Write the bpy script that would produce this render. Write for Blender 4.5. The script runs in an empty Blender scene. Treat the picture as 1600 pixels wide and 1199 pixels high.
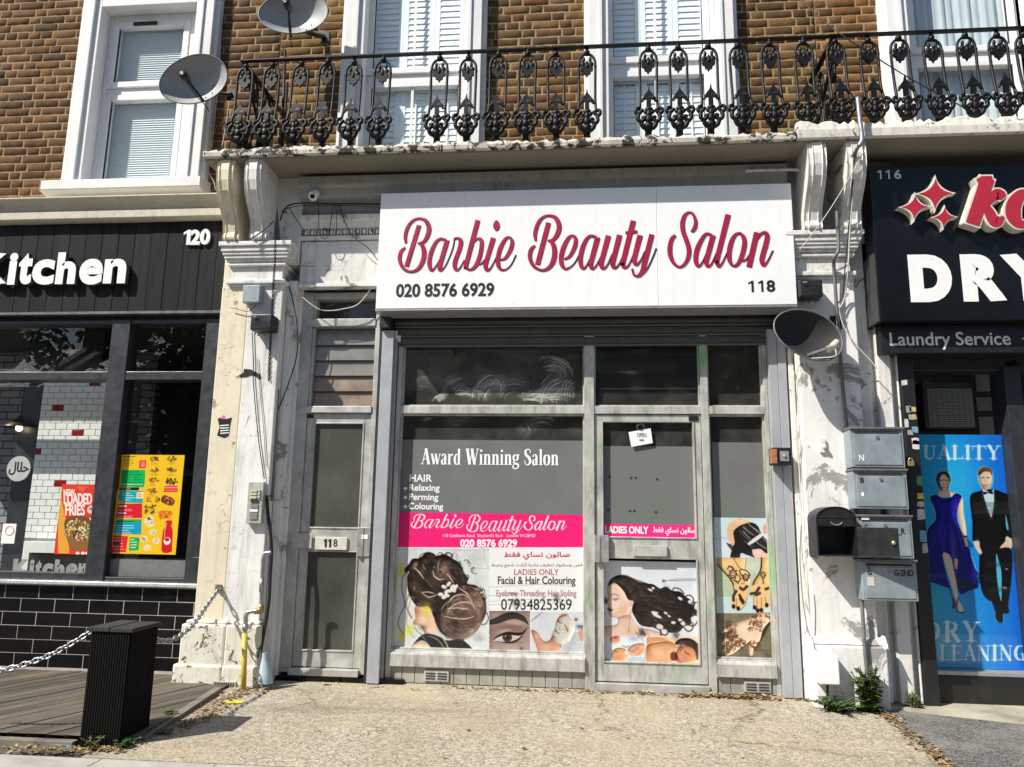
import bpy, bmesh, math, random
import numpy as np
from mathutils import Vector, Matrix
rng = random.Random(7)
SC = bpy.context.scene
COL = SC.collection
# ------------------------------------------------------------------ camera
CAM = Vector((0.0, -5.6, 1.16))
RX = Vector((0.99582724, 0.09003732, 0.01487942))
DN = Vector((-0.0014174, 0.17828719, -0.98397747))
FW = Vector((-0.0912475, 0.97985048, 0.17767086))
FPX = 1180.0
cd = bpy.data.cameras.new('camera')
cd.sensor_width = 36.0; cd.lens = 36.0 * FPX / 1600.0
cd.clip_start = 0.05; cd.clip_end = 2000
cam = bpy.data.objects.new('camera', cd); COL.objects.link(cam)
cam.matrix_world = Matrix((
    (RX.x, -DN.x, -FW.x, CAM.x), (RX.y, -DN.y, -FW.y, CAM.y), (RX.z, -DN.z, -FW.z, CAM.z), (0, 0, 0, 1)))
SC.camera = cam
# ------------------------------------------------------------------ light
SUN = Vector((-1.3, -1.0, 1.7)).normalized()
wd = bpy.data.worlds.new('World'); SC.world = wd; wd.use_nodes = True
bg = wd.node_tree.nodes['Background']
sky = wd.node_tree.nodes.new('ShaderNodeTexSky'); sky.sky_type = 'NISHITA'; sky.sun_disc = False
sky.sun_elevation = math.asin(SUN.z); sky.sun_rotation = math.atan2(SUN.x, SUN.y)
wd.node_tree.links.new(sky.outputs[0], bg.inputs[0]); bg.inputs[1].default_value = 0.09
sl = bpy.data.lights.new('sun', 'SUN'); sl.energy = 5.0; sl.angle = math.radians(0.5); sl.color = (1.0, 0.95, 0.86)
so = bpy.data.objects.new('sun', sl); COL.objects.link(so)
so.rotation_euler = (-SUN).to_track_quat('-Z', 'Y').to_euler(); so.location = SUN * 40
SC.view_settings.view_transform = 'Standard'; SC.view_settings.look = 'None'
SC.view_settings.exposure = 0.46; SC.view_settings.gamma = 1.0
SC.cycles.max_bounces = 8; SC.cycles.transparent_max_bounces = 16
# ------------------------------------------------------------------ geometry helpers
def P(px, py, Y):
    """world point on the plane y = Y seen at photo pixel (px, py): used once to survey the facade's real sizes"""
    d = RX * ((px - 800) / FPX) + DN * ((py - 600) / FPX) + FW
    return CAM + d * ((Y - CAM.y) / d.y)
def XZ(px, py, Y):
    p = P(px, py, Y); return (p.x, p.z)
def RC(l, t, r, b, Y):
    """pixel rectangle -> x0, x1, z0, z1 on plane Y"""
    my, mx = (t + b) / 2, (l + r) / 2
    return (P(l, my, Y).x, P(r, my, Y).x, P(mx, b, Y).z, P(mx, t, Y).z)
def wloc(o):
    v = Vector((0, 0, 0))
    while o is not None:
        v += o.location; o = o.parent
    return v
def cr(pts, n=6, closed=False):
    """Catmull-Rom through points of any dimension"""
    pts = [np.array(p, float) for p in pts]; out = []
    N = len(pts)
    segs = N if closed else N - 1
    for i in range(segs):
        if closed: a, b, c, d = pts[i-1], pts[i], pts[(i+1) % N], pts[(i+2) % N]
        else: a, b, c, d = pts[max(i-1, 0)], pts[i], pts[i+1], pts[min(i+2, N-1)]
        for k in range(n):
            t = k / n
            out.append(0.5*((2*b) + (-a+c)*t + (2*a-5*b+4*c-d)*t*t + (-a+3*b-3*c+d)*t**3))
    if not closed: out.append(pts[-1])
    return out
class MB:
    def __init__(s): s.v = []; s.f = []; s.m = []; s.c = []
    def add(s, vs, fs, m=0, c=None):
        n = len(s.v); s.v += [tuple(x) for x in vs]
        for f in fs:
            s.f.append([i + n for i in f]); s.m.append(m); s.c.append(c)
        return s
    def box(s, x0, x1, y0, y1, z0, z1, m=0, c=None):
        vs = [(x0,y0,z0),(x1,y0,z0),(x1,y1,z0),(x0,y1,z0),(x0,y0,z1),(x1,y0,z1),(x1,y1,z1),(x0,y1,z1)]
        return s.add(vs, [(0,3,2,1),(4,5,6,7),(0,1,5,4),(1,2,6,5),(2,3,7,6),(3,0,4,7)], m, c)
    def rect(s, r, y0, y1, m=0): return s.box(r[0], r[1], y0, y1, r[2], r[3], m)
    def poly_xz(s, pts, y0, y1=None, m=0, c=None):
        n = len(pts)
        a = sum(pts[i][0]*pts[(i+1)%n][1]-pts[(i+1)%n][0]*pts[i][1] for i in range(n))
        if a < 0: pts = pts[::-1]
        s.add([(x, y0, z) for x, z in pts], [list(range(n))], m, c)
        if y1 is not None:
            vs = [(x, y0, z) for x, z in pts] + [(x, y1, z) for x, z in pts]
            s.add(vs, [(i, i+n, (i+1)%n+n, (i+1)%n) for i in range(n)] + [list(range(2*n-1, n-1, -1))], m, c)
        return s
    def prism_x(s, prof, x0, x1, m=0):
        """profile in (y, z) extruded along x"""
        n = len(prof)
        vs = [(x0, y, z) for y, z in prof] + [(x1, y, z) for y, z in prof]
        a = sum(prof[i][0]*prof[(i+1)%n][1]-prof[(i+1)%n][0]*prof[i][1] for i in range(n))
        fs = [(i, (i+1)%n, (i+1)%n+n, i+n) for i in range(n)]; e0 = list(range(n))[::-1]; e1 = list(range(n, 2*n))
        if a > 0: fs = [f for f in fs]; 
        if a < 0: fs = [f[::-1] for f in fs]; e0 = e0[::-1]; e1 = e1[::-1]
        return s.add(vs, [f[::-1] for f in fs] + [e0, e1] if False else [f[::-1] for f in fs]+[e0, e1], m)
    def tube(s, pts, r, n=8, m=0, cap=True):
        pts = [Vector(p) for p in pts]; rs = r if hasattr(r, '__len__') else [r]*len(pts)
        up = None; vs = []; N = len(pts)
        for i, p in enumerate(pts):
            t = (pts[min(i+1, N-1)] - pts[max(i-1, 0)])
            if t.length < 1e-9: t = Vector((0, 0, 1))
            t.normalize()
            if up is None:
                up = t.orthogonal().normalized()
            else:
                up = up - t * up.dot(t)
                if up.length < 1e-6: up = t.orthogonal()
                up.normalize()
            b = t.cross(up)
            for k in range(n):
                a = 2*math.pi*k/n
                vs.append(p + (up*math.cos(a) + b*math.sin(a)) * rs[i])
        fs = [(i*n+k, i*n+(k+1)%n, (i+1)*n+(k+1)%n, (i+1)*n+k) for i in range(N-1) for k in range(n)]
        if cap: fs += [list(range(n))[::-1], list(range((N-1)*n, N*n))]
        return s.add(vs, fs, m)
    def ball(s, c, r, m=0, n=10, sc=(1, 1, 1)):
        vs = []; fs = []; h = n // 2 + 1
        for i in range(h + 1):
            th = math.pi * i / h
            for k in range(n):
                a = 2*math.pi*k/n
                vs.append((c[0]+r*sc[0]*math.sin(th)*math.cos(a), c[1]+r*sc[1]*math.sin(th)*math.sin(a), c[2]+r*sc[2]*math.cos(th)))
        for i in range(h):
            for k in range(n): fs.append((i*n+k, (i+1)*n+k, (i+1)*n+(k+1)%n, i*n+(k+1)%n))
        return s.add(vs, fs, m)
    def disc_y(s, c, r, y0, y1=None, n=20, m=0):
        return s.poly_xz([(c[0]+r*math.cos(2*math.pi*k/n), c[1]+r*math.sin(2*math.pi*k/n)) for k in range(n)], y0, y1, m)
    def build(s, name, mats, parent=None, smooth=False, bevel=0, label=None, sub=0):
        off = wloc(parent) if parent is not None else Vector((0, 0, 0))
        me = bpy.data.meshes.new(name)
        V = np.array(s.v, float).reshape(-1, 3) - np.array(off)
        me.from_pydata(V.tolist(), [], s.f)
        mats = mats if isinstance(mats, (list, tuple)) else [mats]
        for mm in mats: me.materials.append(mm)
        if len(mats) > 1: me.polygons.foreach_set('material_index', s.m)
        if any(c is not None for c in s.c):
            at = me.color_attributes.new('Col', 'FLOAT_COLOR', 'CORNER'); arr = []
            for f, c in zip(s.f, s.c):
                c = c if c is not None else (.5, .5, .5)
                arr += [c[0], c[1], c[2], 1.0] * len(f)
            at.data.foreach_set('color', arr)
        if smooth: me.polygons.foreach_set('use_smooth', [True]*len(s.f))
        me.validate(); me.update()
        o = bpy.data.objects.new(name, me); COL.objects.link(o)
        if parent is not None: o.parent = parent
        if label: o['label'] = label
        if bevel:
            b = o.modifiers.new('bevel', 'BEVEL'); b.width = bevel; b.segments = 2; b.limit_method = 'ANGLE'; b.angle_limit = math.radians(40)
        if sub:
            b = o.modifiers.new('subsurf', 'SUBSURF'); b.levels = sub; b.render_levels = sub
        return o
def T(name, label, cat, loc=(0, 0, 0), group=None):
    o = bpy.data.objects.new(name, None); COL.objects.link(o); o.location = loc; o.empty_display_size = .1
    o['label'] = label; o['category'] = cat
    if group: o['group'] = group
    return o
def tag(o, label, cat, group=None):
    o['label'] = label; o['category'] = cat
    if group: o['group'] = group
    return o
def kind(o, k): o['kind'] = k; return o
def copy_tree(o, parent=None, memo=None):
    c = o.copy(); COL.objects.link(c)
    if parent is not None: c.parent = parent
    for ch in list(o.children): copy_tree(ch, c)
    return c
# ------------------------------------------------------------------ materials
def srgb(r, g, b):
    f = lambda u: (u/12.92 if u <= .04045 else ((u+.055)/1.055)**2.4)
    return (f(r/255), f(g/255), f(b/255))
class NT:
    def __init__(s, name):
        s.mat = bpy.data.materials.new(name); s.mat.use_nodes = True; s.t = s.mat.node_tree
        s.b = s.t.nodes['Principled BSDF']; s.out = s.t.nodes['Material Output']
        s.tc = s.t.nodes.new('ShaderNodeTexCoord').outputs['Object']
    def lk(s, v, sock):
        if isinstance(v, bpy.types.NodeSocket): s.t.links.new(v, sock)
        elif v is not None:
            if sock.type == 'RGBA' and hasattr(v, '__len__') and len(v) == 3: v = (*v, 1)
            sock.default_value = v
    def n(s, typ, out=0, ins=None, **pr):
        nd = s.t.nodes.new('ShaderNode' + typ)
        for k, v in pr.items(): setattr(nd, k, v)
        for k, v in (ins or {}).items(): s.lk(v, nd.inputs[k])
        return nd.outputs[out]
    def noise(s, scale, detail=4, rough=.6, vec=None, dist=0, out=0):
        return s.n('TexNoise', out, {'Vector': vec or s.tc, 'Scale': scale, 'Detail': detail, 'Roughness': rough, 'Distortion': dist})
    def map(s, scale=(1, 1, 1), loc=(0, 0, 0), rot=(0, 0, 0), vec=None):
        return s.n('Mapping', 0, {'Vector': vec or s.tc, 'Scale': scale, 'Location': loc, 'Rotation': rot})
    def ramp(s, v, a, b, ca=0., cb=1.):
        return s.n('MapRange', 0, {'Value': v, 'From Min': a, 'From Max': b, 'To Min': ca, 'To Max': cb}, clamp=True)
    def mix(s, f, a, b, typ='MIX'):
        nd = s.t.nodes.new('ShaderNodeMix'); nd.data_type = 'RGBA'; nd.blend_type = typ
        s.lk(f, nd.inputs[0]); s.lk(a, nd.inputs[6]); s.lk(b, nd.inputs[7]); return nd.outputs[2]
    def math(s, op, a, b=None):
        nd = s.t.nodes.new('ShaderNodeMath'); nd.operation = op; s.lk(a, nd.inputs[0])
        if b is not None: s.lk(b, nd.inputs[1])
        return nd.outputs[0]
    def bump(s, h, st=.3, dist=.01, nrm=None):
        nd = s.t.nodes.new('ShaderNodeBump'); s.lk(h, nd.inputs['Height']); nd.inputs['Strength'].default_value = st; nd.inputs['Distance'].default_value = dist
        if nrm is not None: s.lk(nrm, nd.inputs['Normal'])
        s.lk(nd.outputs[0], s.b.inputs['Normal']); return nd.outputs[0]
    def set(s, **k):
        for a, v in k.items():
            s.lk(v, s.b.inputs[{'col': 'Base Color', 'rough': 'Roughness', 'metal': 'Metallic', 'spec': 'Specular IOR Level', 'alpha': 'Alpha', 'coat': 'Coat Weight', 'em': 'Emission Color', 'ems': 'Emission Strength', 'trans': 'Transmission Weight'}[a]])
        return s.mat
def simple(name, c, rough=.5, metal=0., var=.18, scale=14, bump=.08, spec=.5, dirt=0.):
    m = NT(name)
    a = m.noise(scale, 6, .65)
    col = m.mix(m.ramp(a, .3, .7), tuple(x*(1-var) for x in c), tuple(min(1, x*(1+var*.6)) for x in c))
    if dirt:
        d = m.noise(3.2, 8, .7, m.map((1, 1, .45)))
        col = m.mix(m.math('MULTIPLY', m.ramp(d, .5, .72), dirt), col, (.05, .047, .04))
    m.set(col=col, rough=m.ramp(a, .3, .7, max(0, rough-.1), min(1, rough+.12)), metal=metal, spec=spec)
    if bump: m.bump(m.noise(scale*4, 4, .6), bump, .004)
    return m.mat
def peel(name, c, under=(.3, .29, .27), flake=.64, crack=.5, dirt=.5, streak=.4, seed=0., flake_scale=7):
    """old painted masonry: flakes, cracks, rain streaks, spatter"""
    m = NT(name); v = m.map(loc=(seed, seed*.7, seed*1.3))
    fl = m.noise(flake_scale, 9, .72, v, .6)
    fm = m.ramp(fl, flake, flake+.025)
    vo = m.n('TexVoronoi', 0, {'Vector': m.n('VectorMath', 0, {0: v, 1: m.n('VectorMath', 0, {0: m.noise(9, 5, .7, v, 0, 1), 1: (.13, .13, .13)}, operation='MULTIPLY')}, operation='ADD'), 'Scale': 9}, feature='DISTANCE_TO_EDGE')
    ck = m.math('MULTIPLY', m.ramp(vo, .0, .011, 1, 0), m.ramp(m.noise(5.3, 4, .6, v), .5, .6, 0, crack*.8))
    a = m.noise(2.5, 6, .6, v)
    col = m.mix(m.ramp(a, .35, .7), tuple(x*.86 for x in c), c)
    st = m.noise(5, 7, .7, m.map((3.2, 3.2, .3), loc=(seed, 0, seed)))
    col = m.mix(m.math('MULTIPLY', m.ramp(st, .5, .75), streak), col, (.2, .185, .155))
    d = m.noise(23, 8, .75, v)
    col = m.mix(m.math('MULTIPLY', m.ramp(d, .6, .7), dirt), col, (.12, .11, .1))
    ucol = m.mix(m.noise(30, 5, .6, v), tuple(x*.55 for x in under), under)
    col = m.mix(fm, col, ucol); col = m.mix(ck, col, (.06, .055, .05))
    m.set(col=col, rough=.68, spec=.3)
    h = m.math('SUBTRACT', m.math('MULTIPLY', m.noise(16, 6, .65, v), .5), m.math('ADD', m.math('MULTIPLY', fm, .5), m.math('MULTIPLY', ck, .9)))
    m.bump(h, .55, .008)
    return m.mat
def attr_mat(name, rough=.5, spec=.4, grain=.0, bump=0, coat=0.):
    m = NT(name); col = m.n('Attribute', 0, attribute_name='Col')
    if grain > .5:
        col = m.mix(m.ramp(m.noise(1.1, 6, .65), .48, .7, 0, .55), col, (.035, .028, .022)); col = m.mix(m.ramp(m.noise(2.7, 5, .6, m.map((1, 1, .5), loc=(9, 0, 3))), .56, .7, 0, .35), col, (.3, .2, .11))
    if grain:
        col = m.mix(m.ramp(m.noise(60, 5, .7), .25, .75, 0, grain), col, (.02, .018, .015))
    m.set(col=col, rough=rough, spec=spec, coat=coat)
    if bump: m.bump(m.noise(90, 5, .7), bump, .006)
    return m.mat
def glass(name, tint=(1, 1, 1), ior=1.6, rough=0.0, dust=0.0, dustcol=(.5, .5, .48), refl=1.0):
    m = NT(name); t = m.t
    tr = t.nodes.new('ShaderNodeBsdfTransparent'); tr.inputs[0].default_value = (*tint, 1)
    gl = t.nodes.new('ShaderNodeBsdfGlossy'); gl.inputs['Roughness'].default_value = rough; gl.inputs[0].default_value = (refl, refl, refl, 1)
    lw = t.nodes.new('ShaderNodeLayerWeight'); lw.inputs[0].default_value = .5; r0 = ((ior-1)/(ior+1))**2
    fac = m.math('ADD', m.math('MULTIPLY', m.math('POWER', lw.outputs['Facing'], 5.), 1-r0), r0)
    mx = t.nodes.new('ShaderNodeMixShader'); t.links.new(fac, mx.inputs[0]); t.links.new(tr.outputs[0], mx.inputs[1]); t.links.new(gl.outputs[0], mx.inputs[2])
    last = mx.outputs[0]
    if dust:
        df = t.nodes.new('ShaderNodeBsdfDiffuse'); df.inputs[0].default_value = (*dustcol, 1)
        m2 = t.nodes.new('ShaderNodeMixShader')
        q = m.ramp(m.noise(6, 8, .7), .35, .8, dust*.3, dust)
        t.links.new(q, m2.inputs[0]); t.links.new(last, m2.inputs[1]); t.links.new(df.outputs[0], m2.inputs[2]); last = m2.outputs[0]
    t.links.new(last, m.out.inputs[0]); t.nodes.remove(m.b)
    return m.mat
M = {}
M['white'] = peel('white_masonry_paint', (.78, .77, .74), under=(.36, .34, .31), flake=.63, crack=.6, dirt=.5, streak=.55, seed=3)
M['white_dirty'] = peel('flaking_white_paint', (.76, .75, .71), flake=.6, crack=.8, dirt=.6, streak=.6, seed=11)
M['cream'] = peel('cream_masonry_paint', (.77, .69, .52), under=(.3, .25, .18), flake=.625, crack=1., dirt=.45, streak=.3, seed=5)
M['plinth_peel'] = peel('badly_peeling_paint', (.76, .72, .62), under=(.16, .13, .1), flake=.585, crack=1., dirt=.6, streak=.45, seed=14, flake_scale=11)
M['patchy'] = peel('patchy_white_paint', (.8, .79, .77), under=(.4, .39, .37), flake=.565, crack=.3, dirt=.35, streak=.3, seed=27, flake_scale=3.1)
M['greyplaster'] = peel('grey_stained_render', (.4, .385, .34), under=(.2, .19, .17), flake=.62, crack=.7, dirt=.8, streak=.7, seed=8)
M['slab_edge'] = peel('lichen_stained_coping', (.66, .62, .53), under=(.05, .045, .035), flake=.5, crack=1., dirt=.8, streak=.3, seed=2, flake_scale=11)
M['stucco'] = peel('white_stucco_trim', (.8, .8, .79), flake=.8, crack=.12, dirt=.12, streak=.12, seed=21)
M['upvc'] = simple('white_window_plastic', (.8, .8, .8), .3, var=.03, bump=0)
M['iron'] = simple('black_painted_iron', (.0045, .0045, .005), .5, var=.3, scale=40, bump=.3, spec=.3)
M['blackplastic'] = simple('black_plastic', (.015, .015, .016), .4, bump=.05)
M['alu'] = simple('weathered_aluminium', (.5, .5, .47), .42, .25, .25, 9, .1, dirt=.4)
M['alu_clean'] = simple('brushed_aluminium', (.5, .5, .49), .36, .6, .15, 20, .05, dirt=.15)
M['guide'] = simple('grey_painted_steel', (.37, .385, .41), .45, .1, .08, 12, .04, dirt=.12)
M['steel'] = simple('galvanised_steel', (.42, .43, .44), .38, .8, .2, 25, .08)
M['pipe'] = simple('grey_conduit', (.16, .16, .16), .5, .2, .25, 18, .1, dirt=.3)
M['cable_black'] = simple('black_cable', (.012, .012, .012), .55, bump=0)
M['cable_white'] = simple('dirty_white_cable', (.55, .53, .47), .6, bump=0)
M['cable_grey'] = simple('grey_cable', (.2, .2, .19), .6, bump=0)
M['darkdish'] = simple('dark_mesh_dish', (.035, .035, .033), .6, .1, .25, 5, .03, dirt=.2, spec=.2)
M['dish'] = simple('satellite_dish_grey', (.33, .34, .34), .5, .15, .16, 5, .03, dirt=.2)
M['anthracite'] = simple('anthracite_frame', (.025, .028, .034), .42, var=.2, bump=.03)
def signwhite():
    m = NT('white_sign_panel'); st = m.noise(7, 7, .7, m.map((4, 1, .35))); b = m.noise(2.2, 5, .6)
    col = m.mix(m.ramp(st, .5, .8, 0, .22), (.83, .83, .83), (.5, .48, .43)); col = m.mix(m.ramp(b, .5, .75, 0, .12), col, (.6, .62, .62)); col = m.mix(m.ramp(m.noise(60, 3, .6), .72, .76, 0, .4), col, (.4, .38, .34))
    m.set(col=col, rough=.32); m.bump(m.noise(.9, 3, .5), .06, .02); return m.mat
M['white_sign'] = signwhite()
M['black'] = simple('matt_black', (.006, .006, .006), .8, bump=0)
M['darkgap'] = simple('dark_recess', (.03, .029, .027), .9, bump=0)
M['white_txt'] = simple('white_vinyl', (.82, .82, .8), .45, var=.03, bump=0)
M['black_txt'] = simple('black_vinyl', (.012, .012, .012), .45, var=.1, bump=0)
M['crimson'] = simple('crimson_acrylic', (.36, .007, .045), .35, var=.05, bump=0)
M['art'] = attr_mat('printed_film', .35, .4)
M['attr'] = attr_mat('tinted_pieces', .6, .3, .15)
# ------------------------------------------------------------------ lettering
_FC = {}
def font_data(s):
    """outline polygons and filled triangles of a line of text in the built-in sans face, unit size"""
    if s in _FC: return _FC[s]
    c = bpy.data.curves.new('text', 'FONT'); c.body = s; c.resolution_u = 4; c.fill_mode = 'FRONT'
    o = bpy.data.objects.new('text', c); COL.objects.link(o)
    dg = bpy.context.evaluated_depsgraph_get(); dg.update()
    ev = o.evaluated_get(dg)
    me = ev.to_mesh(); V = np.array([tuple(v.co) for v in me.vertices]).reshape(-1, 3)[:, :2]; F = [list(p.vertices) for p in me.polygons]
    ev.to_mesh_clear()
    cu = ev.to_curve(dg); polys = []
    for sp in cu.splines:
        pts = []; bp = sp.bezier_points; n = len(bp)
        for i in range(n):
            a, b = bp[i], bp[(i+1) % n]
            p0, p1, p2, p3 = [np.array(q[:2]) for q in (a.co, a.handle_right, b.handle_left, b.co)]
            straight = abs(np.cross(p3-p0, p1-p0)) + abs(np.cross(p3-p0, p2-p0)) < 1e-6
            k = 1 if straight else 5
            for j in range(k):
                t = j/k; pts.append((1-t)**3*p0 + 3*(1-t)**2*t*p1 + 3*(1-t)*t*t*p2 + t**3*p3)
        q = [pts[0]]
        for p in pts[1:]:
            if np.hypot(*(p-q[-1])) > 1e-4: q.append(p)
        if np.hypot(*(q[0]-q[-1])) < 1e-4: q.pop()
        if len(q) > 2: polys.append(np.array(q))
    ev.to_curve_clear(); bpy.data.objects.remove(o); bpy.data.curves.remove(c)
    _FC[s] = (V, F, polys); return _FC[s]
_PF = {}
for ch, iso, ini, med, fin in [('ا','\ufe8d','','','\ufe8e'),('ل','\ufedd','\ufedf','\ufee0','\ufede'),('ص','\ufeb9','\ufebb','\ufebc','\ufeba'),('و','\ufeed','','','\ufeee'),('ن','\ufee5','\ufee7','\ufee8','\ufee6'),('س','\ufeb1','\ufeb3','\ufeb4','\ufeb2'),('ي','\ufef1','\ufef3','\ufef4','\ufef2'),('ف','\ufed1','\ufed3','\ufed4','\ufed2'),('ق','\ufed5','\ufed7','\ufed8','\ufed6'),('ط','\ufec1','\ufec3','\ufec4','\ufec2'),('ش','\ufeb5','\ufeb7','\ufeb8','\ufeb6'),('ر','\ufead','','','\ufeae'),('ت','\ufe95','\ufe97','\ufe98','\ufe96'),('ظ','\ufec5','\ufec7','\ufec8','\ufec6'),('ب','\ufe8f','\ufe91','\ufe92','\ufe90'),('ة','\ufe93','','','\ufe94'),('أ','\ufe83','','','\ufe84'),('ز','\ufeaf','','','\ufeb0'),('م','\ufee1','\ufee3','\ufee4','\ufee2'),('ع','\ufec9','\ufecb','\ufecc','\ufeca'),('خ','\ufea5','\ufea7','\ufea8','\ufea6'),('ح','\ufea1','\ufea3','\ufea4','\ufea2')]:
    _PF[ch] = (iso, ini, med, fin)
def arabic(s):
    out = []
    for w in s.split(' '):
        r = ''
        for i, ch in enumerate(w):
            iso, ini, med, fin = _PF[ch]
            pj = i > 0 and _PF[w[i-1]][1] != ''
            nj = i < len(w)-1 and ini != ''
            r += med if (pj and nj) else fin if pj else ini if nj else iso
        out.append(r)
    return ' '.join(out)[::-1]
def SG_(polys):
    b = max(polys, key=lambda w: np.ptp(w[:, 0])*np.ptp(w[:, 1])); x, y = b[:, 0], b[:, 1]
    return 1 if (x*np.roll(y, -1)-np.roll(x, -1)*y).sum() > 0 else -1
def text_mesh(mb, s, box, y, bold=0., depth=0., m=0, side=None):
    V, F, polys = font_data(s); side = m if side is None else side
    mn, mx = V.min(0), V.max(0); x0, x1, z0, z1 = box
    x0 += bold; x1 -= bold; z0 += bold; z1 -= bold
    sc = np.array([(x1-x0)/(mx[0]-mn[0]), (z1-z0)/(mx[1]-mn[1])])
    f = lambda p: (p - mn)*sc + np.array([x0, z0])
    W = f(V)
    mb.add([(p[0], y, p[1]) for p in W], F, m)
    for i, pl in enumerate(polys):
        q = f(pl); n = len(q)
        a = 0.5*sum(q[k][0]*q[(k+1) % n][1]-q[(k+1) % n][0]*q[k][1] for k in range(n))
        if bold or depth:
            nx = np.roll(q, -1, 0); pv = np.roll(q, 1, 0)
            e1 = q-pv; e2 = nx-q; e1 /= (np.hypot(e1[:, 0], e1[:, 1])[:, None]+1e-9); e2 /= (np.hypot(e2[:, 0], e2[:, 1])[:, None]+1e-9)
            n1 = np.stack([e1[:, 1], -e1[:, 0]], 1); n2 = np.stack([e2[:, 1], -e2[:, 0]], 1)
            sg_ = SG_(polys); nn = (n1+n2)*sg_; ln = np.hypot(nn[:, 0], nn[:, 1])[:, None]; nn = nn/(ln+1e-9); k = np.clip(2/(ln+1e-6), 1, 1.7)
            # fill contours run so that outside is on one fixed side; ribbons straddle the edge and cover both
            o_, i_ = q + nn*bold*k, q - nn*min(bold*.12, .0008)
            yy = y - .0004
            if bold:
                mb.add([(p[0], yy, p[1]) for p in o_] + [(p[0], yy, p[1]) for p in i_], [(j, (j+1) % n, (j+1) % n+n, j+n) for j in range(n)], m)
            if depth:
                for e in ((o_,) if bold else (q,)):
                    mb.add([(p[0], yy if bold else y, p[1]) for p in e] + [(p[0], y+depth, p[1]) for p in e], [(j, (j+1) % n, (j+1) % n+n, j+n) for j in range(n)], side)
    return mb
def one(mb, box, y, t=.42, depth=0., m=0):
    """a figure 1 with a flag"""
    x0, x1, z0, z1 = box; w = x1-x0; h = z1-z0
    mb.poly_xz([(x1-w*t, z0), (x1, z0), (x1, z1), (x1-w*t*.75, z1), (x0, z1-h*.17), (x0, z1-h*.31), (x1-w*t, z1-h*.2)], y, y+depth if depth else None, m); return mb
def ribbon(mb, pts, y, m=0, c=None, n=7, smooth=True, grow=0.):
    """variable-width flat stroke; pts (x, z, w)"""
    q = np.array(cr(pts, n) if smooth and len(pts) > 2 else pts, float)
    t = np.gradient(q[:, :2], axis=0); t /= (np.hypot(t[:, 0], t[:, 1])[:, None]+1e-9)
    if grow:
        q = q.copy(); q[0, :2] -= t[0]*grow; q[-1, :2] += t[-1]*grow
    nr = np.stack([-t[:, 1], t[:, 0]], 1); w = (q[:, 2]/2+grow)[:, None]
    L, R_ = q[:, :2]+nr*w, q[:, :2]-nr*w; k = len(q)
    mb.add([(p[0], y, p[1]) for p in L]+[(p[0], y, p[1]) for p in R_], [(i, i+1, i+1+k, i+k) for i in range(k-1)], m, c)
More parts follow.
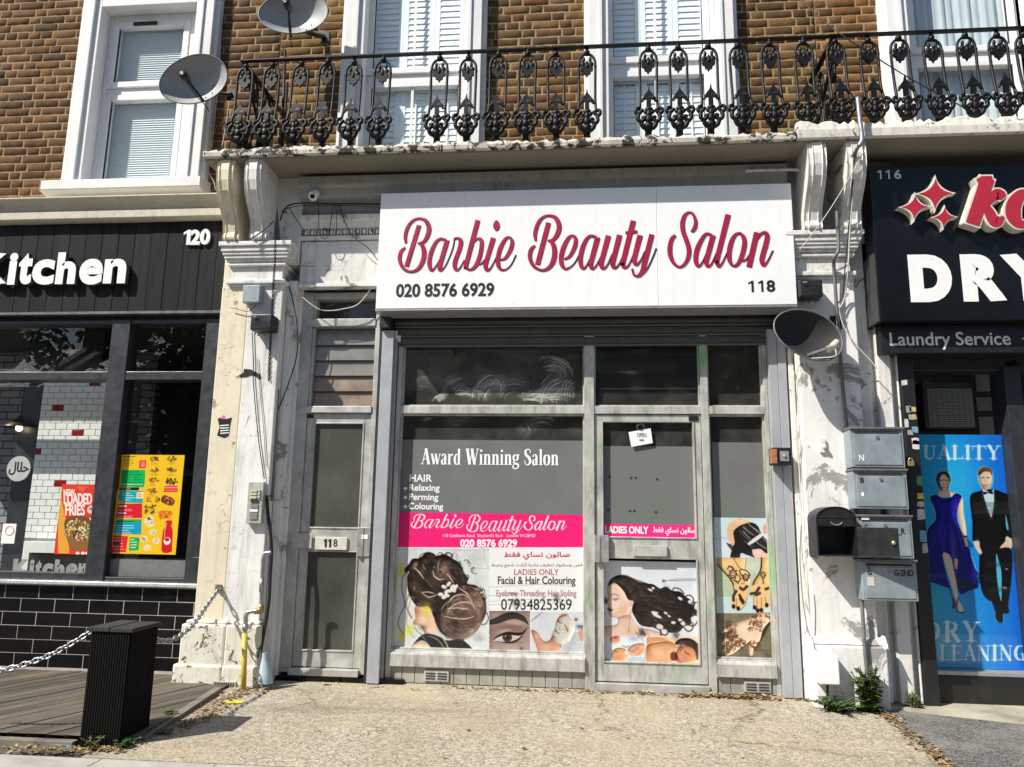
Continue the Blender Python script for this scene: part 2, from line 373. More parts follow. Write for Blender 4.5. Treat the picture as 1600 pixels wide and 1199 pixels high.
SCRIPT = {
 'one': (610, 325, 7.619, [
  [(340,215,50),(266,458,50),(192,702,50)],
  [(185,425,22),(178,340,38),(205,240,38),(265,160,30),(345,132,26),(425,165,44),(460,250,52),(440,340,50),(395,410,36),(330,425,14)],
  [(330,425,14),(380,455,44),(402,540,52),(385,640,50),(330,730,40),(245,765,28),(160,730,34),(112,630,40),(125,530,40),(175,478,20)],
  [(660,392,30),(600,375,28),(545,410,36),(490,520,46),(465,630,46),(470,710,42),(492,748,30),(530,715,14),(600,600,10),(645,480,8)],
  [(676,392,54),(590,690,48),(597,745,34),(635,720,14),(680,650,8),(740,500,8),(765,375,8)],
  [(755,375,20),(800,368,26),(838,400,48),(825,490,48),(780,610,48),(765,690,46),(785,745,30),(830,715,14),(880,630,8)],
  [(1040,155,54),(905,670,48),(905,715,30),(935,745,22)],
  [(975,440,10),(1030,375,22),(1080,390,42),(1085,470,46),(1060,590,46),(1010,700,40),(945,742,22),(900,700,20)],
  [(1030,680,14),(1080,670,14),(1120,625,10)],
  [(1225,365,54),(1140,650,48),(1135,715,46),(1155,748,30),(1200,710,14),(1260,600,8)],
  [(1263,157,10),(1263,175,50),(1263,217,74),(1263,255,54),(1263,278,10)],
  [(1310,625,16),(1370,600,30),(1430,500,44),(1450,410,40),(1420,358,22),(1370,375,34),(1310,480,46),(1280,600,46),(1285,690,44),(1320,740,28),(1380,735,12),(1440,680,10),(1495,570,8)]]),
 'two': (815, 320, 7.273, [
  [(305,212,50),(242,448,50),(180,685,50)],
  [(160,415,22),(153,330,38),(185,220,38),(240,150,28),(315,130,26),(390,160,44),(427,250,50),(405,340,48),(360,400,34),(300,415,14)],
  [(300,415,14),(350,440,44),(375,530,50),(360,640,50),(310,720,38),(230,750,26),(140,705,34),(95,610,40),(105,520,40),(150,470,20)],
  [(485,625,16),(545,590,30),(600,490,42),(615,400,38),(585,358,22),(535,380,34),(480,480,46),(450,590,46),(455,680,44),(495,732,28),(550,715,12),(610,660,10),(660,560,8)],
  [(845,375,30),(785,360,28),(735,400,36),(690,500,46),(668,610,46),(675,690,42),(697,728,30),(735,700,14),(790,590,10),(830,470,8)],
  [(863,378,54),(790,650,48),(786,700,44),(802,730,30),(845,700,14),(900,600,8)],
  [(985,360,54),(910,640,48),(905,695,46),(925,728,30),(970,695,14),(1030,570,10)],
  [(1112,352,54),(1040,640,48),(1035,690,46),(1055,722,30),(1100,690,14),(1160,580,8)],
  [(1268,190,54),(1155,640,48),(1150,685,44),(1170,720,30),(1215,690,14),(1265,590,8)],
  [(1183,325,30),(1246,318,30),(1310,311,30)],
  [(1345,355,54),(1285,590,48),(1280,650,44),(1305,685,30),(1350,640,14),(1400,540,8)],
  [(1478,345,50),(1400,650,48),(1365,770,42),(1320,815,28),(1275,800,20),(1257,735,20)],
  [(1340,820,16),(1420,740,12),(1480,630,8),(1530,505,8)]]),
 'three': (1030, 315, 8.421, [
  [(425,385,34),(440,390,36),(470,340,44),(478,260,38),(445,175,28),(390,150,24),(335,190,40),(305,290,52),(315,400,52),(355,510,54),(388,620,52),(385,720,48),(340,820,34),(265,868,26),(190,815,38),(145,710,52),(140,600,52),(165,500,44),(210,452,32)],
  [(690,455,34),(630,430,30),(580,470,40),(510,600,54),(480,720,52),(485,810,48),(512,855,32),(560,815,16),(620,690,12),(670,540,10)],
  [(707,452,60),(625,760,54),(618,820,48),(642,858,32),(690,820,16),(750,690,8)],
  [(905,180,62),(765,740,54),(760,810,48),(782,858,32),(830,810,16),(890,690,8)],
  [(1060,420,24),(1110,480,50),(1120,570,52),(1085,720,50),(1030,830,36),(970,850,28),(925,780,46),(920,660,54),(950,530,50),(1000,445,34),(1060,420,24)],
  [(1080,790,16),(1140,770,16),(1190,700,14)],
  [(1282,415,62),(1230,640,60),(1180,865,60)],
  [(1265,545,12),(1330,440,26),(1390,415,34),(1420,460,54),(1400,570,56),(1355,730,54),(1350,800,50),(1375,845,30),(1430,780,14),(1495,655,10)]])}
# serif capitals and small letters as thick and thin strokes, cap height 1
_t, _h, _s = .17, .055, .045
def _c(*p): return ('c', p)
SERIF = {
 'A': (.82, [((.13,0,_h),(.40,1,_h)), ((.40,1,_t),(.69,0,_t)), ((.2,.33,_h),(.58,.33,_h)), ((0,.02,_s),(.25,.02,_s)), ((.54,.02,_s),(.84,.02,_s))]),
 'w': (.86, [((.09,.66,.13),(.29,.0,.13)), ((.29,0,_h),(.44,.62,_h)), ((.42,.66,.13),(.6,0,.13)), ((.6,0,_h),(.79,.66,_h)), ((-.02,.645,_s),(.2,.645,_s)), ((.32,.645,_s),(.5,.645,_s)), ((.68,.645,_s),(.88,.645,_s))]),
 'a': (.56, [_c((.08,.52,.13),(.16,.63,.06),(.3,.64,.08),(.38,.5,.14),(.38,.3,.14),(.38,.08,.14),(.5,.03,.05)), _c((.38,.4,.05),(.2,.33,.06),(.09,.2,.13),(.14,.04,.12),(.28,.02,.05),(.38,.12,.05))]),
 'r': (.48, [((.14,.02,.14),(.14,.64,.14)), _c((.16,.42,.05),(.26,.6,.06),(.36,.62,.12),(.41,.55,.1)), ((0,.02,_s),(.32,.02,_s)), ((.0,.64,_s),(.16,.64,_s))]),
 'd': (.66, [((.46,.0,.14),(.46,.98,.14)), _c((.44,.5,.05),(.32,.64,.05),(.16,.56,.11),(.1,.32,.15),(.16,.08,.11),(.3,.0,.05),(.44,.12,.05)), ((.34,.97,_s),(.5,.97,_s)), ((.44,.02,_s),(.6,.02,_s))]),
 'W': (1.14, [((.12,1,_t),(.36,0,_t)), ((.36,0,_h),(.58,.95,_h)), ((.52,1,_t),(.78,0,_t)), ((.78,0,_h),(1.03,1,_h)), ((-.02,.98,_s),(.3,.98,_s)), ((.4,.98,_s),(.68,.98,_s)), ((.9,.98,_s),(1.16,.98,_s))]),
 'i': (.34, [((.16,.02,.14),(.16,.64,.14)), ((.16,.8,.14),(.16,.94,.14)), ((0,.02,_s),(.33,.02,_s)), ((.02,.64,_s),(.18,.64,_s))]),
 'n': (.68, [((.16,.02,.14),(.16,.64,.14)), _c((.18,.45,.05),(.3,.62,.06),(.44,.6,.12),(.49,.42,.14),(.49,.02,.14)), ((0,.02,_s),(.31,.02,_s)), ((.35,.02,_s),(.66,.02,_s)), ((.02,.64,_s),(.18,.64,_s))]),
 'g': (.58, [_c((.26,.64,.05),(.42,.58,.12),(.42,.36,.12),(.26,.27,.05),(.1,.36,.12),(.1,.56,.12),(.26,.64,.05)), _c((.12,.28,.06),(.1,.16,.09),(.3,.08,.12),(.48,.02,.12),(.48,-.14,.1),(.26,-.24,.06),(.06,-.16,.1),(.08,.0,.06),(.2,.06,.05)), _c((.42,.58,.05),(.5,.64,.07),(.56,.6,.1))]),
 'S': (.66, [_c((.54,.74,.05),(.5,.92,.06),(.3,.98,.07),(.13,.86,.15),(.18,.64,.17),(.42,.46,.18),(.54,.26,.17),(.46,.07,.12),(.28,.01,.06),(.12,.1,.05),(.07,.3,.06))]),
 'l': (.34, [((.16,.02,.14),(.16,.97,.14)), ((0,.02,_s),(.33,.02,_s)), ((.02,.97,_s),(.18,.97,_s))]),
 'o': (.62, [_c((.3,.65,.05),(.47,.55,.13),(.5,.32,.15),(.44,.09,.13),(.3,.0,.05),(.14,.1,.13),(.09,.32,.15),(.14,.56,.13),(.3,.65,.05))]),
 'U': (.84, [_c((.2,1,_t),(.2,.4,_t),(.24,.12,.14),(.42,.0,.07),(.6,.12,.06),(.66,.4,_h),(.66,1,_h)), ((.02,.98,_s),(.38,.98,_s)), ((.53,.98,_s),(.8,.98,_s))]),
 'L': (.72, [((.2,0,_t),(.2,1,_t)), ((.02,.98,_s),(.4,.98,_s)), ((.02,.03,_h),(.66,.03,_h)), ((.66,.0,.05),(.68,.28,.03))]),
 'I': (.46, [((.22,0,_t),(.22,1,_t)), ((.02,.98,_s),(.42,.98,_s)), ((.02,.02,_s),(.42,.02,_s))]),
 'T': (.82, [((.4,0,_t),(.4,1,_t)), ((.02,.97,_h),(.78,.97,_h)), ((.03,.98,.04),(.01,.72,.03)), ((.77,.98,.04),(.79,.72,.03)), ((.2,.02,_s),(.6,.02,_s))]),
 'Y': (.82, [((.16,1,_t),(.42,.45,_t)), ((.7,1,_h),(.44,.45,_h)), ((.42,0,_t),(.42,.5,_t)), ((.0,.98,_s),(.34,.98,_s)), ((.56,.98,_s),(.84,.98,_s)), ((.22,.02,_s),(.62,.02,_s))]),
 'D': (.86, [((.2,0,_t),(.2,1,_t)), _c((.04,.97,_h),(.4,.97,_h),(.64,.8,.14),(.7,.5,_t),(.64,.2,.14),(.4,.03,_h),(.04,.03,_h))]),
 'R': (.86, [((.2,0,_t),(.2,1,_t)), _c((.04,.97,_h),(.4,.97,_h),(.58,.86,.14),(.56,.62,.14),(.4,.5,_h),(.24,.5,_h)), ((.42,.5,_t),(.7,.02,_t)), ((.02,.02,_s),(.4,.02,_s)), ((.64,.02,_s),(.86,.02,_s))]),
 'C': (.82, [_c((.68,.7,.05),(.62,.92,.06),(.44,.98,.06),(.22,.86,.14),(.13,.5,_t),(.22,.14,.14),(.44,.02,.06),(.62,.1,.05),(.7,.3,.04))]),
 'E': (.76, [((.2,0,_t),(.2,1,_t)), ((.02,.97,_h),(.64,.97,_h)), ((.2,.5,_h),(.5,.5,_h)), ((.02,.03,_h),(.66,.03,_h)), ((.64,1,.04),(.66,.74,.03)), ((.66,0,.04),(.7,.28,.03)), ((.5,.62,.04),(.5,.38,.04))]),
 'N': (.9, [((.16,0,_h),(.16,1,_h)), ((.17,1,_t),(.7,.03,_t)), ((.72,.0,_h),(.72,1,_h)), ((0,.98,_s),(.2,.98,_s)), ((.02,.02,_s),(.3,.02,_s)), ((.58,.98,_s),(.86,.98,_s))]),
 'G': (.86, [_c((.68,.7,.05),(.62,.92,.06),(.44,.98,.06),(.22,.86,.14),(.13,.5,_t),(.22,.14,.14),(.44,.02,.06),(.62,.08,.06)), ((.66,.05,_t),(.66,.42,_t)), ((.48,.42,_s),(.82,.42,_s))]),
 ' ': (.36, [])}
def serif_strokes(s, box, widen=1.0):
    """-> strokes [(x, z, w)...] fitted so that caps span box z0..z1 and the line spans x0..x1"""
    x = 0; out = []
    for ch in s:
        adv, st = SERIF[ch]
        for k in st:
            pts = k[1] if k[0] == 'c' else k
            out.append([(p[0]+x, p[1], p[2]) for p in pts])
        x += adv + (.03 if ch != ' ' else 0)
    x0, x1, z0, z1 = box; sx = (x1-x0)/x; sz = (z1-z0)
    return [[(x0+p[0]*sx, z0+p[1]*sz, p[2]*(sx+sz)/2*widen) for p in k] for k in out]
# ------------------------------------------------------------------ prints: colours worked out on a fine grid
class Canvas:
    def __init__(s, W, H, region, base=(255, 255, 255)):
        s.W, s.H = W, H; s.r = region; s.a = np.zeros((H, W, 3)); s.a[:] = base
        s.kx = W/(region[2]-region[0]); s.ky = H/(region[3]-region[1])
        s.rng = np.random.default_rng(W*7+H); s.src = None; s.wk = 1.
    def use(s, ox, oy, sc, Y):
        """later points are survey pixels of one view, carried onto the print's own plane"""
        s.src = (ox, oy, sc, Y); s.wk = 1/(sc*212.); return s
    def tx(s, pts):
        p = np.array(pts, float).copy()
        if s.src:
            ox, oy, sc, Y = s.src
            d = np.array(RX)*((ox+p[:, 0]/sc-800)/FPX)[:, None]+np.array(DN)*((oy+p[:, 1]/sc-600)/FPX)[:, None]+np.array(FW)
            w = np.array(CAM)+d*((Y-CAM.y)/d[:, 1])[:, None]; p = np.column_stack([w[:, 0], -w[:, 2]])
        p[:, 0] = (p[:, 0]-s.r[0])*s.kx; p[:, 1] = (p[:, 1]-s.r[1])*s.ky; return p
    def wind(s, polys, ss=3):
        """non-zero coverage mask of polygons given in grid units"""
        H, W = s.H*ss, s.W*ss; D = np.zeros((H, W+1), np.int16)
        for q in polys:
            q = q*ss; n = len(q)
            for i in range(n):
                (x0, y0), (x1, y1) = q[i], q[(i+1) % n]
                if y0 == y1: continue
                sg = 1
                if y0 > y1: x0, y0, x1, y1, sg = x1, y1, x0, y0, -1
                r0, r1 = max(0, math.ceil(y0-.5)), min(H-1, math.ceil(y1-.5)-1)
                if r1 < r0: continue
                rr = np.arange(r0, r1+1); xx = x0+(rr+.5-y0)*(x1-x0)/(y1-y0)
                np.add.at(D, (rr, np.clip(np.ceil(xx-.5), 0, W).astype(int)), sg)
        m = (np.cumsum(D, 1)[:, :W] != 0).astype(float)
        return m.reshape(s.H, ss, s.W, ss).mean((1, 3))
    def blur(s, m, r):
        r = int(round(r))
        for _ in range(2):
            if r < 1: break
            for ax in (0, 1):
                c = np.cumsum(np.pad(m, [(r+1, r) if k == ax else (0, 0) for k in (0, 1)], mode='edge'), axis=ax)
                m = (c[2*r+1:] - c[:-2*r-1] if ax == 0 else c[:, 2*r+1:] - c[:, :-2*r-1])/(2*r+1)
        return m
    def put(s, m, col, op=1.):
        col = np.array(col, float); m = (m*op)[..., None]; s.a = s.a*(1-m)+col*m
    def poly(s, pts, col, op=1., soft=0, smooth=True, clip=None):
        p = np.array(cr(pts, 5, True)) if smooth else np.array(pts, float)
        m = s.wind([s.tx(p)], 2)
        if soft: m = s.blur(m, soft)
        if clip is not None: m = m*clip
        s.put(m, col, op); return m
    def mask(s, pts, smooth=True, soft=0):
        m = s.wind([s.tx(np.array(cr(pts, 5, True)) if smooth else np.array(pts, float))], 2); return s.blur(m, soft) if soft else m
    def rect(s, x0, y0, x1, y1, col, op=1., soft=0): return s.poly([(x0, y0), (x1, y0), (x1, y1), (x0, y1)], col, op, soft, False)
    def blob(s, cx, cy, rx, ry, col, op=1., ang=0., hard=1., clip=None):
        c = s.tx([(cx, cy)])[0]; ca, sa = math.cos(ang), math.sin(ang)
        kx, ky = s.kx*s.wk, s.ky*s.wk; R_ = max(rx*kx, ry*ky)*2.6
        x0, x1, y0, y1 = int(max(0, c[0]-R_)), int(min(s.W, c[0]+R_+1)), int(max(0, c[1]-R_)), int(min(s.H, c[1]+R_+1))
        if x1 <= x0 or y1 <= y0: return
        yy, xx = np.mgrid[y0:y1, x0:x1]; dx = (xx+.5-c[0])/kx; dy = (yy+.5-c[1])/ky
        u = (dx*ca+dy*sa)/rx; v = (-dx*sa+dy*ca)/ry; d = u*u+v*v
        m = np.exp(-d*1.2) if hard <= 1 else np.clip((1-np.sqrt(d))*hard+.5, 0, 1)
        if clip is not None: m = m*clip[y0:y1, x0:x1]
        m = (m*op)[..., None]; s.a[y0:y1, x0:x1] = s.a[y0:y1, x0:x1]*(1-m)+np.array(col, float)*m
    def stroke(s, pts, w, col, op=1., n=5, clip=None, soft=.7):
        """pts (x, y) or (x, y, w) in region units; w in region units"""
        q = np.array(cr(pts, n) if len(pts) > 2 else pts, float)
        ws = (q[:, 2] if q.shape[1] > 2 else np.full(len(q), w))*(s.kx+s.ky)/4*s.wk
        g = s.tx(q[:, :2]); R_ = ws.max()+2
        x0, x1 = int(max(0, g[:, 0].min()-R_)), int(min(s.W, g[:, 0].max()+R_+1)); y0, y1 = int(max(0, g[:, 1].min()-R_)), int(min(s.H, g[:, 1].max()+R_+1))
        if x1 <= x0 or y1 <= y0: return
        yy, xx = np.mgrid[y0:y1, x0:x1]; xx = xx+.5; yy = yy+.5; m = np.zeros(xx.shape)
        for i in range(len(g)-1):
            a, b = g[i], g[i+1]; d = b-a; L = d@d+1e-9
            t = np.clip(((xx-a[0])*d[0]+(yy-a[1])*d[1])/L, 0, 1)
            dist = np.hypot(xx-a[0]-t*d[0], yy-a[1]-t*d[1]); r = ws[i]*(1-t)+ws[i+1]*t
            m = np.maximum(m, np.clip((r-dist)/soft+.5, 0, 1)*np.clip(r/.5, 0, 1))
        if clip is not None: m = m*clip[y0:y1, x0:x1]
        m = (m*op)[..., None]; s.a[y0:y1, x0:x1] = s.a[y0:y1, x0:x1]*(1-m)+np.array(col, float)*m
    def strands(s, guides, n, cols, w=(2, 5), jit=14, op=.8, clip=None, sub=(0., 1.)):
        """hairs spread between neighbouring guide curves"""
        G = [np.array(cr(g, 4)) for g in guides]; k = min(len(g) for g in G)
        G = [g[np.linspace(0, len(g)-1, k).round().astype(int)] for g in G]
        for _ in range(n):
            u = s.rng.random()*(len(G)-1); i = min(int(u), len(G)-2); f = u-i
            c = G[i]*(1-f)+G[i+1]*f
            a, b = sorted(s.rng.random(2)); a *= .6; b = max(b, a+.3)
            c = c[int(a*k):max(int(a*k)+3, int(min(b, 1)*k))]
            c = c + s.rng.normal(0, jit, 2) + np.sin(np.linspace(0, 3, len(c)))[:, None]*s.rng.normal(0, jit*.5, 2)
            ww = s.rng.uniform(*w); prof = ww*np.sin(np.linspace(.15, 3., len(c)))
            s.stroke(np.column_stack([c, prof]), 0, cols[s.rng.integers(len(cols))], op*s.rng.uniform(.5, 1), 1, clip)
    def text(s, t, box, col, bold=0., op=1.):
        V, F, polys = font_data(t); mn, mx = V.min(0), V.max(0); x0, y0, x1, y1 = box
        q = [np.column_stack([x0+(p[:, 0]-mn[0])/(mx[0]-mn[0])*(x1-x0), y1-(p[:, 1]-mn[1])/(mx[1]-mn[1])*(y1-y0)]) for p in polys]
        m = s.wind([s.tx(p) for p in q], 3)
        s.put(m, col, op)
        if bold:
            for p in q:
                s.stroke(np.vstack([p, p[:1]]), bold, col, op, 1)
    def serif(s, t, box, col, op=1., widen=1.):
        x0, y0, x1, y1 = box
        for k in serif_strokes(t, (x0, x1, -y1, -y0), widen): s.stroke([(p[0], -p[1], p[2]) for p in k], 0, col, op, 5)
    def relief(s, m, r=6, amt=38, l=(-.6, -.8), tint=(1., .93, .86)):
        """rounded modelling of a printed figure, as in the photo that was printed"""
        for rr, k in ((r, 1.), (max(1, r*.4), .6)):
            h = s.blur(m, rr); gy, gx = np.gradient(h); d = (gx*l[0]+gy*l[1])*rr*2.2
            s.a = s.a-(np.clip(d, -1, 1)*m*amt*k)[..., None]*-np.array(tint)
            s.a = s.a-(np.clip(.9-h, 0, 1)*m*amt*.9*k)[..., None]*np.array((.8, 1., 1.1))
    def photo(s, y0=0):
        b = np.stack([s.blur(s.a[..., k], 1) for k in range(3)], -1); s.a = s.a*.45+b*.55
        g = s.rng.normal(0, 5, s.a.shape[:2]); s.a = s.a+s.blur(g, 1)[..., None]*2+s.rng.normal(0, 3, s.a.shape[:2])[..., None]
    def grain(s, amt=6, scale=1):
        g = s.rng.normal(0, amt, (s.H//scale+1, s.W//scale+1)); g = np.kron(g, np.ones((scale, scale)))[:s.H, :s.W]
        s.a = s.a+g[..., None]
    def cloud(s, cells, col, lo, hi, op=1., clip=None):
        """soft irregular blotches"""
        m = np.zeros((s.H, s.W)); amp = 1.; tot = 0
        for _ in range(4):
            cy, cx = max(2, int(cells*s.H/s.W)), max(2, cells)
            g = s.rng.random((cy+2, cx+2)); y = np.linspace(0, cy, s.H); x = np.linspace(0, cx, s.W)
            yi, xi = y.astype(int), x.astype(int); fy, fx = (y-yi)[:, None], (x-xi)[None, :]
            fy, fx = fy*fy*(3-2*fy), fx*fx*(3-2*fx)
            v = g[yi][:, xi]*(1-fy)*(1-fx)+g[yi][:, xi+1]*(1-fy)*fx+g[yi+1][:, xi]*fy*(1-fx)+g[yi+1][:, xi+1]*fy*fx
            m += v*amp; tot += amp; amp *= .55; cells *= 2
        m = np.clip((m/tot-lo)/(hi-lo), 0, 1)
        if clip is not None: m = m*clip
        s.put(m, col, op)
    def mesh(s, name, x0, x1, z0, z1, Y, mat, parent=None, label=None, quad=None):
        """one vertex per cell; quad = four world corners (tl, tr, br, bl) for a tilted sheet"""
        c = np.clip(s.a, 0, 255)/255; lin = np.where(c <= .04045, c/12.92, ((c+.055)/1.055)**2.4)*.8
        H, W = s.H, s.W; off = np.array(wloc(parent)) if parent is not None else np.zeros(3)
        u = np.linspace(0, 1, W)[None, :, None]; v = np.linspace(0, 1, H)[:, None, None]
        if quad is None: quad = [(x0, Y, z1), (x1, Y, z1), (x1, Y, z0), (x0, Y, z0)]
        tl, tr, br, bl = [np.array(tuple(q), float) for q in quad]
        V = ((tl*(1-u)+tr*u)*(1-v)+(bl*(1-u)+br*u)*v).reshape(-1, 3)-off
        i = (np.arange(H-1)[:, None]*W+np.arange(W-1)[None, :]).ravel()
        F = np.stack([i, i+W, i+W+1, i+1], 1).astype(np.int32)
        me = bpy.data.meshes.new(name); me.vertices.add(len(V)); me.vertices.foreach_set('co', V.ravel().astype(np.float32))
        me.loops.add(F.size); me.loops.foreach_set('vertex_index', F.ravel())
        me.polygons.add(len(F)); me.polygons.foreach_set('loop_start', np.arange(0, F.size, 4, dtype=np.int32)); me.polygons.foreach_set('loop_total', np.full(len(F), 4, np.int32))
        me.update(calc_edges=True)
        at = me.color_attributes.new('Col', 'FLOAT_COLOR', 'POINT')
        at.data.foreach_set('color', np.concatenate([lin.reshape(-1, 3), np.ones((H*W, 1))], 1).ravel().astype(np.float32))
        me.materials.append(mat); o = bpy.data.objects.new(name, me); COL.objects.link(o)
        if parent is not None: o.parent = parent
        if label: o['label'] = label
        return o
# ------------------------------------------------------------------ ground
def gz(y): return 0.03*y if y < .3 else .009
def aggregate():
    m = NT('exposed_aggregate_concrete')
    cell = m.n('TexVoronoi', 1, {'Vector': m.tc, 'Scale': 105}); cell2 = m.n('TexVoronoi', 1, {'Vector': m.tc, 'Scale': 38})
    sep = m.n('SeparateColor', 0, {0: cell}); sep2 = m.n('SeparateColor', 1, {0: cell2})
    col = m.mix(m.ramp(sep, .1, .95), (.2, .17, .125), (.49, .445, .365))
    col = m.mix(m.ramp(sep2, .75, .95, 0, .35), col, (.6, .54, .42)); col = m.mix(m.ramp(m.noise(.45, 4, .5, m.map((1, 2.2, 1), loc=(1, 5, 0))), .5, .62, 0, .4), col, (.3, .25, .17))
    big = m.noise(1.3, 7, .62); col = m.mix(m.ramp(big, .42, .7, 0, .4), col, (.24, .19, .12))
    col = m.mix(m.ramp(m.noise(.8, 5, .6, m.map(loc=(4, 2, 0))), .5, .68, 0, .55), col, (.46, .38, .24))
    spot = m.noise(9, 6, .75); col = m.mix(m.ramp(spot, .66, .72, 0, .6), col, (.07, .055, .04))
    vo = m.n('TexVoronoi', 0, {'Vector': m.n('VectorMath', 0, {0: m.tc, 1: m.n('VectorMath', 0, {0: m.noise(3, 6, .7, None, 0, 1), 1: (.5, .5, 0)}, operation='MULTIPLY')}, operation='ADD'), 'Scale': .55}, feature='DISTANCE_TO_EDGE')
    col = m.mix(m.math('MULTIPLY', m.ramp(vo, 0, .006, 1, 0), m.ramp(m.noise(1.2, 3), .46, .55, 0, .75)), col, (.06, .05, .035))
    gum = m.n('TexVoronoi', 0, {'Vector': m.tc, 'Scale': 2.6}); col = m.mix(m.ramp(gum, .045, .055, .6, 0), col, (.1, .095, .085))
    sl_ = m.noise(1, 5, .6, m.map((.35, 2.2, 1), loc=(2, 1.3, 0))); col = m.mix(m.ramp(sl_, .56, .7, 0, .45), col, (.17, .14, .1)); col = m.mix(m.ramp(sl_, .32, .42, .3, 0), col, (.56, .5, .4))
    ed = m.n('TexVoronoi', 0, {'Vector': m.tc, 'Scale': 75})
    m.set(col=col, rough=.85, spec=.2); m.bump(m.math('SUBTRACT', m.math('MULTIPLY', m.noise(5, 6, .6), .8), ed), .4, .004)
    return m.mat
def asphalt(name, c, c2, sc=160):
    m = NT(name); cell = m.n('SeparateColor', 0, {0: m.n('TexVoronoi', 1, {'Vector': m.tc, 'Scale': sc})})
    col = m.mix(m.ramp(cell, .2, 1), c, c2); col = m.mix(m.ramp(m.noise(2, 7, .6), .45, .7, 0, .45), col, tuple(x*1.7 for x in c2))
    col = m.mix(m.ramp(m.noise(12, 7, .7), .62, .7, 0, .5), col, tuple(x*.4 for x in c))
    m.set(col=col, rough=.85, spec=.25); m.bump(m.n('TexVoronoi', 0, {'Vector': m.tc, 'Scale': sc}), .5, .004); return m.mat
def sheet(name, pts, mat, dz=0., thick=.06, nx=1):
    """sloping ground slab from plan corners (x, y)"""
    mb = MB(); n = len(pts)
    mb.add([(x, y, gz(y)+dz) for x, y in pts]+[(x, y, gz(y)+dz-thick) for x, y in pts], [list(range(n))]+[(i+n, (i+1) % n+n, (i+1) % n, i) for i in range(n)])
    return kind(mb.build(name, mat), 'structure')
M['road'] = asphalt('road_asphalt', (.035, .035, .036), (.08, .08, .08))
M['asphalt'] = asphalt('worn_asphalt', (.06, .058, .055), (.22, .21, .195), 130)
mb = MB(); mb.add([(-300, -300, -.3), (300, -300, -.3), (300, 300, -.3), (-300, 300, -.3)], [(0, 1, 2, 3)]); kind(mb.build('ground', M['road']), 'structure')
sheet('forecourt', [(-2.52, -1.72), (1.86, -1.72), (1.86, -.28), (1.93, -.2), (1.93, .2), (-2.52, .2)], aggregate())
sheet('asphalt_path', [(1.865, -1.72), (5.2, -1.72), (5.2, -.62), (3.0, -.55), (2.35, -.35), (1.935, -.2), (1.865, -.28)], M['asphalt'], -.004)
M['concrete_pad'] = simple('patched_concrete', (.42, .38, .3), .85, var=.35, scale=3.5, bump=.4, spec=.2, dirt=.5)
sheet('concrete_apron', [(1.935, -.196), (2.35, -.346), (3.0, -.546), (5.2, -.616), (5.2, .45), (1.935, .45)], M['concrete_pad'], -.002)
M['paver'] = simple('grey_paving', (.4, .385, .35), .85, var=.2, scale=6, bump=.3, spec=.2, dirt=.3)
mb = MB(); xx = -6.0
while xx < 6:
    for r in range(4):
        o = .3 if r % 2 else 0; w = .6
        y1 = -1.727-.455*r; y0 = y1-.448
        mb.add([(xx+o, y0, gz(y0)-.002), (xx+o+w-.007, y0, gz(y0)-.002), (xx+o+w-.007, y1, gz(y1)-.002), (xx+o, y1, gz(y1)-.002),
                (xx+o, y0, gz(y0)-.05), (xx+o+w-.007, y0, gz(y0)-.05), (xx+o+w-.007, y1, gz(y1)-.05), (xx+o, y1, gz(y1)-.05)], [(0, 1, 2, 3), (4, 5, 1, 0), (5, 6, 2, 1), (6, 7, 3, 2), (7, 4, 0, 3)])
    xx += .6
kind(mb.build('pavement', M['paver']), 'structure')
mb = MB(); mb.box(-40, 40, -4.2, -3.56, -.29, -.118); kind(mb.build('kerb', M['paver'], bevel=.012), 'structure')
M['jointsand'] = simple('joint_dirt', (.1, .085, .06), .95, bump=.4)
mb = MB(); mb.add([(-6, -3.55, gz(-3.55)-.02), (6.5, -3.55, gz(-3.55)-.02), (6.5, .4, -.02), (-6, .4, -.02)], [(0, 1, 2, 3)]); kind(mb.build('soil', M['jointsand']), 'structure')
# weathered deck boards
def deckmat():
    m = NT('weathered_deck_boards'); g = m.map((1, 1, 1), rot=(0, 0, math.radians(27)))
    fine = m.noise(1, 8, .7, m.map((90, 3, 20), vec=g)); big = m.noise(3, 6, .6)
    at = m.n('Attribute', 0, attribute_name='Col')
    col = m.mix(m.ramp(fine, .3, .72), (.04, .034, .028), (.19, .165, .13)); col = m.mix(.6, col, at, 'MULTIPLY')
    col = m.mix(m.ramp(big, .55, .75, 0, .6), col, (.19, .13, .075))
    m.set(col=col, rough=.8, spec=.25); m.bump(fine, .5, .004); return m.mat
M['deck'] = deckmat()
bm = bmesh.new(); ang = math.radians(-27); ca, sa = math.cos(ang), math.sin(ang); lay = bm.loops.layers.float_color.new('Col')
for i in range(-30, 30):
    u0, u1 = i*.098+.003, i*.098+.094; g = rng.uniform(.5, 1.3); vs = []
    for u, v in ((u0, -6), (u1, -6), (u1, 6), (u0, 6)):
        x, y = -3.4+u*ca-v*sa, -.8+u*sa+v*ca; vs.append((x, y))
    top = [bm.verts.new((x, y, .012+rng.uniform(-.002, .002))) for x, y in vs]; bot = [bm.verts.new((x, y, -.02)) for x, y in vs]
    fs = [bm.faces.new(top)] + [bm.faces.new((bot[k], bot[(k+1) % 4], top[(k+1) % 4], top[k])) for k in range(4)]
    for f in fs:
        for l in f.loops: l[lay] = (g, g, g, 1)
for co, no in (((-2.45, 0, 0), (1, .05, 0)), ((0, -1.5, 0), (0, -1, 0)), ((-6, 0, 0), (-1, 0, 0)), ((0, .02, 0), (0, 1, 0))):
    bmesh.ops.bisect_plane(bm, geom=bm.verts[:]+bm.edges[:]+bm.faces[:], plane_co=co, plane_no=no, clear_outer=True)
for v in bm.verts: v.co.z += gz(v.co.y)*.6
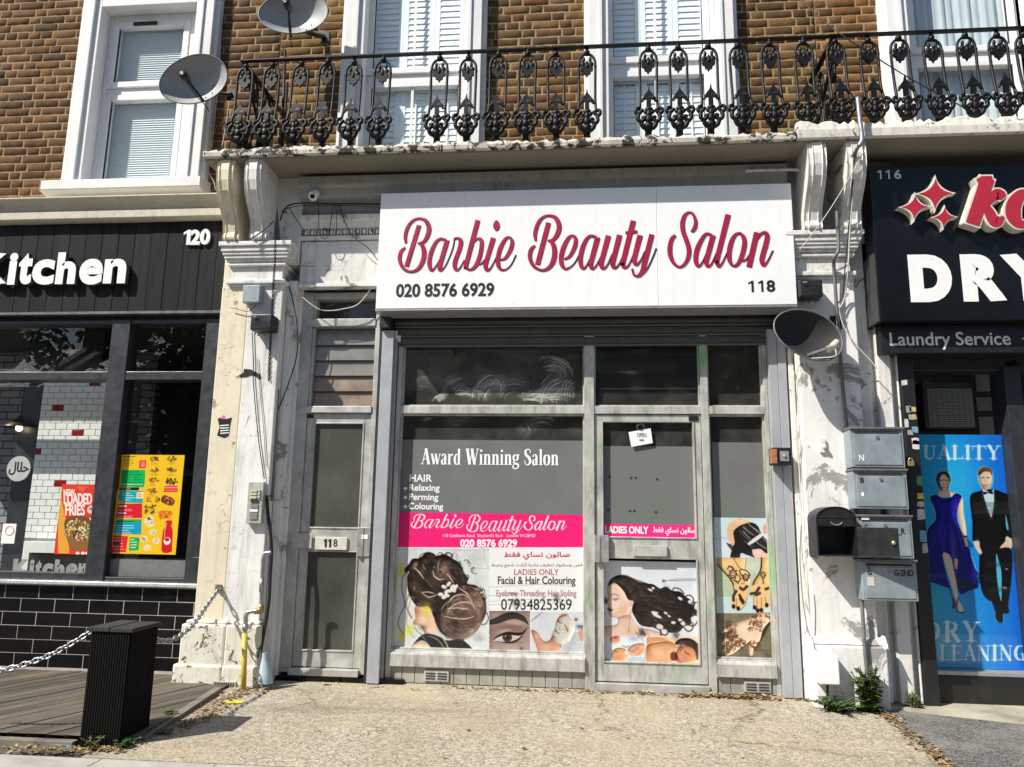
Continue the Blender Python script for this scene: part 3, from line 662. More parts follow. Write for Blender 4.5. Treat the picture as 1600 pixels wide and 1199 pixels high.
me = bpy.data.meshes.new('deck'); bm.to_mesh(me); bm.free(); me.materials.append(M['deck'])
o = bpy.data.objects.new('deck', me); COL.objects.link(o); kind(o, 'structure')
def beam(name, a, b, w, h, mat, parent=None):
    a, b = Vector(a), Vector(b); d = (b-a).normalized(); s_ = Vector((0, 0, 1)).cross(d).normalized()*w/2; u = Vector((0, 0, h)); mb = MB()
    mb.add([a-s_, a+s_, a+s_+u, a-s_+u, b-s_, b+s_, b+s_+u, b-s_+u], [(0, 1, 2, 3), (7, 6, 5, 4), (0, 4, 5, 1), (1, 5, 6, 2), (2, 6, 7, 3), (3, 7, 4, 0)]); return mb.build(name, mat, parent, bevel=.004)
M['oldtimber'] = simple('grey_weathered_timber', (.2, .175, .14), .85, var=.4, scale=10, bump=.4, dirt=.5)
tag(beam('edging_timber', (-2.44, -.42, -.03), (-2.37, -1.44, -.075), .055, .05, M['oldtimber']), 'grey weathered timber edging along the side of the deck', 'timber', 'timber edgings of the deck')
tag(beam('edging_timber', (-6, -1.535, -.085), (-2.68, -1.535, -.085), .05, .055, M['oldtimber']), 'grey weathered timber edging along the front of the deck', 'timber', 'timber edgings of the deck')
# ------------------------------------------------------------------ brickwork
M['brick'] = attr_mat('stock_brick', .85, .2, .85, .7)
M['mortar'] = simple('lime_mortar', (.34, .245, .13), .9, var=.3, scale=20, bump=.5, spec=.2)
def bricks(parent, x0, x1, z0, z1, Y, holes, pal, seed):
    r = random.Random(seed); mb = MB(); row = 0; z = z0
    while z < z1:
        x = x0-(.0 if row % 2 else .16)-r.uniform(0, .03); k = row
        while x < x1:
            L = .215 if k % 2 == 0 else .1025; k += 1
            if r.random() < .12: L = .215 if L < .2 else .1025
            segs = [(max(x, x0), min(x+L, x1))]
            for hx0, hx1, hz0, hz1 in holes:
                if z+.066 > hz0 and z < hz1:
                    ns = []
                    for a, b in segs:
                        if b <= hx0 or a >= hx1: ns.append((a, b)); continue
                        if a < hx0: ns.append((a, hx0))
                        if b > hx1: ns.append((hx1, b))
                    segs = ns
            for a, b in segs:
                if b-a < .02: continue
                c = r.choice(pal); g = r.uniform(.74, 1.16); c = (c[0]*g*1.22, c[1]*g*1.02, c[2]*g*.72)
                nx = 6 if b-a > .15 else 4; nz = 4; dz = r.uniform(-.0015, .0015); dy = r.uniform(-.003, .0012); vs = []
                for j in range(nz+1):
                    for i in range(nx+1):
                        ed = (i in (0, nx)) or (j in (0, nz)); fx, fz = i/nx, j/nz
                        if i in (1, nx-1): fx = (.007/(b-a)) if i == 1 else 1-.007/(b-a)
                        if j in (1, nz-1): fz = .1 if j == 1 else .9
                        jx = r.uniform(-.0035, .0035) if ed else 0; jz = r.uniform(-.004, .004) if ed else 0
                        vs.append((a+fx*(b-a)+jx, Y+dy+(.006 if ed else r.uniform(-.0015, .002)), z+dz+fz*.0655+jz))
                q = nx+1
                fs = [(j*q+i, j*q+i+1, (j+1)*q+i+1, (j+1)*q+i) for j in range(nz) for i in range(nx)]
                mb.add(vs, fs, 0, c)
        # next
            x += L+.0105
        z += .0755; row += 1
    w = mb.build('brick_wall', M['brick'], parent, smooth=True)
    mo = MB(); xs = sorted({x0, x1}|{h for q in holes for h in q[:2] if x0 < h < x1})
    for a, b in zip(xs[:-1], xs[1:]):
        cur = z0
        for h in sorted([h for h in holes if h[0] <= (a+b)/2 <= h[1]], key=lambda h: h[2]):
            if h[2] > cur: mo.box(a, b, Y+.0042, Y+.1, cur, h[2])
            cur = max(cur, h[3])
        if cur < z1: mo.box(a, b, Y+.0042, Y+.1, cur, z1)
    mo.build('mortar', M['mortar'], w)
    return w
PALL = [(.19, .105, .045), (.165, .088, .038), (.21, .115, .048), (.14, .077, .036), (.18, .09, .04), (.22, .13, .06), (.1, .06, .034)]
PALR = [(.2, .12, .046), (.17, .098, .04), (.22, .14, .058), (.19, .088, .04), (.15, .088, .038), (.24, .155, .07), (.105, .066, .034), (.13, .09, .046)]
PALX = [(.24, .12, .048), (.2, .098, .04), (.26, .14, .058), (.19, .1, .042), (.28, .165, .075), (.14, .08, .038)]
# ------------------------------------------------------------------ three premises
RES = T('shop_building', 'brown brick building above the black fronted restaurant numbered 120', 'building', (-3.9, .15, 0))
SAL = T('shop_building', 'brick building with the white signed beauty salon numbered 118 on its ground floor', 'building', (0, .15, 0))
DRY = T('shop_building', 'brick building over the black signed dry cleaner numbered 116', 'building', (3.2, .15, 0))
YB = .15
W1, W2, W3, W4 = (-3.80, 1.285), (-1.415, 1.245), (.65, 1.245), (3.045, 1.3)
ZF, ZT = 3.9, 6.45
bricks(RES, -5.6, -2.62, 3.72, ZT, YB, [(W1[0]-.45, W1[0]+.45, 3.93, 5.61)], PALL, 3)
bricks(SAL, -2.61, 1.9, 3.9, ZT, YB, [(W2[0]-.43, W2[0]+.43, 3.8, 6.15), (W3[0]-.43, W3[0]+.43, 3.8, 6.15)], PALR, 5)
bricks(DRY, 1.91, 4.6, 3.9, ZT, YB, [(W4[0]-.45, W4[0]+.45, 3.8, 6.15)], PALX, 6)
M['wglass'] = glass('window_glass', (1, 1, 1), 1.45)
def blindmat():
    m = NT('white_blind_fabric'); m.set(col=m.mix(m.noise(3, 3, .5), (.76, .87, .89), (.82, .9, .91)), rough=.6); return m.mat
M['blind'] = blindmat()
M['curtain'] = simple('pale_blue_curtain', (.5, .6, .64), .8, var=.15, scale=3, bump=0)
def upper_window(b, cx, w, z0, z1, zm, gl, gr, sill, style, head=False):
    xo0, xo1 = cx-w/2, cx+w/2; xi0, xi1 = xo0+.2, xo1-.2
    fr = MB()                                            # plastic frame and the two sashes
    fy0, fy1 = .19, .26; zt = z1 if head else ZT
    fr.box(xi0, gl-.055, fy0, fy1, z0, zt); fr.box(gr+.055, xi1, fy0, fy1, z0, zt)
    if head: fr.box(gl-.055, gr+.055, fy0, fy1, zt-.07, zt)
    ut = zt-.135 if head else zt
    for (a, c, y0) in ((z0, zm-.035, fy0-.005), (zm+.035, zt-(.07 if head else 0), fy0-.012)):
        lo = a+.055; hi = c-(.055 if (c < zt-.01 or head) else 0)
        fr.box(gl-.055, gl, y0, fy1-.01, a, c); fr.box(gr, gr+.055, y0, fy1-.01, a, c)
        fr.box(gl, gr, y0, fy1-.01, a, lo); 
        if hi < c: fr.box(gl, gr, y0, fy1-.01, hi, c)
    fr.box(gl-.055, gr+.055, fy0+.01, fy1, zm-.034, zm+.034)
    win = fr.build('window', M['upvc'], b, bevel=.006)
    if head:
        v = MB(); v.box(cx-.2, cx+.02, fy0-.03, fy0-.014, zt-.118, zt-.092); v.build('trickle_vent', M['darkgap'], win)
    for a, c in ((z0+.055, zm-.09), (zm+.09, ut)):
        g = MB(); g.add([(gl, fy0+.026, a), (gr, fy0+.026, a), (gr, fy0+.026, c), (gl, fy0+.026, c)], [(0, 1, 2, 3)]); g.build('pane', M['wglass'], win)
        ga = MB(); ga.box(gl-.001, gl+.006, fy0+.004, fy0+.021, a, c); ga.box(gr-.006, gr+.001, fy0+.004, fy0+.021, a, c); ga.box(gl, gr, fy0+.004, fy0+.021, a, a+.006); ga.build('gasket', M['darkgap'], win)
    # moulded stucco surround with a deep reveal
    s = MB(); k = [(0, .035, .085), (.035, .12, .05), (.12, .15, .035), (.15, .2, .06)]
    for o0, o1, y in k:
        s.box(xo0+o0, xo0+o1, y, .3, z0-.0, zt+.2); s.box(xo1-o1, xo1-o0, y, .3, z0, zt+.2)
    if head:
        s.box(xi0, xi1, .06, .3, z1, z1+.3)
    s.build('surround', M['stucco'], win, bevel=.004)
    if sill:
        q = MB(); q.prism_x([(.3, z0), (-.03, z0-.015), (-.03, z0-.1), (.02, z0-.115), (.3, z0-.115)], xo0-.09, xo1+.03); q.build('sill', M['stucco'], win, bevel=.006)
    bl = MB()
    if style == 'venetian':
        z = z0+.05
        while z < zt:
            bl.add([(gl-.03, .265, z), (gr+.03, .265, z), (gr+.03, .278, z+.018), (gl-.03, .278, z+.018)], [(0, 1, 2, 3)]); z += .0215
        bl.box(gl-.05, gr+.05, .285, .295, z0, zt); bl.build('blind', M['blind'], win)
    elif style == 'shutter':
        n = 3 if gr-gl > .7 else 2; pw = (gr-gl+.08)/n
        for i in range(n):
            a, c = gl-.04+i*pw, gl-.04+(i+1)*pw
            bl.box(a, a+.045, .265, .295, z0, zt); bl.box(c-.045, c-.002, .265, .295, z0, zt)
            for zz in (z0+.06, zm-.05): bl.box(a+.045, c-.045, .267, .293, zz-.05, zz+.05)
            z = z0+.14
            while z < zt:
                if abs(z-zm+.05) > .08:
                    bl.add([(a+.045, .266, z), (c-.047, .266, z), (c-.047, .277, z+.058), (a+.045, .277, z+.058), (a+.045, .27, z-.004), (c-.047, .27, z-.004), (c-.047, .281, z+.052), (a+.045, .281, z+.052)], [(0, 1, 2, 3), (4, 5, 1, 0), (7, 6, 5, 4)])
                z += .056
            bl.box((a+c)/2-.006, (a+c)/2+.006, .258, .265, z0+.12, zm-.12)
        bl.box(gl-.06, gr+.06, .32, .33, z0, zt)
        bl.build('shutter_blind', M['blind'], win)
        gb = MB(); cx2 = (gl+gr)/2-.02
        gb.box(cx2-.011, cx2+.011, fy0+.012, fy0+.021, z0+.055, zm-.09); gb.box(cx2-.011, cx2+.011, fy0+.012, fy0+.021, zm+.09, ut); gb.build('glazing_bar', M['upvc'], win)
    else:
        n = 40; pts = [(gl-.05+(gr-gl+.1)*i/n, .30+.012*math.sin(i*1.9)+.008*math.sin(i*.7)) for i in range(n+1)]
        bl.add([(x, y, z0) for x, y in pts]+[(x, y, ZT) for x, y in pts], [(i, i+1, i+n+2, i+n+1) for i in range(n)]); bl.build('curtain', M['curtain'], win, smooth=True)
    bk = MB(); bk.box(xi0, xi1, .9, .95, z0-.1, zt+.2); bk.build('room_wall', M['darkgap'], win)
    return win
upper_window(RES, W1[0], W1[1], 3.93, 5.60, 4.846, -4.145, -3.53, True, 'venetian', True)
upper_window(SAL, W2[0], W2[1], 3.9, 6.3, 4.875, -1.79, -1.035, False, 'shutter')
upper_window(SAL, W3[0], W3[1], 3.9, 6.3, 4.89, .27, 1.012, False, 'shutter')
upper_window(DRY, W4[0], W4[1], 3.9, 6.3, 4.87, 2.70, 3.42, False, 'curtain')
# ------------------------------------------------------------------ balcony slab, cornices, brackets
def rough_slab(parent, name, x0, x1, zb, zt, yf, mats, jag=.012, lip=.03):
    """projecting slab with a ragged weathered top arris"""
    r = random.Random(int(x0*100)+7); n = int((x1-x0)/.03); mb = MB(); pr = []
    for i in range(n+1):
        x = x0+(x1-x0)*i/n; j = r.uniform(-1, 1)*jag+math.sin(x*5)*jag*.5
        pr.append([(yf+.035, zb-.012), (yf+.03, zb), (yf, zb+.006), (yf-.004+r.uniform(-.003, .003), (zb+zt)/2), (yf+.004+r.uniform(0, .006), zt-.012+j), (yf+.025, zt+j), (yf+.08, zt+.004), (.3, zt+.012), (.3, zb-.012)])
    m = len(pr[0]); vs = [(x0+(x1-x0)*i/n, y, z) for i in range(n+1) for y, z in pr[i]]; fs = []; mi = []
    for i in range(n):
        for k in range(m):
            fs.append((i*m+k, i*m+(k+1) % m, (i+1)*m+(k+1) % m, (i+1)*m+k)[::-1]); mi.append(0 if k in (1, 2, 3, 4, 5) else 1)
    mb.add(vs, fs); mb.m = mi
    mb.add(vs[:m], [list(range(m))], 0); mb.add(vs[-m:], [list(range(m))[::-1]], 0)
    return mb.build(name, mats, parent)
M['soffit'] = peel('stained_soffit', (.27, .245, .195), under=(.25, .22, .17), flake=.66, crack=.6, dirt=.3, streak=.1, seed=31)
M['edge_white'] = peel('broken_white_coping', (.72, .69, .62), under=(.11, .09, .06), flake=.6, crack=1., dirt=.5, streak=.15, seed=17, flake_scale=9)
rough_slab(SAL, 'balcony_slab', -2.86, 1.52, 3.835, 3.905, -.5, [M['slab_edge'], M['soffit']])
rough_slab(DRY, 'balcony_slab', 1.525, 4.7, 3.84, 3.965, -.5, [M['edge_white'], M['soffit']], .02)
# restaurant cornice
r_ = MB(); r_.prism_x([(.16, 3.72), (-.17, 3.70), (-.17, 3.685), (-.145, 3.67), (-.10, 3.64), (-.085, 3.60), (-.115, 3.595), (-.115, 3.53), (-.09, 3.515), (.16, 3.515)], -5.6, -2.80)
r_.build('cornice', peel('cream_cornice_paint', (.62, .57, .46), under=(.2, .17, .12), flake=.68, crack=1., dirt=.3, streak=.3, seed=9), RES, bevel=.004)
BR = [(-.10, 3.83), (-.455, 3.83), (-.468, 3.74), (-.462, 3.66), (-.44, 3.585), (-.40, 3.52), (-.35, 3.46), (-.305, 3.39), (-.285, 3.31), (-.295, 3.262), (-.28, 3.245), (-.10, 3.245)]
for b, lst in ((SAL, [(-2.755, -2.625), (-2.535, -2.405), (1.60, 1.725)]), (DRY, [(1.865, 1.995)])):
    for x0, x1 in lst:
        q = MB(); q.prism_x([(y, z) for y, z in BR], x0, x1)
        q.prism_x([(y-.012, z) for y, z in BR[1:-1]]+[(-.2, 3.245), (-.2, 3.83)], x0+.03, x1-.03)
        q.build('bracket', M['cream'] if x0 < -2.6 else M['white_dirty'], b, bevel=.006)
def capital(parent, x0, x1, yf, mat, ztop=3.242):
    q = MB()
    for z0, z1, p in ((3.205, 3.242, .085), (3.165, 3.205, .07), (3.14, 3.165, .06), (3.115, 3.14, .05), (3.095, 3.115, .035), (3.08, 3.095, .02), (3.062, 3.08, .028), (2.95, 3.062, .0), (2.918, 2.95, .03), (2.9, 2.918, .012)):
        q.box(x0-p, x1+p, yf-p-.004, .12, z0, z1)
    return q.build('capital', mat, parent, bevel=.006)
capital(SAL, -2.70, -2.29, -.2, M['white'])
capital(SAL, 1.55, 1.93, -.2, M['white_dirty'])
# pilasters
q = MB(); q.box(-2.77, -2.552, -.2, .3, .42, 2.905); q.box(-2.77, -2.552, -.195, .2, 2.9, 3.1); q.build('pilaster', M['cream'], RES, bevel=.008)
q = MB(); q.box(-2.552, -2.28, -.203, .3, .42, 2.905); q.build('pilaster', M['white'], SAL, bevel=.008)
q = MB(); q.box(-2.83, -2.5, -.255, .3, -.03, .40); q.box(-2.81, -2.5, -.235, .3, .395, .425); q.box(-2.86, -2.5, -.27, .28, -.04, .13); q.build('plinth', M['plinth_peel'], RES, bevel=.015)
q = MB(); q.box(-2.5, -2.25, -.258, .3, -.03, .402); q.box(-2.5, -2.262, -.238, .3, .395, .425); q.box(-2.5, -2.235, -.273, .28, -.04, .13); q.build('plinth', M['plinth_peel'], SAL, bevel=.015)
q = MB(); q.box(-2.28, -2.215, -.11, .3, 0, 2.87); q.box(-2.29, -2.20, -.125, .3, 2.87, 2.97); q.box(-2.215, -2.185, -.04, .3, 0, 2.93); q.box(-2.275, -2.235, -.118, -.1, .1, 2.8); q.build('door_jamb', M['patchy'], SAL, bevel=.005)
q = MB(); q.box(1.535, 1.95, -.2, .3, .42, 2.905); q.build('pilaster', M['patchy'], SAL, bevel=.008)
q = MB(); q.box(1.50, 1.535, -.06, .3, 0, 2.9); q.box(1.485, 1.5, -.02, .3, 0, 2.7); q.build('door_jamb', M['white_dirty'], SAL, bevel=.006)
q = MB(); q.box(1.515, 1.985, -.25, .3, -.02, .38); q.prism_x([(.2, .43), (-.215, .43), (-.25, .38), (.2, .38)], 1.515, 1.985); q.build('plinth', M['patchy'], SAL, bevel=.012)
q = MB(); q.box(1.95, 2.06, -.10, .3, 0, 3.25); q.box(2.06, 2.10, -.05, .3, 0, 3.25); q.box(2.10, 2.19, -.12, .3, 0, 3.25); q.box(2.2, 2.24, -.04, .3, 0, 3.25); q.box(2.24, 2.255, -.085, .3, 0, 3.25); q.build('pilaster', M['white_dirty'], DRY, bevel=.006)
# wall between and over the brackets, entablature over the shop sign
q = MB(); q.box(-2.8, -2.2, -.13, .3, 3.1, 3.83); q.build('wall', M['white_dirty'], SAL)
q = MB(); q.box(1.52, 2.3, -.12, .3, 3.2, 3.83); q.build('wall', M['greyplaster'], SAL)
q = MB(); q.box(-2.2, 1.52, -.10, .3, 2.95, 3.82); q.prism_x([(-.1, 3.80), (-.225, 3.79), (-.225, 3.715), (-.2, 3.70), (-.2, 3.64), (-.15, 3.61), (-.1, 3.60)], -2.2, 1.52)
q.build('entablature', M['greyplaster'], SAL, bevel=.004)
q = MB(); q.prism_x([(-.1, 3.50), (-.17, 3.49), (-.165, 3.455), (-.14, 3.44), (-.13, 3.40), (-.1, 3.39)], -2.2, -1.4); q.prism_x([(-.1, 3.335), (-.135, 3.33), (-.135, 3.31), (-.1, 3.30)], -2.2, -1.4)
for i in range(16):
    x = -2.16+i*.052; q.ball((x, -.115, 3.365), .019, n=8, sc=(.85, .8, 1.3)); q.box(x+.022, x+.029, -.128, -.1, 3.34, 3.39)
q.build('moulding', M['white_dirty'], SAL)
q = MB(); q.box(-2.19, -1.4, -.115, -.05, 2.945, 3.29); q.box(-2.19, -1.4, -.135, -.05, 2.915, 2.945); q.build('overdoor_panel', M['white_dirty'], SAL, bevel=.003)
# ------------------------------------------------------------------ salon shopfront
M['dust'] = None
def dustmat(name, col):
    m = NT(name); t = m.t; at = m.n('Attribute', 0, attribute_name='Col')
    tr = t.nodes.new('ShaderNodeBsdfTransparent'); df = t.nodes.new('ShaderNodeBsdfDiffuse'); df.inputs[0].default_value = (*col, 1)
    mx = t.nodes.new('ShaderNodeMixShader'); t.links.new(m.n('SeparateColor', 0, {0: at}), mx.inputs[0]); t.links.new(tr.outputs[0], mx.inputs[1]); t.links.new(df.outputs[0], mx.inputs[2])
    t.links.new(mx.outputs[0], m.out.inputs[0]); t.nodes.remove(m.b); return m.mat
M['dust'] = dustmat('wiped_dust', (.75, .75, .7))
M['shopglass'] = glass('shop_glass', (.8, .82, .8), 1.5, dust=.22, dustcol=(.3, .29, .25))
M['greyfilm'] = simple('grey_window_film', (.15, .154, .152), .38, var=.06, scale=4, bump=0)
def frostfilm():
    m = NT('grey_film_with_overspray'); n1 = m.noise(2.1, 5, .6); n2 = m.noise(2.6, 5, .6, m.map(loc=(7, 3, 1)))
    col = m.mix(m.ramp(n1, .5, .8, 0, .3), (.15, .154, .152), (.07, .18, .06)); col = m.mix(m.ramp(n2, .55, .8, 0, .4), col, (.1, .07, .11))
    m.set(col=col, rough=.4); return m.mat
M['film'] = frostfilm()
def paintedalu():
    m = NT('grubby_aluminium_with_overspray'); a = m.noise(9, 7, .7); st = m.noise(6, 7, .7, m.map((2.5, 2.5, .5)))
    col = m.mix(m.ramp(a, .3, .7), (.42, .42, .39), (.58, .58, .54)); col = m.mix(m.ramp(st, .47, .66, 0, .65), col, (.13, .13, .115))
    col = m.mix(m.ramp(m.noise(2.2, 4, .55, m.map(loc=(3.1, 0, 1.7))), .6, .72, 0, .45), col, (.14, .45, .1))
    m.set(col=col, rough=m.ramp(a, .3, .7, .34, .55), metal=.2); m.bump(a, .1, .003); return m.mat
M['salalu'] = paintedalu()
FX = lambda px, py, Y=0.: P(px, py, Y).x
FZ = lambda px, py, Y=0.: P(px, py, Y).z
# room behind the glass
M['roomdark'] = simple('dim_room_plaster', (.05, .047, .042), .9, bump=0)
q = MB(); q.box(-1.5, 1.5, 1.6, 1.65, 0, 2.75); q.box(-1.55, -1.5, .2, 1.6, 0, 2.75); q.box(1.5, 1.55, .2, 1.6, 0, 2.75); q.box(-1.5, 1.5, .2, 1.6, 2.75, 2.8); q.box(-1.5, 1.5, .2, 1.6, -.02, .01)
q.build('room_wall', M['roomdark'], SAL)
SFX0, SFX1 = -1.405, 1.36
zt0, zt1 = 1.945, 2.003          # transom
zs = .232                          # sill top
xm0, xm1 = .024, .096              # left mullion
xm2, xm3 = .862, .93               # right mullion
f = MB()
f.box(SFX0, SFX0+.035, -.005, .09, .0, 2.56); f.box(xm0, xm1, -.012, .09, .0, 2.56); f.box(xm2+.015, xm3, -.012, .09, .0, 2.56); f.box(SFX1-.03, SFX1, -.005, .09, 0, 2.56)
for a, b in ((SFX0+.035, xm0), (xm1, xm2+.015), (xm3, SFX1-.03)):
    f.box(a, b, -.008, .09, zt0, zt1)
    f.box(a, b, .01, .085, 2.50, 2.56)
for a, b in ((SFX0+.035, xm0), (xm3, SFX1-.03)):
    f.prism_x([(.09, .118), (-.03, .118), (-.03, .205), (.0, zs-.01), (.0, zs), (.09, zs)], a, b)
# glazing beads
for a, b, c, d in ((SFX0+.035, xm0, zs, zt0), (SFX0+.035, xm0, zt1, 2.5), (xm1, xm2+.015, zt1, 2.5), (xm3, SFX1-.03, zs, zt0), (xm3, SFX1-.03, zt1, 2.5)):
    f.box(a, a+.012, .02, .06, c, d); f.box(b-.012, b, .02, .06, c, d); f.box(a+.012, b-.012, .02, .06, c, c+.012); f.box(a+.012, b-.012, .02, .06, d-.012, d)
front = f.build('shopfront_frame', M['salalu'], SAL, bevel=.003)
g = MB()
for a, b, c, d in ((SFX0+.047, xm0-.012, zs+.012, zt0-.012), (SFX0+.047, xm0-.012, zt1+.012, 2.5), (xm3+.012, SFX1-.042, zs+.012, zt0-.012), (xm3+.012, SFX1-.042, zt1+.012, 2.5)):
    g = MB(); g.add([(a, .055, c), (b, .055, c), (b, .055, d), (a, .055, d)], [(0, 1, 2, 3)]); g.build('pane', M['shopglass'], front)
# louvre over the door: four glass blades
M['louvre'] = glass('dusty_louvre_glass', (.6, .6, .56), 1.4, rough=.2, dust=.25, dustcol=(.16, .15, .125), refl=.35)
for i in range(4):
    z = zt1+.01+i*.122; g = MB(); g.add([(xm1+.015, .03, z), (xm2, .03, z), (xm2, .055, z+.128), (xm1+.015, .055, z+.128), (xm1+.015, .036, z), (xm2, .036, z)], [(0, 1, 2, 3), (0, 4, 5, 1)]); g.build('louvre_blade', M['louvre'], front)
# stall riser of narrow boards
M['riser'] = simple('grubby_cream_boards', (.36, .35, .3), .6, var=.18, scale=8, bump=.15, dirt=.55)
for a, b in ((SFX0+.03, xm0), (xm3, SFX1-.03)):
    x = a; q = MB()
    while x < b-.01:
        q.box(x+.0015, min(x+.0915, b), .0, .05, .005, .114); x += .0935
    q.build('stall_riser', M['riser'], SAL, bevel=.003)
def airbrick(parent, x, z, y):
    q = MB(); q.box(x-.09, x+.09, y-.012, y, z-.037, z+.04); 
    v = q.build('vent_grille', M['alu'], parent, bevel=.004); 
    s = MB()
    for o in (-.042, .042):
        for k in range(3): s.box(x+o-.034, x+o+.034, y-.016, y-.013, z-.022+k*.018, z-.014+k*.018, 0)
    s.build('slot', M['darkgap'], v)
airbrick(SAL, -1.03, .058, 0.); airbrick(SAL, 1.2, .058, 0.)
# front door
dr = MB(); dx0, dx1, dz0, dz1 = xm1+.004, xm2+.011, .06, 1.94
gx0, gx1 = dx0+.05, dx1-.048
gz_ = lambda py: FZ(1010, py, .03)
z_a, z_b, z_c, z_d, z_e = gz_(661), gz_(842), gz_(874), gz_(1037), gz_(1062)
dr.box(dx0, gx0, .005, .055, dz0, dz1); dr.box(gx1, dx1, .005, .055, dz0, dz1)
dr.box(gx0, gx1, .005, .055, z_a, dz1); dr.box(gx0, gx1, .005, .055, z_c, z_b); dr.box(gx0, gx1, .005, .055, dz0, z_d)
for c, d in ((z_b, z_a), (z_d, z_c)):
    dr.box(gx0, gx0+.01, -.003, .05, c, d); dr.box(gx1-.012, gx1, -.003, .05, c, d); dr.box(gx0+.01, gx1-.012, -.003, .05, c, c+.01)
door = dr.build('door', M['salalu'], SAL, bevel=.003)
g = MB(); g.add([(gx0, .045, z_b), (gx1, .045, z_b), (gx1, .045, z_a), (gx0, .045, z_a)], [(0, 1, 2, 3)]); g.build('pane', M['shopglass'], door)
q = MB(); q.box(FX(929, 850, -.02), FX(951, 850, -.02), -.03, .004, FZ(940, 879, -.02), FZ(940, 836.5, -.02)); q.box(FX(935, 850, -.03), FX(938, 850, -.03), -.036, -.031, FZ(940, 877, -.02), FZ(940, 838.5, -.02)); q.build('lock_plate', M['alu_clean'], door, bevel=.002)
q = MB(); q.rect(RC(989, 853, 1042, 870, .0), -.016, .004); q.build('letter_plate', M['alu'], door, bevel=.003)
q = MB(); q.rect(RC(1076, 651, 1091, 658, .0), -.004, .004); q.build('maker_plate', M['blackplastic'], door)
q = MB(); q.box(xm1, xm2+.015, -.03, .09, .0, .052); q.build('threshold', M['alu'], SAL, bevel=.004)
q = MB(); q.box(xm0+.0, xm2, .06, .12, 0, .2); q.build('threshold', M['darkgap'], SAL)
# roller shutter and its side guides
SH = T('roller_shutter', 'grey steel roller shutter rolled up under the white salon sign between two grey side guides', 'shutter', (0, -.03, 0))
q = MB(); q.box(-1.52, -1.43, -.075, .06, .005, 2.58); q.box(-1.43, -1.412, -.03, .03, .005, 2.52); gd = q.build('guide_rail', M['guide'], SH, bevel=.003)
q = MB(); q.box(1.362, 1.425, -.06, .06, .005, 2.57); q.box(1.4265, 1.485, -.066, .06, .005, 2.57); q.build('guide_rail', M['guide'], SH, bevel=.003)
q = MB(); q.box(-1.545, -1.5212, -.06, .1, .005, 2.78); q.build('guide_backing', M['anthracite'], SH)
M['slat'] = simple('dark_steel_slats', (.1, .1, .1), .45, .4, .2, 12, .05, dirt=.4)
for k in range(3):
    z = 2.462+k*.075; q = MB()
    q.prism_x([(.03, z), (-.015, z), (-.02, z+.008), (-.012, z+.02), (-.018, z+.045), (-.012, z+.068), (0, z+.073), (.03, z+.073)], -1.44, 1.43); q.build('slat', M['slat'], SH)
q = MB(); q.box(-1.5, 1.46, -.015, .2, 2.688, 3.1); q.box(-1.535, -1.452, -.12, .05, 2.59, 2.8); q.box(1.43, 1.5, -.1, .05, 2.575, 2.8); q.build('housing', M['anthracite'], SH, bevel=.004)
q = MB(); q.box(-1.44, -1.39, -.02, -.016, 2.5, 2.55); q.box(-1.445, -1.415, -.03, -.021, 2.53, 2.585); q.build('bracket', M['upvc'], SH)
# shop sign
SG = T('shop_sign', 'large white sign box with crimson script lettering and a phone number over the shop window', 'sign', (0, -.28, 2.676))
YS = -.285
q = MB(); q.box(-1.523, .555, YS, -.06, 2.69, 3.604); q.box(.5565, 1.523, YS, -.06, 2.69, 3.604); q.build('sign_panel', M['white_sign'], SG, bevel=.003)
q = MB(); q.box(-1.526, 1.526, YS+.004, -.06, 2.676, 2.689); q.build('bottom_trim', M['alu_clean'], SG)
q = MB(); b_ = MB(); k = 0
for key, (ox, oy, sc, strokes) in SCRIPT.items():
    for st in strokes:
        pts = []
        for x, y, w in st:
            X, Z = XZ(ox+x/sc, oy+y/sc, YS); pts.append((X, Z, w/sc/213.))
        pts2 = [(x, z, max(w, .0085)) for x, z, w in pts]
        ribbon(b_, pts2, YS-.0015-k*.00004, grow=.0024)
        ribbon(q, [(x, z, w if w > .0072 else .0) for x, z, w in pts], YS-.005-k*.00004); k += 1
b_.build('letter_edge', simple('dark_letter_returns', (.03, .006, .012), .5, bump=0), SG); q.build('script_lettering', M['crimson'], SG)
q = MB(); text_mesh(q, '020 8576 6929', RC(619, 443.5, 772, 464.5, YS), YS-.002, .0035); q.build('lettering', M['black_txt'], SG)
q = MB(); one(q, RC(1169, 439.5, 1177.5, 457.5, YS), YS-.002); one(q, RC(1184.5, 439, 1192.5, 457, YS), YS-.002); text_mesh(q, '8', RC(1197.5, 438.5, 1211, 457, YS), YS-.002, .0035); q.build('lettering', M['black_txt'], SG)
for px, py in ((1185, 292), (1185, 296), (634, 477), (803, 475), (1190, 470), (700, 300), (985, 318)):
    x, z = XZ(px, py, YS); MB().disc_y((x, z), .003, YS-.002, YS, 8).build('screw', M['alu'], SG)
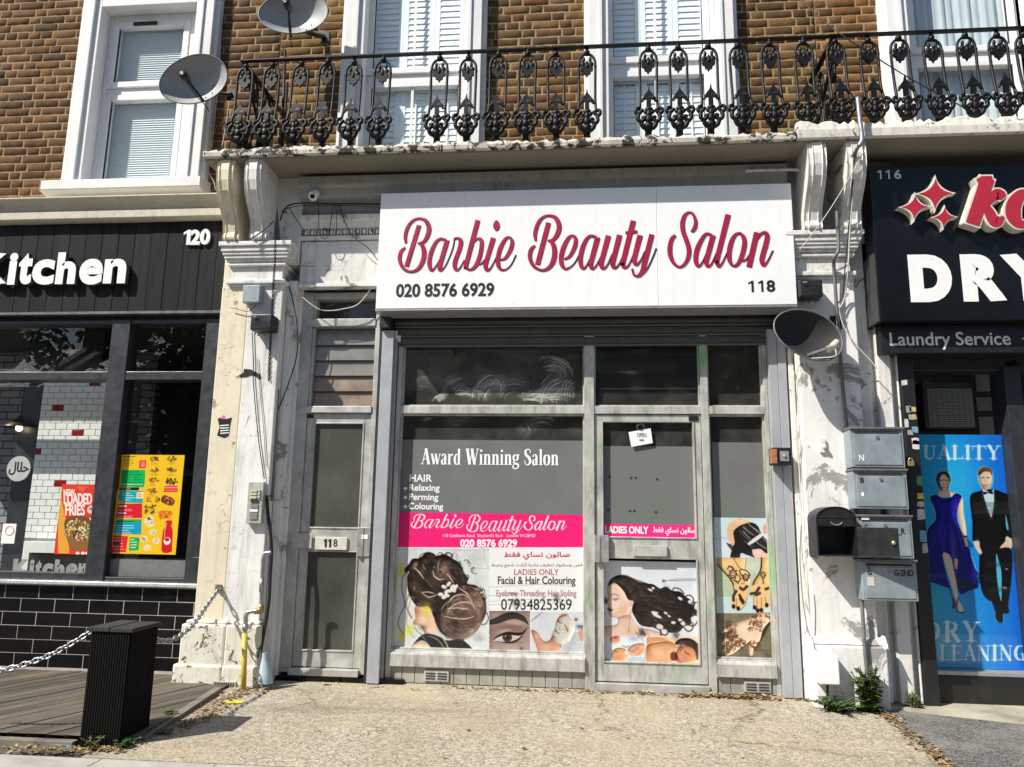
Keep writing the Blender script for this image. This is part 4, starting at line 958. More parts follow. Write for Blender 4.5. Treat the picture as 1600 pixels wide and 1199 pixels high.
# film, lettering and prints on the window
YF = .047
film = tag(MB().rect(RC(613, 688.5, 912, 804, YF), YF, YF+.003).build('window_film', M['greyfilm']), 'plain grey film across the large shop window behind the award winning lettering', 'window film', 'grey films on the salon glass')
x0, x1, z0, z1 = RC(658, 702, 874, 727, YF)
def wtxt(mb, s, l, t, r, b, Y, bold=.0):
    text_mesh(mb, s, RC(l, t, r, b, Y), Y, bold)
q = MB()
for k, st in enumerate(serif_strokes('Award Winning Salon', (x0, x1, z0, z1), 1.12)): ribbon(q, st, YF-.0012-k*.00003)
q.build('lettering', M['white_txt'], film); q = MB()
for s_, l, t, r, b in (('HAIR', 640, 742, 675, 753.5), ('Relaxing', 639.5, 757.5, 687, 771), ('Perming', 639, 772, 685, 785.5), ('Colouring', 638.5, 786.5, 692.5, 800)):
    wtxt(q, s_, l, t, r, b, YF-.0015, .0017)
for py in (764, 778, 792.5):
    x, z = XZ(633.5, py, YF); q.disc_y((x, z), .012, YF-.0015)
q.build('lettering', M['white_txt'], film)
x, z = XZ(790, 745, YF)
tag(MB().rect(RC(939.5, 698, 1088, 822, YF-.004), YF-.006, YF-.004).build('window_film', M['film']), 'grey film on the upper glass of the salon door with small dark glue spots', 'window film', 'grey films on the salon glass')
fm = bpy.data.objects['window_film.001']; q = MB()
for px, py in ((953, 745), (987, 747), (994, 747), (1028, 749), (951, 797), (985, 799), (992, 799), (1026, 801)): q.box(FX(px, py)-.009, FX(px, py)+.007, YF-.0075, YF-.0065, FZ(px, py)-.008, FZ(px, py)+.008)
q.build('glue_spot', M['darkgap'], fm)
tag(MB().rect(RC(1114, 692, 1204, 811, YF), YF, YF+.003).build('window_film', M['film']), 'narrow grey film with green spray dust on the right hand pane above the henna prints', 'window film', 'grey films on the salon glass')
tag(MB().rect(RC(943, 820, 1090, 840, YF-.004), YF-.008, YF-.0062).build('door_banner', simple('pink_vinyl', (.78, .02, .22), .4, var=.03, bump=0)), 'narrow pink strip on the salon door reading ladies only', 'banner')
q = MB(); wtxt(q, 'LADIES ONLY', 945.5, 823, 1013, 834.5, YF-.0095, .0022); wtxt(q, arabic('صالون نساي فقط'), 1020, 824, 1088, 838, YF-.0095, .0012); q.build('lettering', M['white_txt'], bpy.data.objects['door_banner'])
# hanging card on the door
OC = T('door_card', 'small white open card hanging crooked behind the glass of the salon door', 'card', (0, 0, 0))
q = MB(); pts = [XZ(982, 676, .02), XZ(1016.5, 670, .02), XZ(1020, 693, .02), XZ(986.5, 699, .02)]; q.poly_xz(pts, .02, .023); cd_ = q.build('card', M['white_txt'], OC, bevel=.002)
q = MB(); text_mesh(q, 'OPEN', RC(995, 677, 1010, 684, .018), .0185, .0008); q.rect(RC(999, 687, 1006, 690, .018), .0185, .0188); q.build('lettering', M['cable_grey'], cd_)
q = MB(); q.tube([(P(1001+6*math.cos(a), 672-4+5*math.sin(a), .018)) for a in np.linspace(0, 6.3, 14)], .002, 5); q.build('ring', M['steel'], OC)
# ---- side door of number 118
sd = MB(); SX0, SX1 = -2.185, -1.546
jl, jr = SX0+.085, SX1-.045
zt_ = 2.905; r1a, r1b = FZ(540, 511, 0), FZ(540, 500, 0); r2a, r2b = FZ(530, 646, 0), FZ(530, 636, 0)
sd.box(SX0, jl, -.02, .1, .05, zt_); sd.box(jr, SX1, -.02, .1, .05, zt_); sd.box(jl, jr, -.01, .1, zt_-.05, zt_)
sd.box(SX0+.03, jr, -.03, .1, r1a-.004, r1b); sd.box(SX0+.03, jr, -.03, .1, r2a-.002, r2b)
sd.box(jl, jl+.02, .0, .08, r2b, r1a-.01); sd.box(jl, jl+.02, .0, .08, r1b, zt_-.05)
sd.box(jl-.01, jr, -.045, .1, .035, .085)
sf = sd.build('side_door_frame', M['alu'], SAL, bevel=.004)
g = MB(); g.add([(jl+.02, .06, r1b), (jr, .06, r1b), (jr, .06, zt_-.05), (jl+.02, .06, zt_-.05)], [(0, 1, 2, 3)]); g.build('pane', M['shopglass'], sf)
hz = (r1a-.02-r2b)/5
M['blade1'] = simple('frosted_louvre_blade', (.2, .195, .18), .2, var=.2, scale=5, bump=.02, dirt=.2); M['blade2'] = simple('browned_louvre_blade', (.22, .165, .12), .3, var=.3, scale=6, bump=.02, dirt=.3)
for i in range(5):
    z = r2b+i*hz; g = MB(); g.add([(jl+.022, .025, z+.002), (jr-.002, .025, z+.002), (jr-.002, .05, z+hz+.006), (jl+.022, .05, z+hz+.006), (jl+.022, .033, z+.002), (jr-.002, .033, z+.002)], [(0, 1, 2, 3), (0, 4, 5, 1)]); g.build('louvre_blade', M['blade2'] if i < 2 else M['blade1'], sf)
q = MB(); q.box(SX0, SX1, .12, .14, 0, 2.9); q.box(SX0-.02, SX1, .02, .12, -.02, .034); q.build('lobby_wall', M['darkgap'], SAL)
def wired():
    m = NT('wired_obscure_glass')
    s_ = m.map((1, 1, 1)); sp = m.n('SeparateXYZ', 0, {0: s_}); zz = m.n('SeparateXYZ', 2, {0: s_})
    gx = m.math('PINGPONG', m.math('ADD', sp, m.math('MULTIPLY', m.noise(30, 3), .004)), .0062); gzz = m.math('PINGPONG', m.math('ADD', zz, m.math('MULTIPLY', m.noise(33, 3), .004)), .0062)
    grid = m.math('MINIMUM', gx, gzz); line = m.ramp(grid, .0006, .0016, 1, 0)
    b = m.noise(1.8, 5, .6)
    col = m.mix(m.ramp(b, .35, .7), (.038, .041, .034), (.09, .093, .08)); col = m.mix(m.math('MULTIPLY', line, .22), col, (.14, .14, .12))
    m.set(col=col, rough=.22, spec=.6); m.bump(m.noise(140, 4, .6), .3, .003); return m.mat
M['wired'] = wired()
# leaf
lx0, lx1 = jl+.002, jr-.002; ly0, ly1 = .0, .05; lz0, lz1 = .09, r2a-.006
gl0, gl1 = lx0+.055, lx1-.052
za, zb, zc, zd = FZ(530, 661), FZ(520, 827), FZ(515, 861), FZ(510, 1019)
d = MB(); d.box(lx0, gl0, ly0, ly1, lz0, lz1); d.box(gl1, lx1, ly0, ly1, lz0, lz1); d.box(gl0, gl1, ly0, ly1, za, lz1); d.box(gl0, gl1, ly0, ly1, zc, zb); d.box(gl0, gl1, ly0, ly1, lz0, zd)
for c, e in ((zb, za), (zd, zc)):
    d.box(gl0, gl0+.012, -.006, ly1, c, e); d.box(gl1-.012, gl1, -.006, ly1, c, e); d.box(gl0+.012, gl1-.012, -.006, ly1, c, c+.012); d.box(gl0+.012, gl1-.012, -.004, ly1, e-.01, e)
leaf = d.build('door', M['alu'], SAL, bevel=.003)
for c, e in ((zb, za), (zd, zc)):
    g = MB(); g.box(gl0, gl1, .02, .028, c, e); g.build('pane', M['wired'], leaf)
lp = MB(); lp.rect(RC(492.5, 840, 542.5, 860, -.01), -.016, -.001); lpo = lp.build('letter_plate', simple('cream_letter_plate', (.62, .6, .52), .4, bump=0), leaf, bevel=.003)
q = MB(); one(q, RC(505.5, 843, 510.5, 856, -.016), -.018, .6); one(q, RC(512.5, 843, 517.5, 856, -.016), -.018, .6); text_mesh(q, '8', RC(521, 843, 527, 855, -.016), -.018, .0005); q.build('lettering', M['black_txt'], lpo)
q = MB(); a = RC(558, 825, 583, 870, -.02); q.box(a[0], a[1]-.0, -.03, -.001, a[2], a[3]); q.box(a[0]+.045, a[0]+.05, -.036, -.031, a[2], a[3]); q.build('lock_guard', M['alu_clean'], leaf, bevel=.002)
q = MB(); q.rect(RC(565, 836, 575, 843, -.03), -.0335, -.031); q.build('sticker', M['white_txt'], leaf)
q = MB(); a = RC(457, 834, 488, 857, -.01); q.box(a[0], a[1], -.024, -.0205, a[2], a[3]); q.build('tape', simple('clear_tape', (.5, .47, .46), .3, var=.3, scale=20, bump=0), leaf)
q = MB(); c = P(582, 744, 0); q.disc_y((c.x, c.z), .017, -.012, 0, 18); kl = q.build('keyhole', simple('brass', (.35, .25, .1), .35, .9, bump=0), leaf); q = MB(); q.disc_y((c.x, c.z), .008, -.015, -.0125, 12); q.build('cylinder', M['darkgap'], kl)
q = MB(); q.rect(RC(478, 648.5, 490, 654, -.001), -.004, -.001); q.build('maker_plate', M['blackplastic'], leaf)
# black tile step in front of the side door
M['blacktile'] = simple('black_glazed_tile', (.006, .0055, .006), .14, var=.3, bump=0, spec=.22)
q = MB(); x = -2.2
for w_ in (.2, .29, .21, .24): q.box(x, x+w_-.006, -.05, .02, -.01, .032); x += w_
q.build('step_tile', M['blacktile'], SAL, bevel=.004)
# ------------------------------------------------------------------ printed sheets on the salon glass
DK = [(26, 20, 18), (40, 31, 27), (60, 46, 38), (85, 64, 52)]
LT = [(150, 118, 98), (196, 164, 140), (228, 205, 182), (110, 80, 64)]
def canvas_on(pxl, pxr, pyt, pyb, Y, W, base=(235, 238, 238)):
    x0, x1, z0, z1 = RC(pxl, pyt, pxr, pyb, Y)
    H = int(W*(z1-z0)/(x1-x0)); c = Canvas(W, H, (x0, -z1, x1, -z0), base); c.box = (x0, x1, z0, z1); return c
def smudge(c, x, y, rx, ry, op=.75, n=26, ang=.9, col=(30, 28, 28)):
    for _ in range(n):
        u, v = c.rng.normal(0, .45, 2); l = ry*c.rng.uniform(.3, .9)
        a, b = x+u*rx, y+v*ry
        c.stroke([(a-l*math.cos(ang)*.5, b-l*math.sin(ang)*.5), (a+l*math.cos(ang)*.5, b+l*math.sin(ang)*.5)], c.rng.uniform(2, 5), col, op*c.rng.uniform(.15, .7), 1)
    c.blob(x, y, rx*.7, ry*.6, col, op*.55)
# ---- large poster
YA = .043
c = canvas_on(610.5, 912.6, 803, 1021, YA, 520)
c.use(605, 855, 6.853, YA)                               # bridal updo against pale bricks
c.rect(-60, 0, 1105, 1200, (222, 228, 227)); c.cloud(9, (190, 197, 196), .5, .8, .7)
for pts in ([(40, 35), (380, 25), (760, 40), (1090, 30)], [(880, 230), (1090, 235)], [(1040, 20), (1040, 110), (1085, 230)], [(950, 280), (960, 380), (1080, 520)], [(40, 405), (160, 400)], [(20, 580), (120, 575)], [(375, 20), (372, 60)], [(60, 180), (200, 190)], [(700, 38), (830, 42)]):
    c.stroke(pts, 7, (165, 172, 171), .6)
hair = [(185,250),(235,185),(280,130),(345,125),(420,65),(500,75),(520,100),(620,85),(720,140),(790,200),(830,290),(870,340),(860,395),(960,420),(1000,500),(1050,560),(1060,700),(1020,800),(985,860),(930,920),(840,960),(800,1000),(640,960),(560,900),(500,760),(450,650),(330,640),(260,560),(220,450),(215,300)]
c.poly([(300,640),(380,630),(450,690),(500,760),(510,900),(480,965),(410,935),(370,860),(330,838),(280,832),(285,790),(305,760)], (222, 178, 145))
c.blob(390, 780, 60, 70, (245, 215, 188), .8); c.blob(380, 865, 50, 26, (120, 95, 84), .7); c.blob(450, 900, 40, 60, (236, 224, 215), .7); c.blob(330, 690, 34, 40, (190, 130, 95), .6)
c.poly([(255,1075),(380,940),(520,945),(640,1000),(740,990),(830,1010),(900,1135),(450,1130),(455,1060),(400,1010),(340,1010)], (42, 42, 44))
c.poly([(190,1120),(260,1060),(350,1012),(440,1040),(458,1130),(200,1140)], (240, 208, 178)); c.blob(330, 1075, 70, 35, (252, 232, 212), .7)
hm = c.mask(hair); c.put(hm, (40, 31, 27))
low = [(620,640),(760,520),(900,520),(1000,600),(1005,800),(930,915),(820,985),(640,950),(560,850),(560,720)]
c.poly(low, (98, 76, 66), 1, 3); c.poly([(560,760),(640,790),(900,800),(960,860),(860,950),(700,985),(590,900)], (84, 68, 62), .9, 5)
for g, n, cols, w in (
    ([[(240,200),(300,260),(380,350),(470,450),(560,520)],[(300,130),(380,230),(450,340),(520,430),(600,480)],[(430,75),(440,190),(500,310),(560,400),(620,450)]], 120, DK+LT[:1], (3, 9)),
    ([[(520,100),(500,200),(520,290),(580,360),(660,400)],[(620,85),(570,190),(580,280),(640,340),(720,380)],[(720,140),(660,210),(660,290),(720,340),(780,380)]], 130, DK+LT, (3, 9)),
    ([[(720,150),(790,220),(800,290),(830,330),(860,380)],[(640,180),(740,250),(780,320),(800,360),(820,400)]], 50, DK, (4, 10)),
    ([[(230,300),(250,420),(300,520),(400,600),(520,640)],[(260,260),(330,380),(430,470),(520,520),(620,540)]], 110, DK+[(130, 105, 85)], (3, 9)),
    ([[(640,640),(720,540),(820,515),(900,570),(940,680)],[(640,700),(740,620),(830,600),(910,640),(940,740)],[(620,750),(760,700),(860,690),(930,720),(960,780)]], 130, LT+DK[2:], (3, 9)),
    ([[(760,430),(860,420),(960,500),(1000,600),(990,760)],[(780,460),(870,500),(930,580),(960,680),(960,780)],[(800,400),(940,420),(1030,540),(1050,660),(1000,800)]], 130, LT+DK[1:], (3, 9)),
    ([[(560,700),(620,850),(720,930),(840,940),(960,860)],[(600,740),(700,800),(820,820),(920,800),(980,790)]], 110, [(120, 92, 82), (70, 54, 48), (150, 115, 104), (90, 66, 60)], (3, 8))):
    c.strands(g, n, cols, w, 12, .75)
for g, n, cols, w, jt in (
    ([[(200,240),(260,215),(340,250),(400,330)],[(260,160),(330,170),(400,240),(460,330)],[(350,120),(410,150),(450,230),(480,330)]], 60, DK+LT[:2]+[(20,16,14)]*3, (2, 7), 10),
    ([[(400,120),(450,80),(520,110),(560,180)],[(380,200),(450,140),(530,170),(600,250)]], 40, LT[:2]+DK, (2, 6), 8),
    ([[(640,660),(700,560),(800,530),(880,560),(930,640)],[(660,720),(760,650),(850,640),(920,690),(950,760)]], 70, LT+[(60,46,40)]*3, (2, 6), 8),
    ([[(560,760),(640,860),(760,920),(880,880)],[(640,800),(760,840),(880,830),(970,800)]], 60, [(60,46,42),(140,110,100),(40,32,30),(170,140,128)], (2, 6), 10)):
    c.strands(g, n, cols, w, jt, .9)
for _ in range(46):
    a = c.rng.uniform(-2.6, 1.5); cx_, cy_ = 620+395*math.cos(a), 520+430*math.sin(a); r_ = c.rng.uniform(10, 34); t0 = c.rng.uniform(0, 6.3)
    c.stroke([(cx_+r_*math.cos(t0+t), cy_+r_*math.sin(t0+t)) for t in (0, .8, 1.6, 2.4, 3.2)], c.rng.uniform(4, 9), DK[c.rng.integers(4)], .85, 3)
c.cloud(26, (24, 19, 17), .5, .72, .55, hm); c.cloud(40, (205, 178, 156), .62, .78, .45, hm)
for p in ([(490,255),(510,320),(560,350),(610,345)], [(640,290),(680,340),(710,390)], [(640,640),(690,550),(780,512),(860,530),(905,590)], [(650,690),(720,620),(830,590),(910,610),(945,670)], [(610,745),(720,765),(840,770),(930,745)], [(765,440),(840,490),(900,540)], [(300,230),(350,280),(390,340)], [(370,490),(440,485),(500,500)], [(380,500),(450,540),(540,510)], [(650,660),(760,655),(860,665)]):
    c.stroke([(*q, 3+9*math.sin(math.pi*(i+.5)/len(p))) for i, q in enumerate(p)], 0, (236, 216, 196), .85)
for p in ([(350,130),(360,90),(430,62),(490,75),(515,110)], [(255,165),(265,140),(300,150),(280,170),(255,165)], [(860,350),(875,320),(850,300)], [(960,430),(995,450),(985,480),(950,470)], [(1000,510),(1050,520),(1050,570),(1010,560)], [(1060,700),(1085,760),(1060,820),(1010,835)], [(740,170),(780,160),(785,205),(750,210)]):
    c.stroke(p, 9, (48, 38, 34), .9)
for p, cl, w in (([(215,255),(165,340),(160,460),(180,560),(185,640),(125,770),(128,860),(185,945)], (70, 58, 48), 9), ([(230,270),(200,350),(190,480),(185,560)], (220, 205, 175), 14), ([(230,520),(205,620),(240,720),(265,760)], (160, 130, 105), 20), ([(250,580),(215,720),(215,830),(260,930),(290,975)], (110, 90, 74), 6), ([(500,760),(520,850),(560,930),(620,1010),(665,1110)], (205, 180, 152), 14), ([(430,950),(520,980),(590,1050),(610,1110)], (222, 200, 170), 7), ([(290,850),(320,900),(380,950),(415,1010)], (95, 78, 64), 7), ([(370,960),(410,1000),(370,1100)], (190, 160, 130), 5), ([(880,1060),(940,1120)], (60, 60, 60), 7), ([(580,700),(600,640),(650,590)], (200, 180, 160), 8)):
    c.stroke(p, w, cl, .9)
c.relief(hm, 9, 34); c.relief(c.mask(low), 7, 30); c.relief(c.mask([(300,640),(380,630),(450,690),(500,760),(510,900),(480,965),(410,935),(370,860),(330,838),(280,832),(285,790),(305,760)]), 7, 40, (-.7, .2)); c.relief(c.mask([(190,1120),(260,1060),(350,1012),(440,1040),(458,1130),(200,1140)]), 6, 30)
for x, y in ((610,430),(660,400),(700,430),(735,430),(680,470),(640,480),(575,510),(610,540),(640,520),(720,460)): c.blob(x, y, 30, 19, (238, 235, 226), 1, c.rng.uniform(0, 3), 5); c.blob(x+6, y+5, 8, 6, (178, 165, 145), .9)
for x, y, r in ((155,250,34),(145,200,20),(75,445,28),(240,890,44),(425,670,46),(140,300,24),(160,960,40),(200,1180,40)): c.blob(x, y, r, r*1.4, (214, 214, 30), .75)
smudge(c, 990, 980, 90, 60, .35, 30, 1.1, (70, 80, 82)); c.photo()
# text block
c.use(755, 850, 6.479, YA); c.rect(62, 40, 1030, 690, (238, 242, 241))
c.text(arabic('صالون نساي فقط'), (210, 86, 876, 164), (188, 42, 92), 4)
ar = arabic('قص وسشوار تنظيف بشرة أزالت شمع وخيط'); c.text(ar, (82, 192, 1003, 246), (120, 70, 92), 2)
c.text('LADIES ONLY', (315, 261, 762, 319), (172, 40, 60), 2); c.text('Facial & Hair Colouring', (150, 333, 931, 436), (44, 40, 46), 4)
c.text('Eyebrow Threading, Hair Styling', (135, 472, 941, 556), (168, 84, 110), 2.5); c.text('07934825369', (182, 562, 893, 672), (22, 22, 26), 3)
for y in (430, 520, 575, 610): c.stroke([(60, y+10), (300, y), (600, y-14), (900, y+5)], 10, (150, 158, 158), .35)
smudge(c, 335, 600, 55, 70, .8); smudge(c, 745, 555, 50, 60, .8); smudge(c, 300, 505, 60, 22, .5, 20, 0)
# close-up of an eye
c.rect(62, 682, 474, 1200, (158, 136, 126)); ek = c.mask([(62, 682), (474, 682), (474, 1200), (62, 1200)], False)
c.blob(270, 1090, 260, 90, (188, 165, 154), .9, clip=ek); c.blob(110, 720, 90, 40, (176, 160, 146), .8, clip=ek); c.blob(270, 860, 190, 70, (112, 82, 74), .85, -.2, clip=ek); c.blob(330, 800, 140, 26, (196, 172, 158), .8, .05, clip=ek); c.blob(450, 740, 50, 40, (150, 130, 110), .6, clip=ek)
c.stroke([(66,800,40),(150,775,66),(240,738,72),(330,730,62),(410,765,48),(455,820,8)], 0, (44, 42, 38), .92, clip=ek)
c.blob(215, 885, 90, 24, (206, 184, 172), .7, -.2, clip=ek); c.poly([(95,980),(150,940),(240,912),(330,930),(390,950),(300,985),(220,1000),(150,985)], (205, 196, 190)); c.blob(243, 948, 48, 44, (62, 54, 54), 1, 0, 5); c.blob(243, 948, 20, 19, (16, 14, 14), 1, 0, 5); c.blob(228, 936, 8, 7, (230, 230, 230), .9)
c.stroke([(95,980,5),(150,938,18),(240,906,26),(330,915,28),(400,905,22),(448,845,4)], 0, (20, 16, 16), 1); c.stroke([(150,988,3),(240,1002,14),(330,985,22),(400,930,8)], 0, (36, 28, 27), .95)
for i in range(14): x = 130+i*20; c.stroke([(x, 990+6*math.sin(i)), (x-10+i*2, 1016)], 3, (40, 30, 28), .7, 1)
for x in (90, 110, 130, 190): c.stroke([(x, 1060), (x+40, 1110)], 3, (90, 76, 70), .7, 1)
smudge(c, 385, 1065, 30, 30, .5)
c.relief(ek, 10, 22)
# facial treatment
fk = c.mask([(484, 692), (1030, 700), (1030, 1200), (484, 1200)], False); c.put(fk, (214, 218, 222)); c.cloud(14, (190, 196, 204), .45, .75, .8, fk)
c.stroke([(484, 790, 8), (540, 740, 20), (600, 692, 10)], 0, (150, 152, 156), .8)
c.poly([(486,880),(545,895),(600,975),(660,985),(710,930),(770,1000),(745,1125),(585,1125),(530,1020)], (208, 156, 132)); c.blob(640, 1040, 60, 40, (226, 180, 158), .8); c.blob(545, 930, 30, 40, (228, 190, 165), .7)
c.poly([(735,800),(780,735),(850,722),(915,780),(915,870),(860,980),(790,1025),(725,985),(695,925),(722,860)], (206, 206, 198)); c.poly([(745,770),(790,712),(860,712),(830,732),(780,752),(745,800)], (196, 140, 112))
c.poly([(690,920),(720,985),(790,1025),(770,1060),(700,1000)], (196, 148, 126)); c.blob(790, 860, 26, 20, (226, 186, 168), .8); c.blob(770, 790, 30, 22, (214, 168, 148), .8); c.blob(845, 865, 24, 30, (200, 150, 130), .8)
c.stroke([(750,775),(775,800),(800,805)], 7, (70, 50, 44), .9); c.stroke([(825,820),(850,870),(855,892)], 8, (72, 52, 46), .9); c.stroke([(730,875),(745,895),(766,912)], 12, (150, 84, 78), .9); c.stroke([(780,840),(765,865),(778,872)], 5, (160, 115, 100), .9)
c.stroke([(880,730),(925,800),(915,880),(865,985)], 16, (236, 238, 240), .95); c.stroke([(905,760),(935,830),(925,910),(880,1000),(800,1060)], 5, (150, 155, 166), .8)
for p in ([(960,880),(900,990),(860,1090)], [(930,1000),(860,1050),(760,1100)], [(1000,1000),(960,1080)]): c.stroke(p, 7, (160, 166, 180), .7)
c.poly([(955,885),(1005,870),(1020,960),(985,985),(965,930)], (204, 160, 138)); smudge(c, 985, 840, 60, 34, .8, 40, .1, (40, 42, 46)); c.stroke([(870,840),(930,880),(965,885)], 10, (235, 235, 235), .9); c.blob(938, 768, 14, 14, (26, 26, 28), .95)
c.relief(c.mask([(735,800),(780,735),(850,722),(915,780),(915,870),(860,980),(790,1025),(725,985),(695,925),(722,860)]), 7, 40, (-.7,-.5)); c.relief(c.mask([(486,880),(545,895),(600,975),(660,985),(710,930),(770,1000),(745,1125),(585,1125),(530,1020)]), 7, 40)
# pink header
c.use(615, 800, 5.333, YA); c.rect(-60, -40, 1700, 299, (246, 34, 122)); c.stroke([(-20, 300), (800, 309), (1590, 318)], 6, (238, 240, 240)); c.rect(-60, 290, 1700, 296, (246, 34, 122))
for key, (bx0, by0, bx1, by1) in (('one', (150, 24, 588, 140)), ('two', (612, 30, 1075, 186)), ('three', (1090, 38, 1440, 156))):
    st = SCRIPT[key][3]; allp = np.array([p[:2] for k in st for p in k]); mn, mx = allp.min(0), allp.max(0)
    for off, cl, g in ((4, (120, 10, 60), 1.0), (0, (255, 246, 250), 1.0)):
        for k in st: c.stroke([(bx0+(p[0]-mn[0])/(mx[0]-mn[0])*(bx1-bx0)+off, by0+(p[1]-mn[1])/(mx[1]-mn[1])*(by1-by0)+off*.6, max(4.2, p[2]*.27*g)) for p in k], 0, cl, .9 if off == 0 else .5)
c.text("118 Goldhawk Road  Shepherd's Bush   London W128HD", (412, 187, 1180, 222), (255, 236, 246), 1.5); c.text('020 8576 6929', (558, 236, 1025, 293), (255, 250, 252), 7)
c.grain(3)
tag(c.mesh('window_poster', *c.box, YA, M['art']), 'large pink headed poster with an updo hairstyle photo low in the salon window', 'poster')
# ---- door poster
YD = .041
c = canvas_on(940.5, 1094.5, 878, 1036, YD, 330, (226, 231, 237)); c.use(935, 870, 6.663, YD)
c.cloud(5, (206, 214, 224), .45, .8, .8)
skin = (234, 202, 184)
c.poly([(100,310),(180,280),(265,365),(310,450),(362,470),(352,520),(335,560),(348,640),(430,740),(540,760),(660,800),(660,860),(40,860),(40,745),(190,708),(208,640),(135,627),(108,590),(112,560),(98,545),(104,520),(86,480),(98,425),(92,350)], skin)
c.blob(230, 560, 90, 50, (214, 160, 138), .55, -.5); c.blob(290, 640, 40, 110, (216, 172, 150), .6, .25); c.blob(180, 520, 60, 60, (244, 220, 206), .7); c.blob(110, 780, 110, 40, (216, 180, 164), .5); c.blob(330, 780, 50, 60, (208, 168, 150), .5); c.stroke([(335,560),(325,680),(312,800)], 12, (190, 140, 120), .6); c.stroke([(135,627),(170,632),(210,640)], 7, (190, 140, 120), .6)
hair = [(100,310),(125,245),(200,200),(285,200),(370,240),(440,285),(560,290),(640,335),(700,320),(770,360),(850,370),(920,430),(1000,480),(1035,560),(1000,640),(970,700),(890,735),(830,790),(720,790),(640,740),(540,738),(440,715),(385,640),(350,560),(365,470),(310,450),(265,365),(185,285),(130,292)]
c.put(c.mask(hair), (36, 29, 26))
c.strands([[(110,300),(190,270),(280,330),(350,430),(420,560)],[(150,230),(280,230),(390,310),(460,420),(560,560)],[(280,200),(400,260),(540,310),(660,390),(760,470)]], 150, [(30,24,22),(52,42,37),(84,70,62),(110,95,86),(64,52,46)], (3, 9), 10, .6)
c.strands([[(400,640),(520,700),(640,720),(760,760),(850,770)],[(400,520),(540,560),(680,620),(800,640),(900,680)],[(450,420),(600,430),(760,480),(880,500),(1000,540)]], 130, [(22,18,17),(48,38,34),(70,56,48),(96,80,70)], (4, 11), 16, .7)
hm2 = c.mask(hair); c.relief(hm2, 8, 26); c.relief(c.mask([(100,310),(180,280),(265,365),(310,450),(362,470),(352,520),(335,560),(300,620),(208,640),(135,627),(108,590),(112,560),(98,545),(104,520),(86,480),(98,425),(92,350)]), 8, 44, (-.8, -.1)); c.relief(c.mask([(208,640),(300,610),(348,640),(430,740),(540,760),(660,800),(660,860),(40,860),(40,745),(190,708)]), 8, 36); c.cloud(24, (96, 80, 70), .58, .8, .5, hm2); c.cloud(30, (14, 11, 10), .55, .75, .6, hm2)
for x, y, rx, ry, a in ((590,590,40,16,.2),(610,620,50,14,.4),(700,590,22,12,.6),(780,690,24,14,0),(860,670,34,16,.5),(960,480,30,24,0),(1020,520,20,34,.2),(1000,650,36,44,.3),(850,440,26,14,.5),(930,745,44,22,0),(740,620,18,12,0),(640,730,34,22,.3),(690,790,28,30,.2),(540,350,26,10,.4),(880,700,26,18,.4),(570,330,16,14,0)):
    c.blob(x, y, rx, ry, (226, 226, 226), .95, a, 4)
for p in ([(770,370),(790,330),(850,345),(890,390)], [(900,420),(950,405),(990,450),(960,500),(920,480)], [(990,480),(1045,490),(1045,570),(1000,590)], [(1000,600),(1040,640),(1000,720),(940,715)], [(890,740),(930,780),(975,760),(985,700)], [(650,760),(660,810),(710,815),(725,780)], [(580,740),(640,770),(650,820)], [(440,285),(500,285),(560,310),(620,335)], [(700,470),(760,430),(800,470),(850,520)], [(850,560),(920,520),(980,560),(950,620)], [(620,600),(700,570),(760,620),(840,610)], [(780,720),(860,680),(930,640),(1010,610)], [(540,690),(600,640),(660,690),(720,670)], [(860,400),(905,440),(880,500),(830,470)]):
    c.stroke(p, 11, (34, 27, 24), .95)
c.poly([(310,470),(345,462),(362,490),(350,522),(315,528)], (236, 200, 182)); c.stroke([(325,480),(345,490),(335,515)], 5, (190, 140, 120), .8)
c.stroke([(125,412),(165,394),(212,412)], 8, (120, 95, 84), .9); c.stroke([(150,440,4),(180,456,9),(218,432,4)], 0, (40, 30, 28), 1); c.blob(185, 435, 34, 10, (200, 170, 160), .8)
smudge(c, 72, 462, 34, 44, .95, 40); c.stroke([(98,540,10),(120,560,24),(155,552,4)], 0, (40, 26, 28), .95); smudge(c, 118, 556, 16, 22, .7, 20)
# small pictures along its foot
lk = c.mask([(40, 838), (488, 838), (488, 1140), (40, 1140)], False); c.put(lk, (234, 240, 243)); c.cloud(16, (200, 212, 220), .5, .8, .7, lk)
c.poly([(140,1000),(190,955),(270,960),(310,1030),(270,1095),(190,1105),(145,1060)], (228, 172, 132)); c.blob(210, 1060, 50, 30, (206, 140, 98), .6); c.stroke([(170,985),(200,1000)], 6, (90, 60, 46), .9); c.stroke([(250,930),(290,945),(320,930)], 8, (110, 84, 70), .8)
c.poly([(120,860),(150,835),(215,830),(225,880),(190,905),(140,900)], (216, 150, 128)); c.blob(180, 850, 20, 16, (170, 60, 60), .6)
c.poly([(300,990),(340,930),(420,905),(480,915),(480,1000),(420,1050),(330,1030)], (224, 176, 142)); c.stroke([(320,990),(370,985),(410,950)], 18, (214, 120, 110), .8); c.stroke([(390,1040),(440,1000),(475,950)], 6, (170, 120, 92), .7); c.blob(300, 1000, 24, 20, (246, 244, 242), .9, 0, 4); c.poly([(280,1110),(330,1050),(440,1040),(480,1110)], (190, 206, 218)); c.blob(370, 860, 50, 24, (150, 170, 210), .7)
smudge(c, 455, 800, 60, 60, .85, 60, 1.3)
rk = c.mask([(500, 842), (1100, 842), (1100, 1140), (500, 1140)], False); c.put(rk, (238, 214, 176)); c.stroke([(494, 838), (494, 1140)], 10, (244, 246, 246))
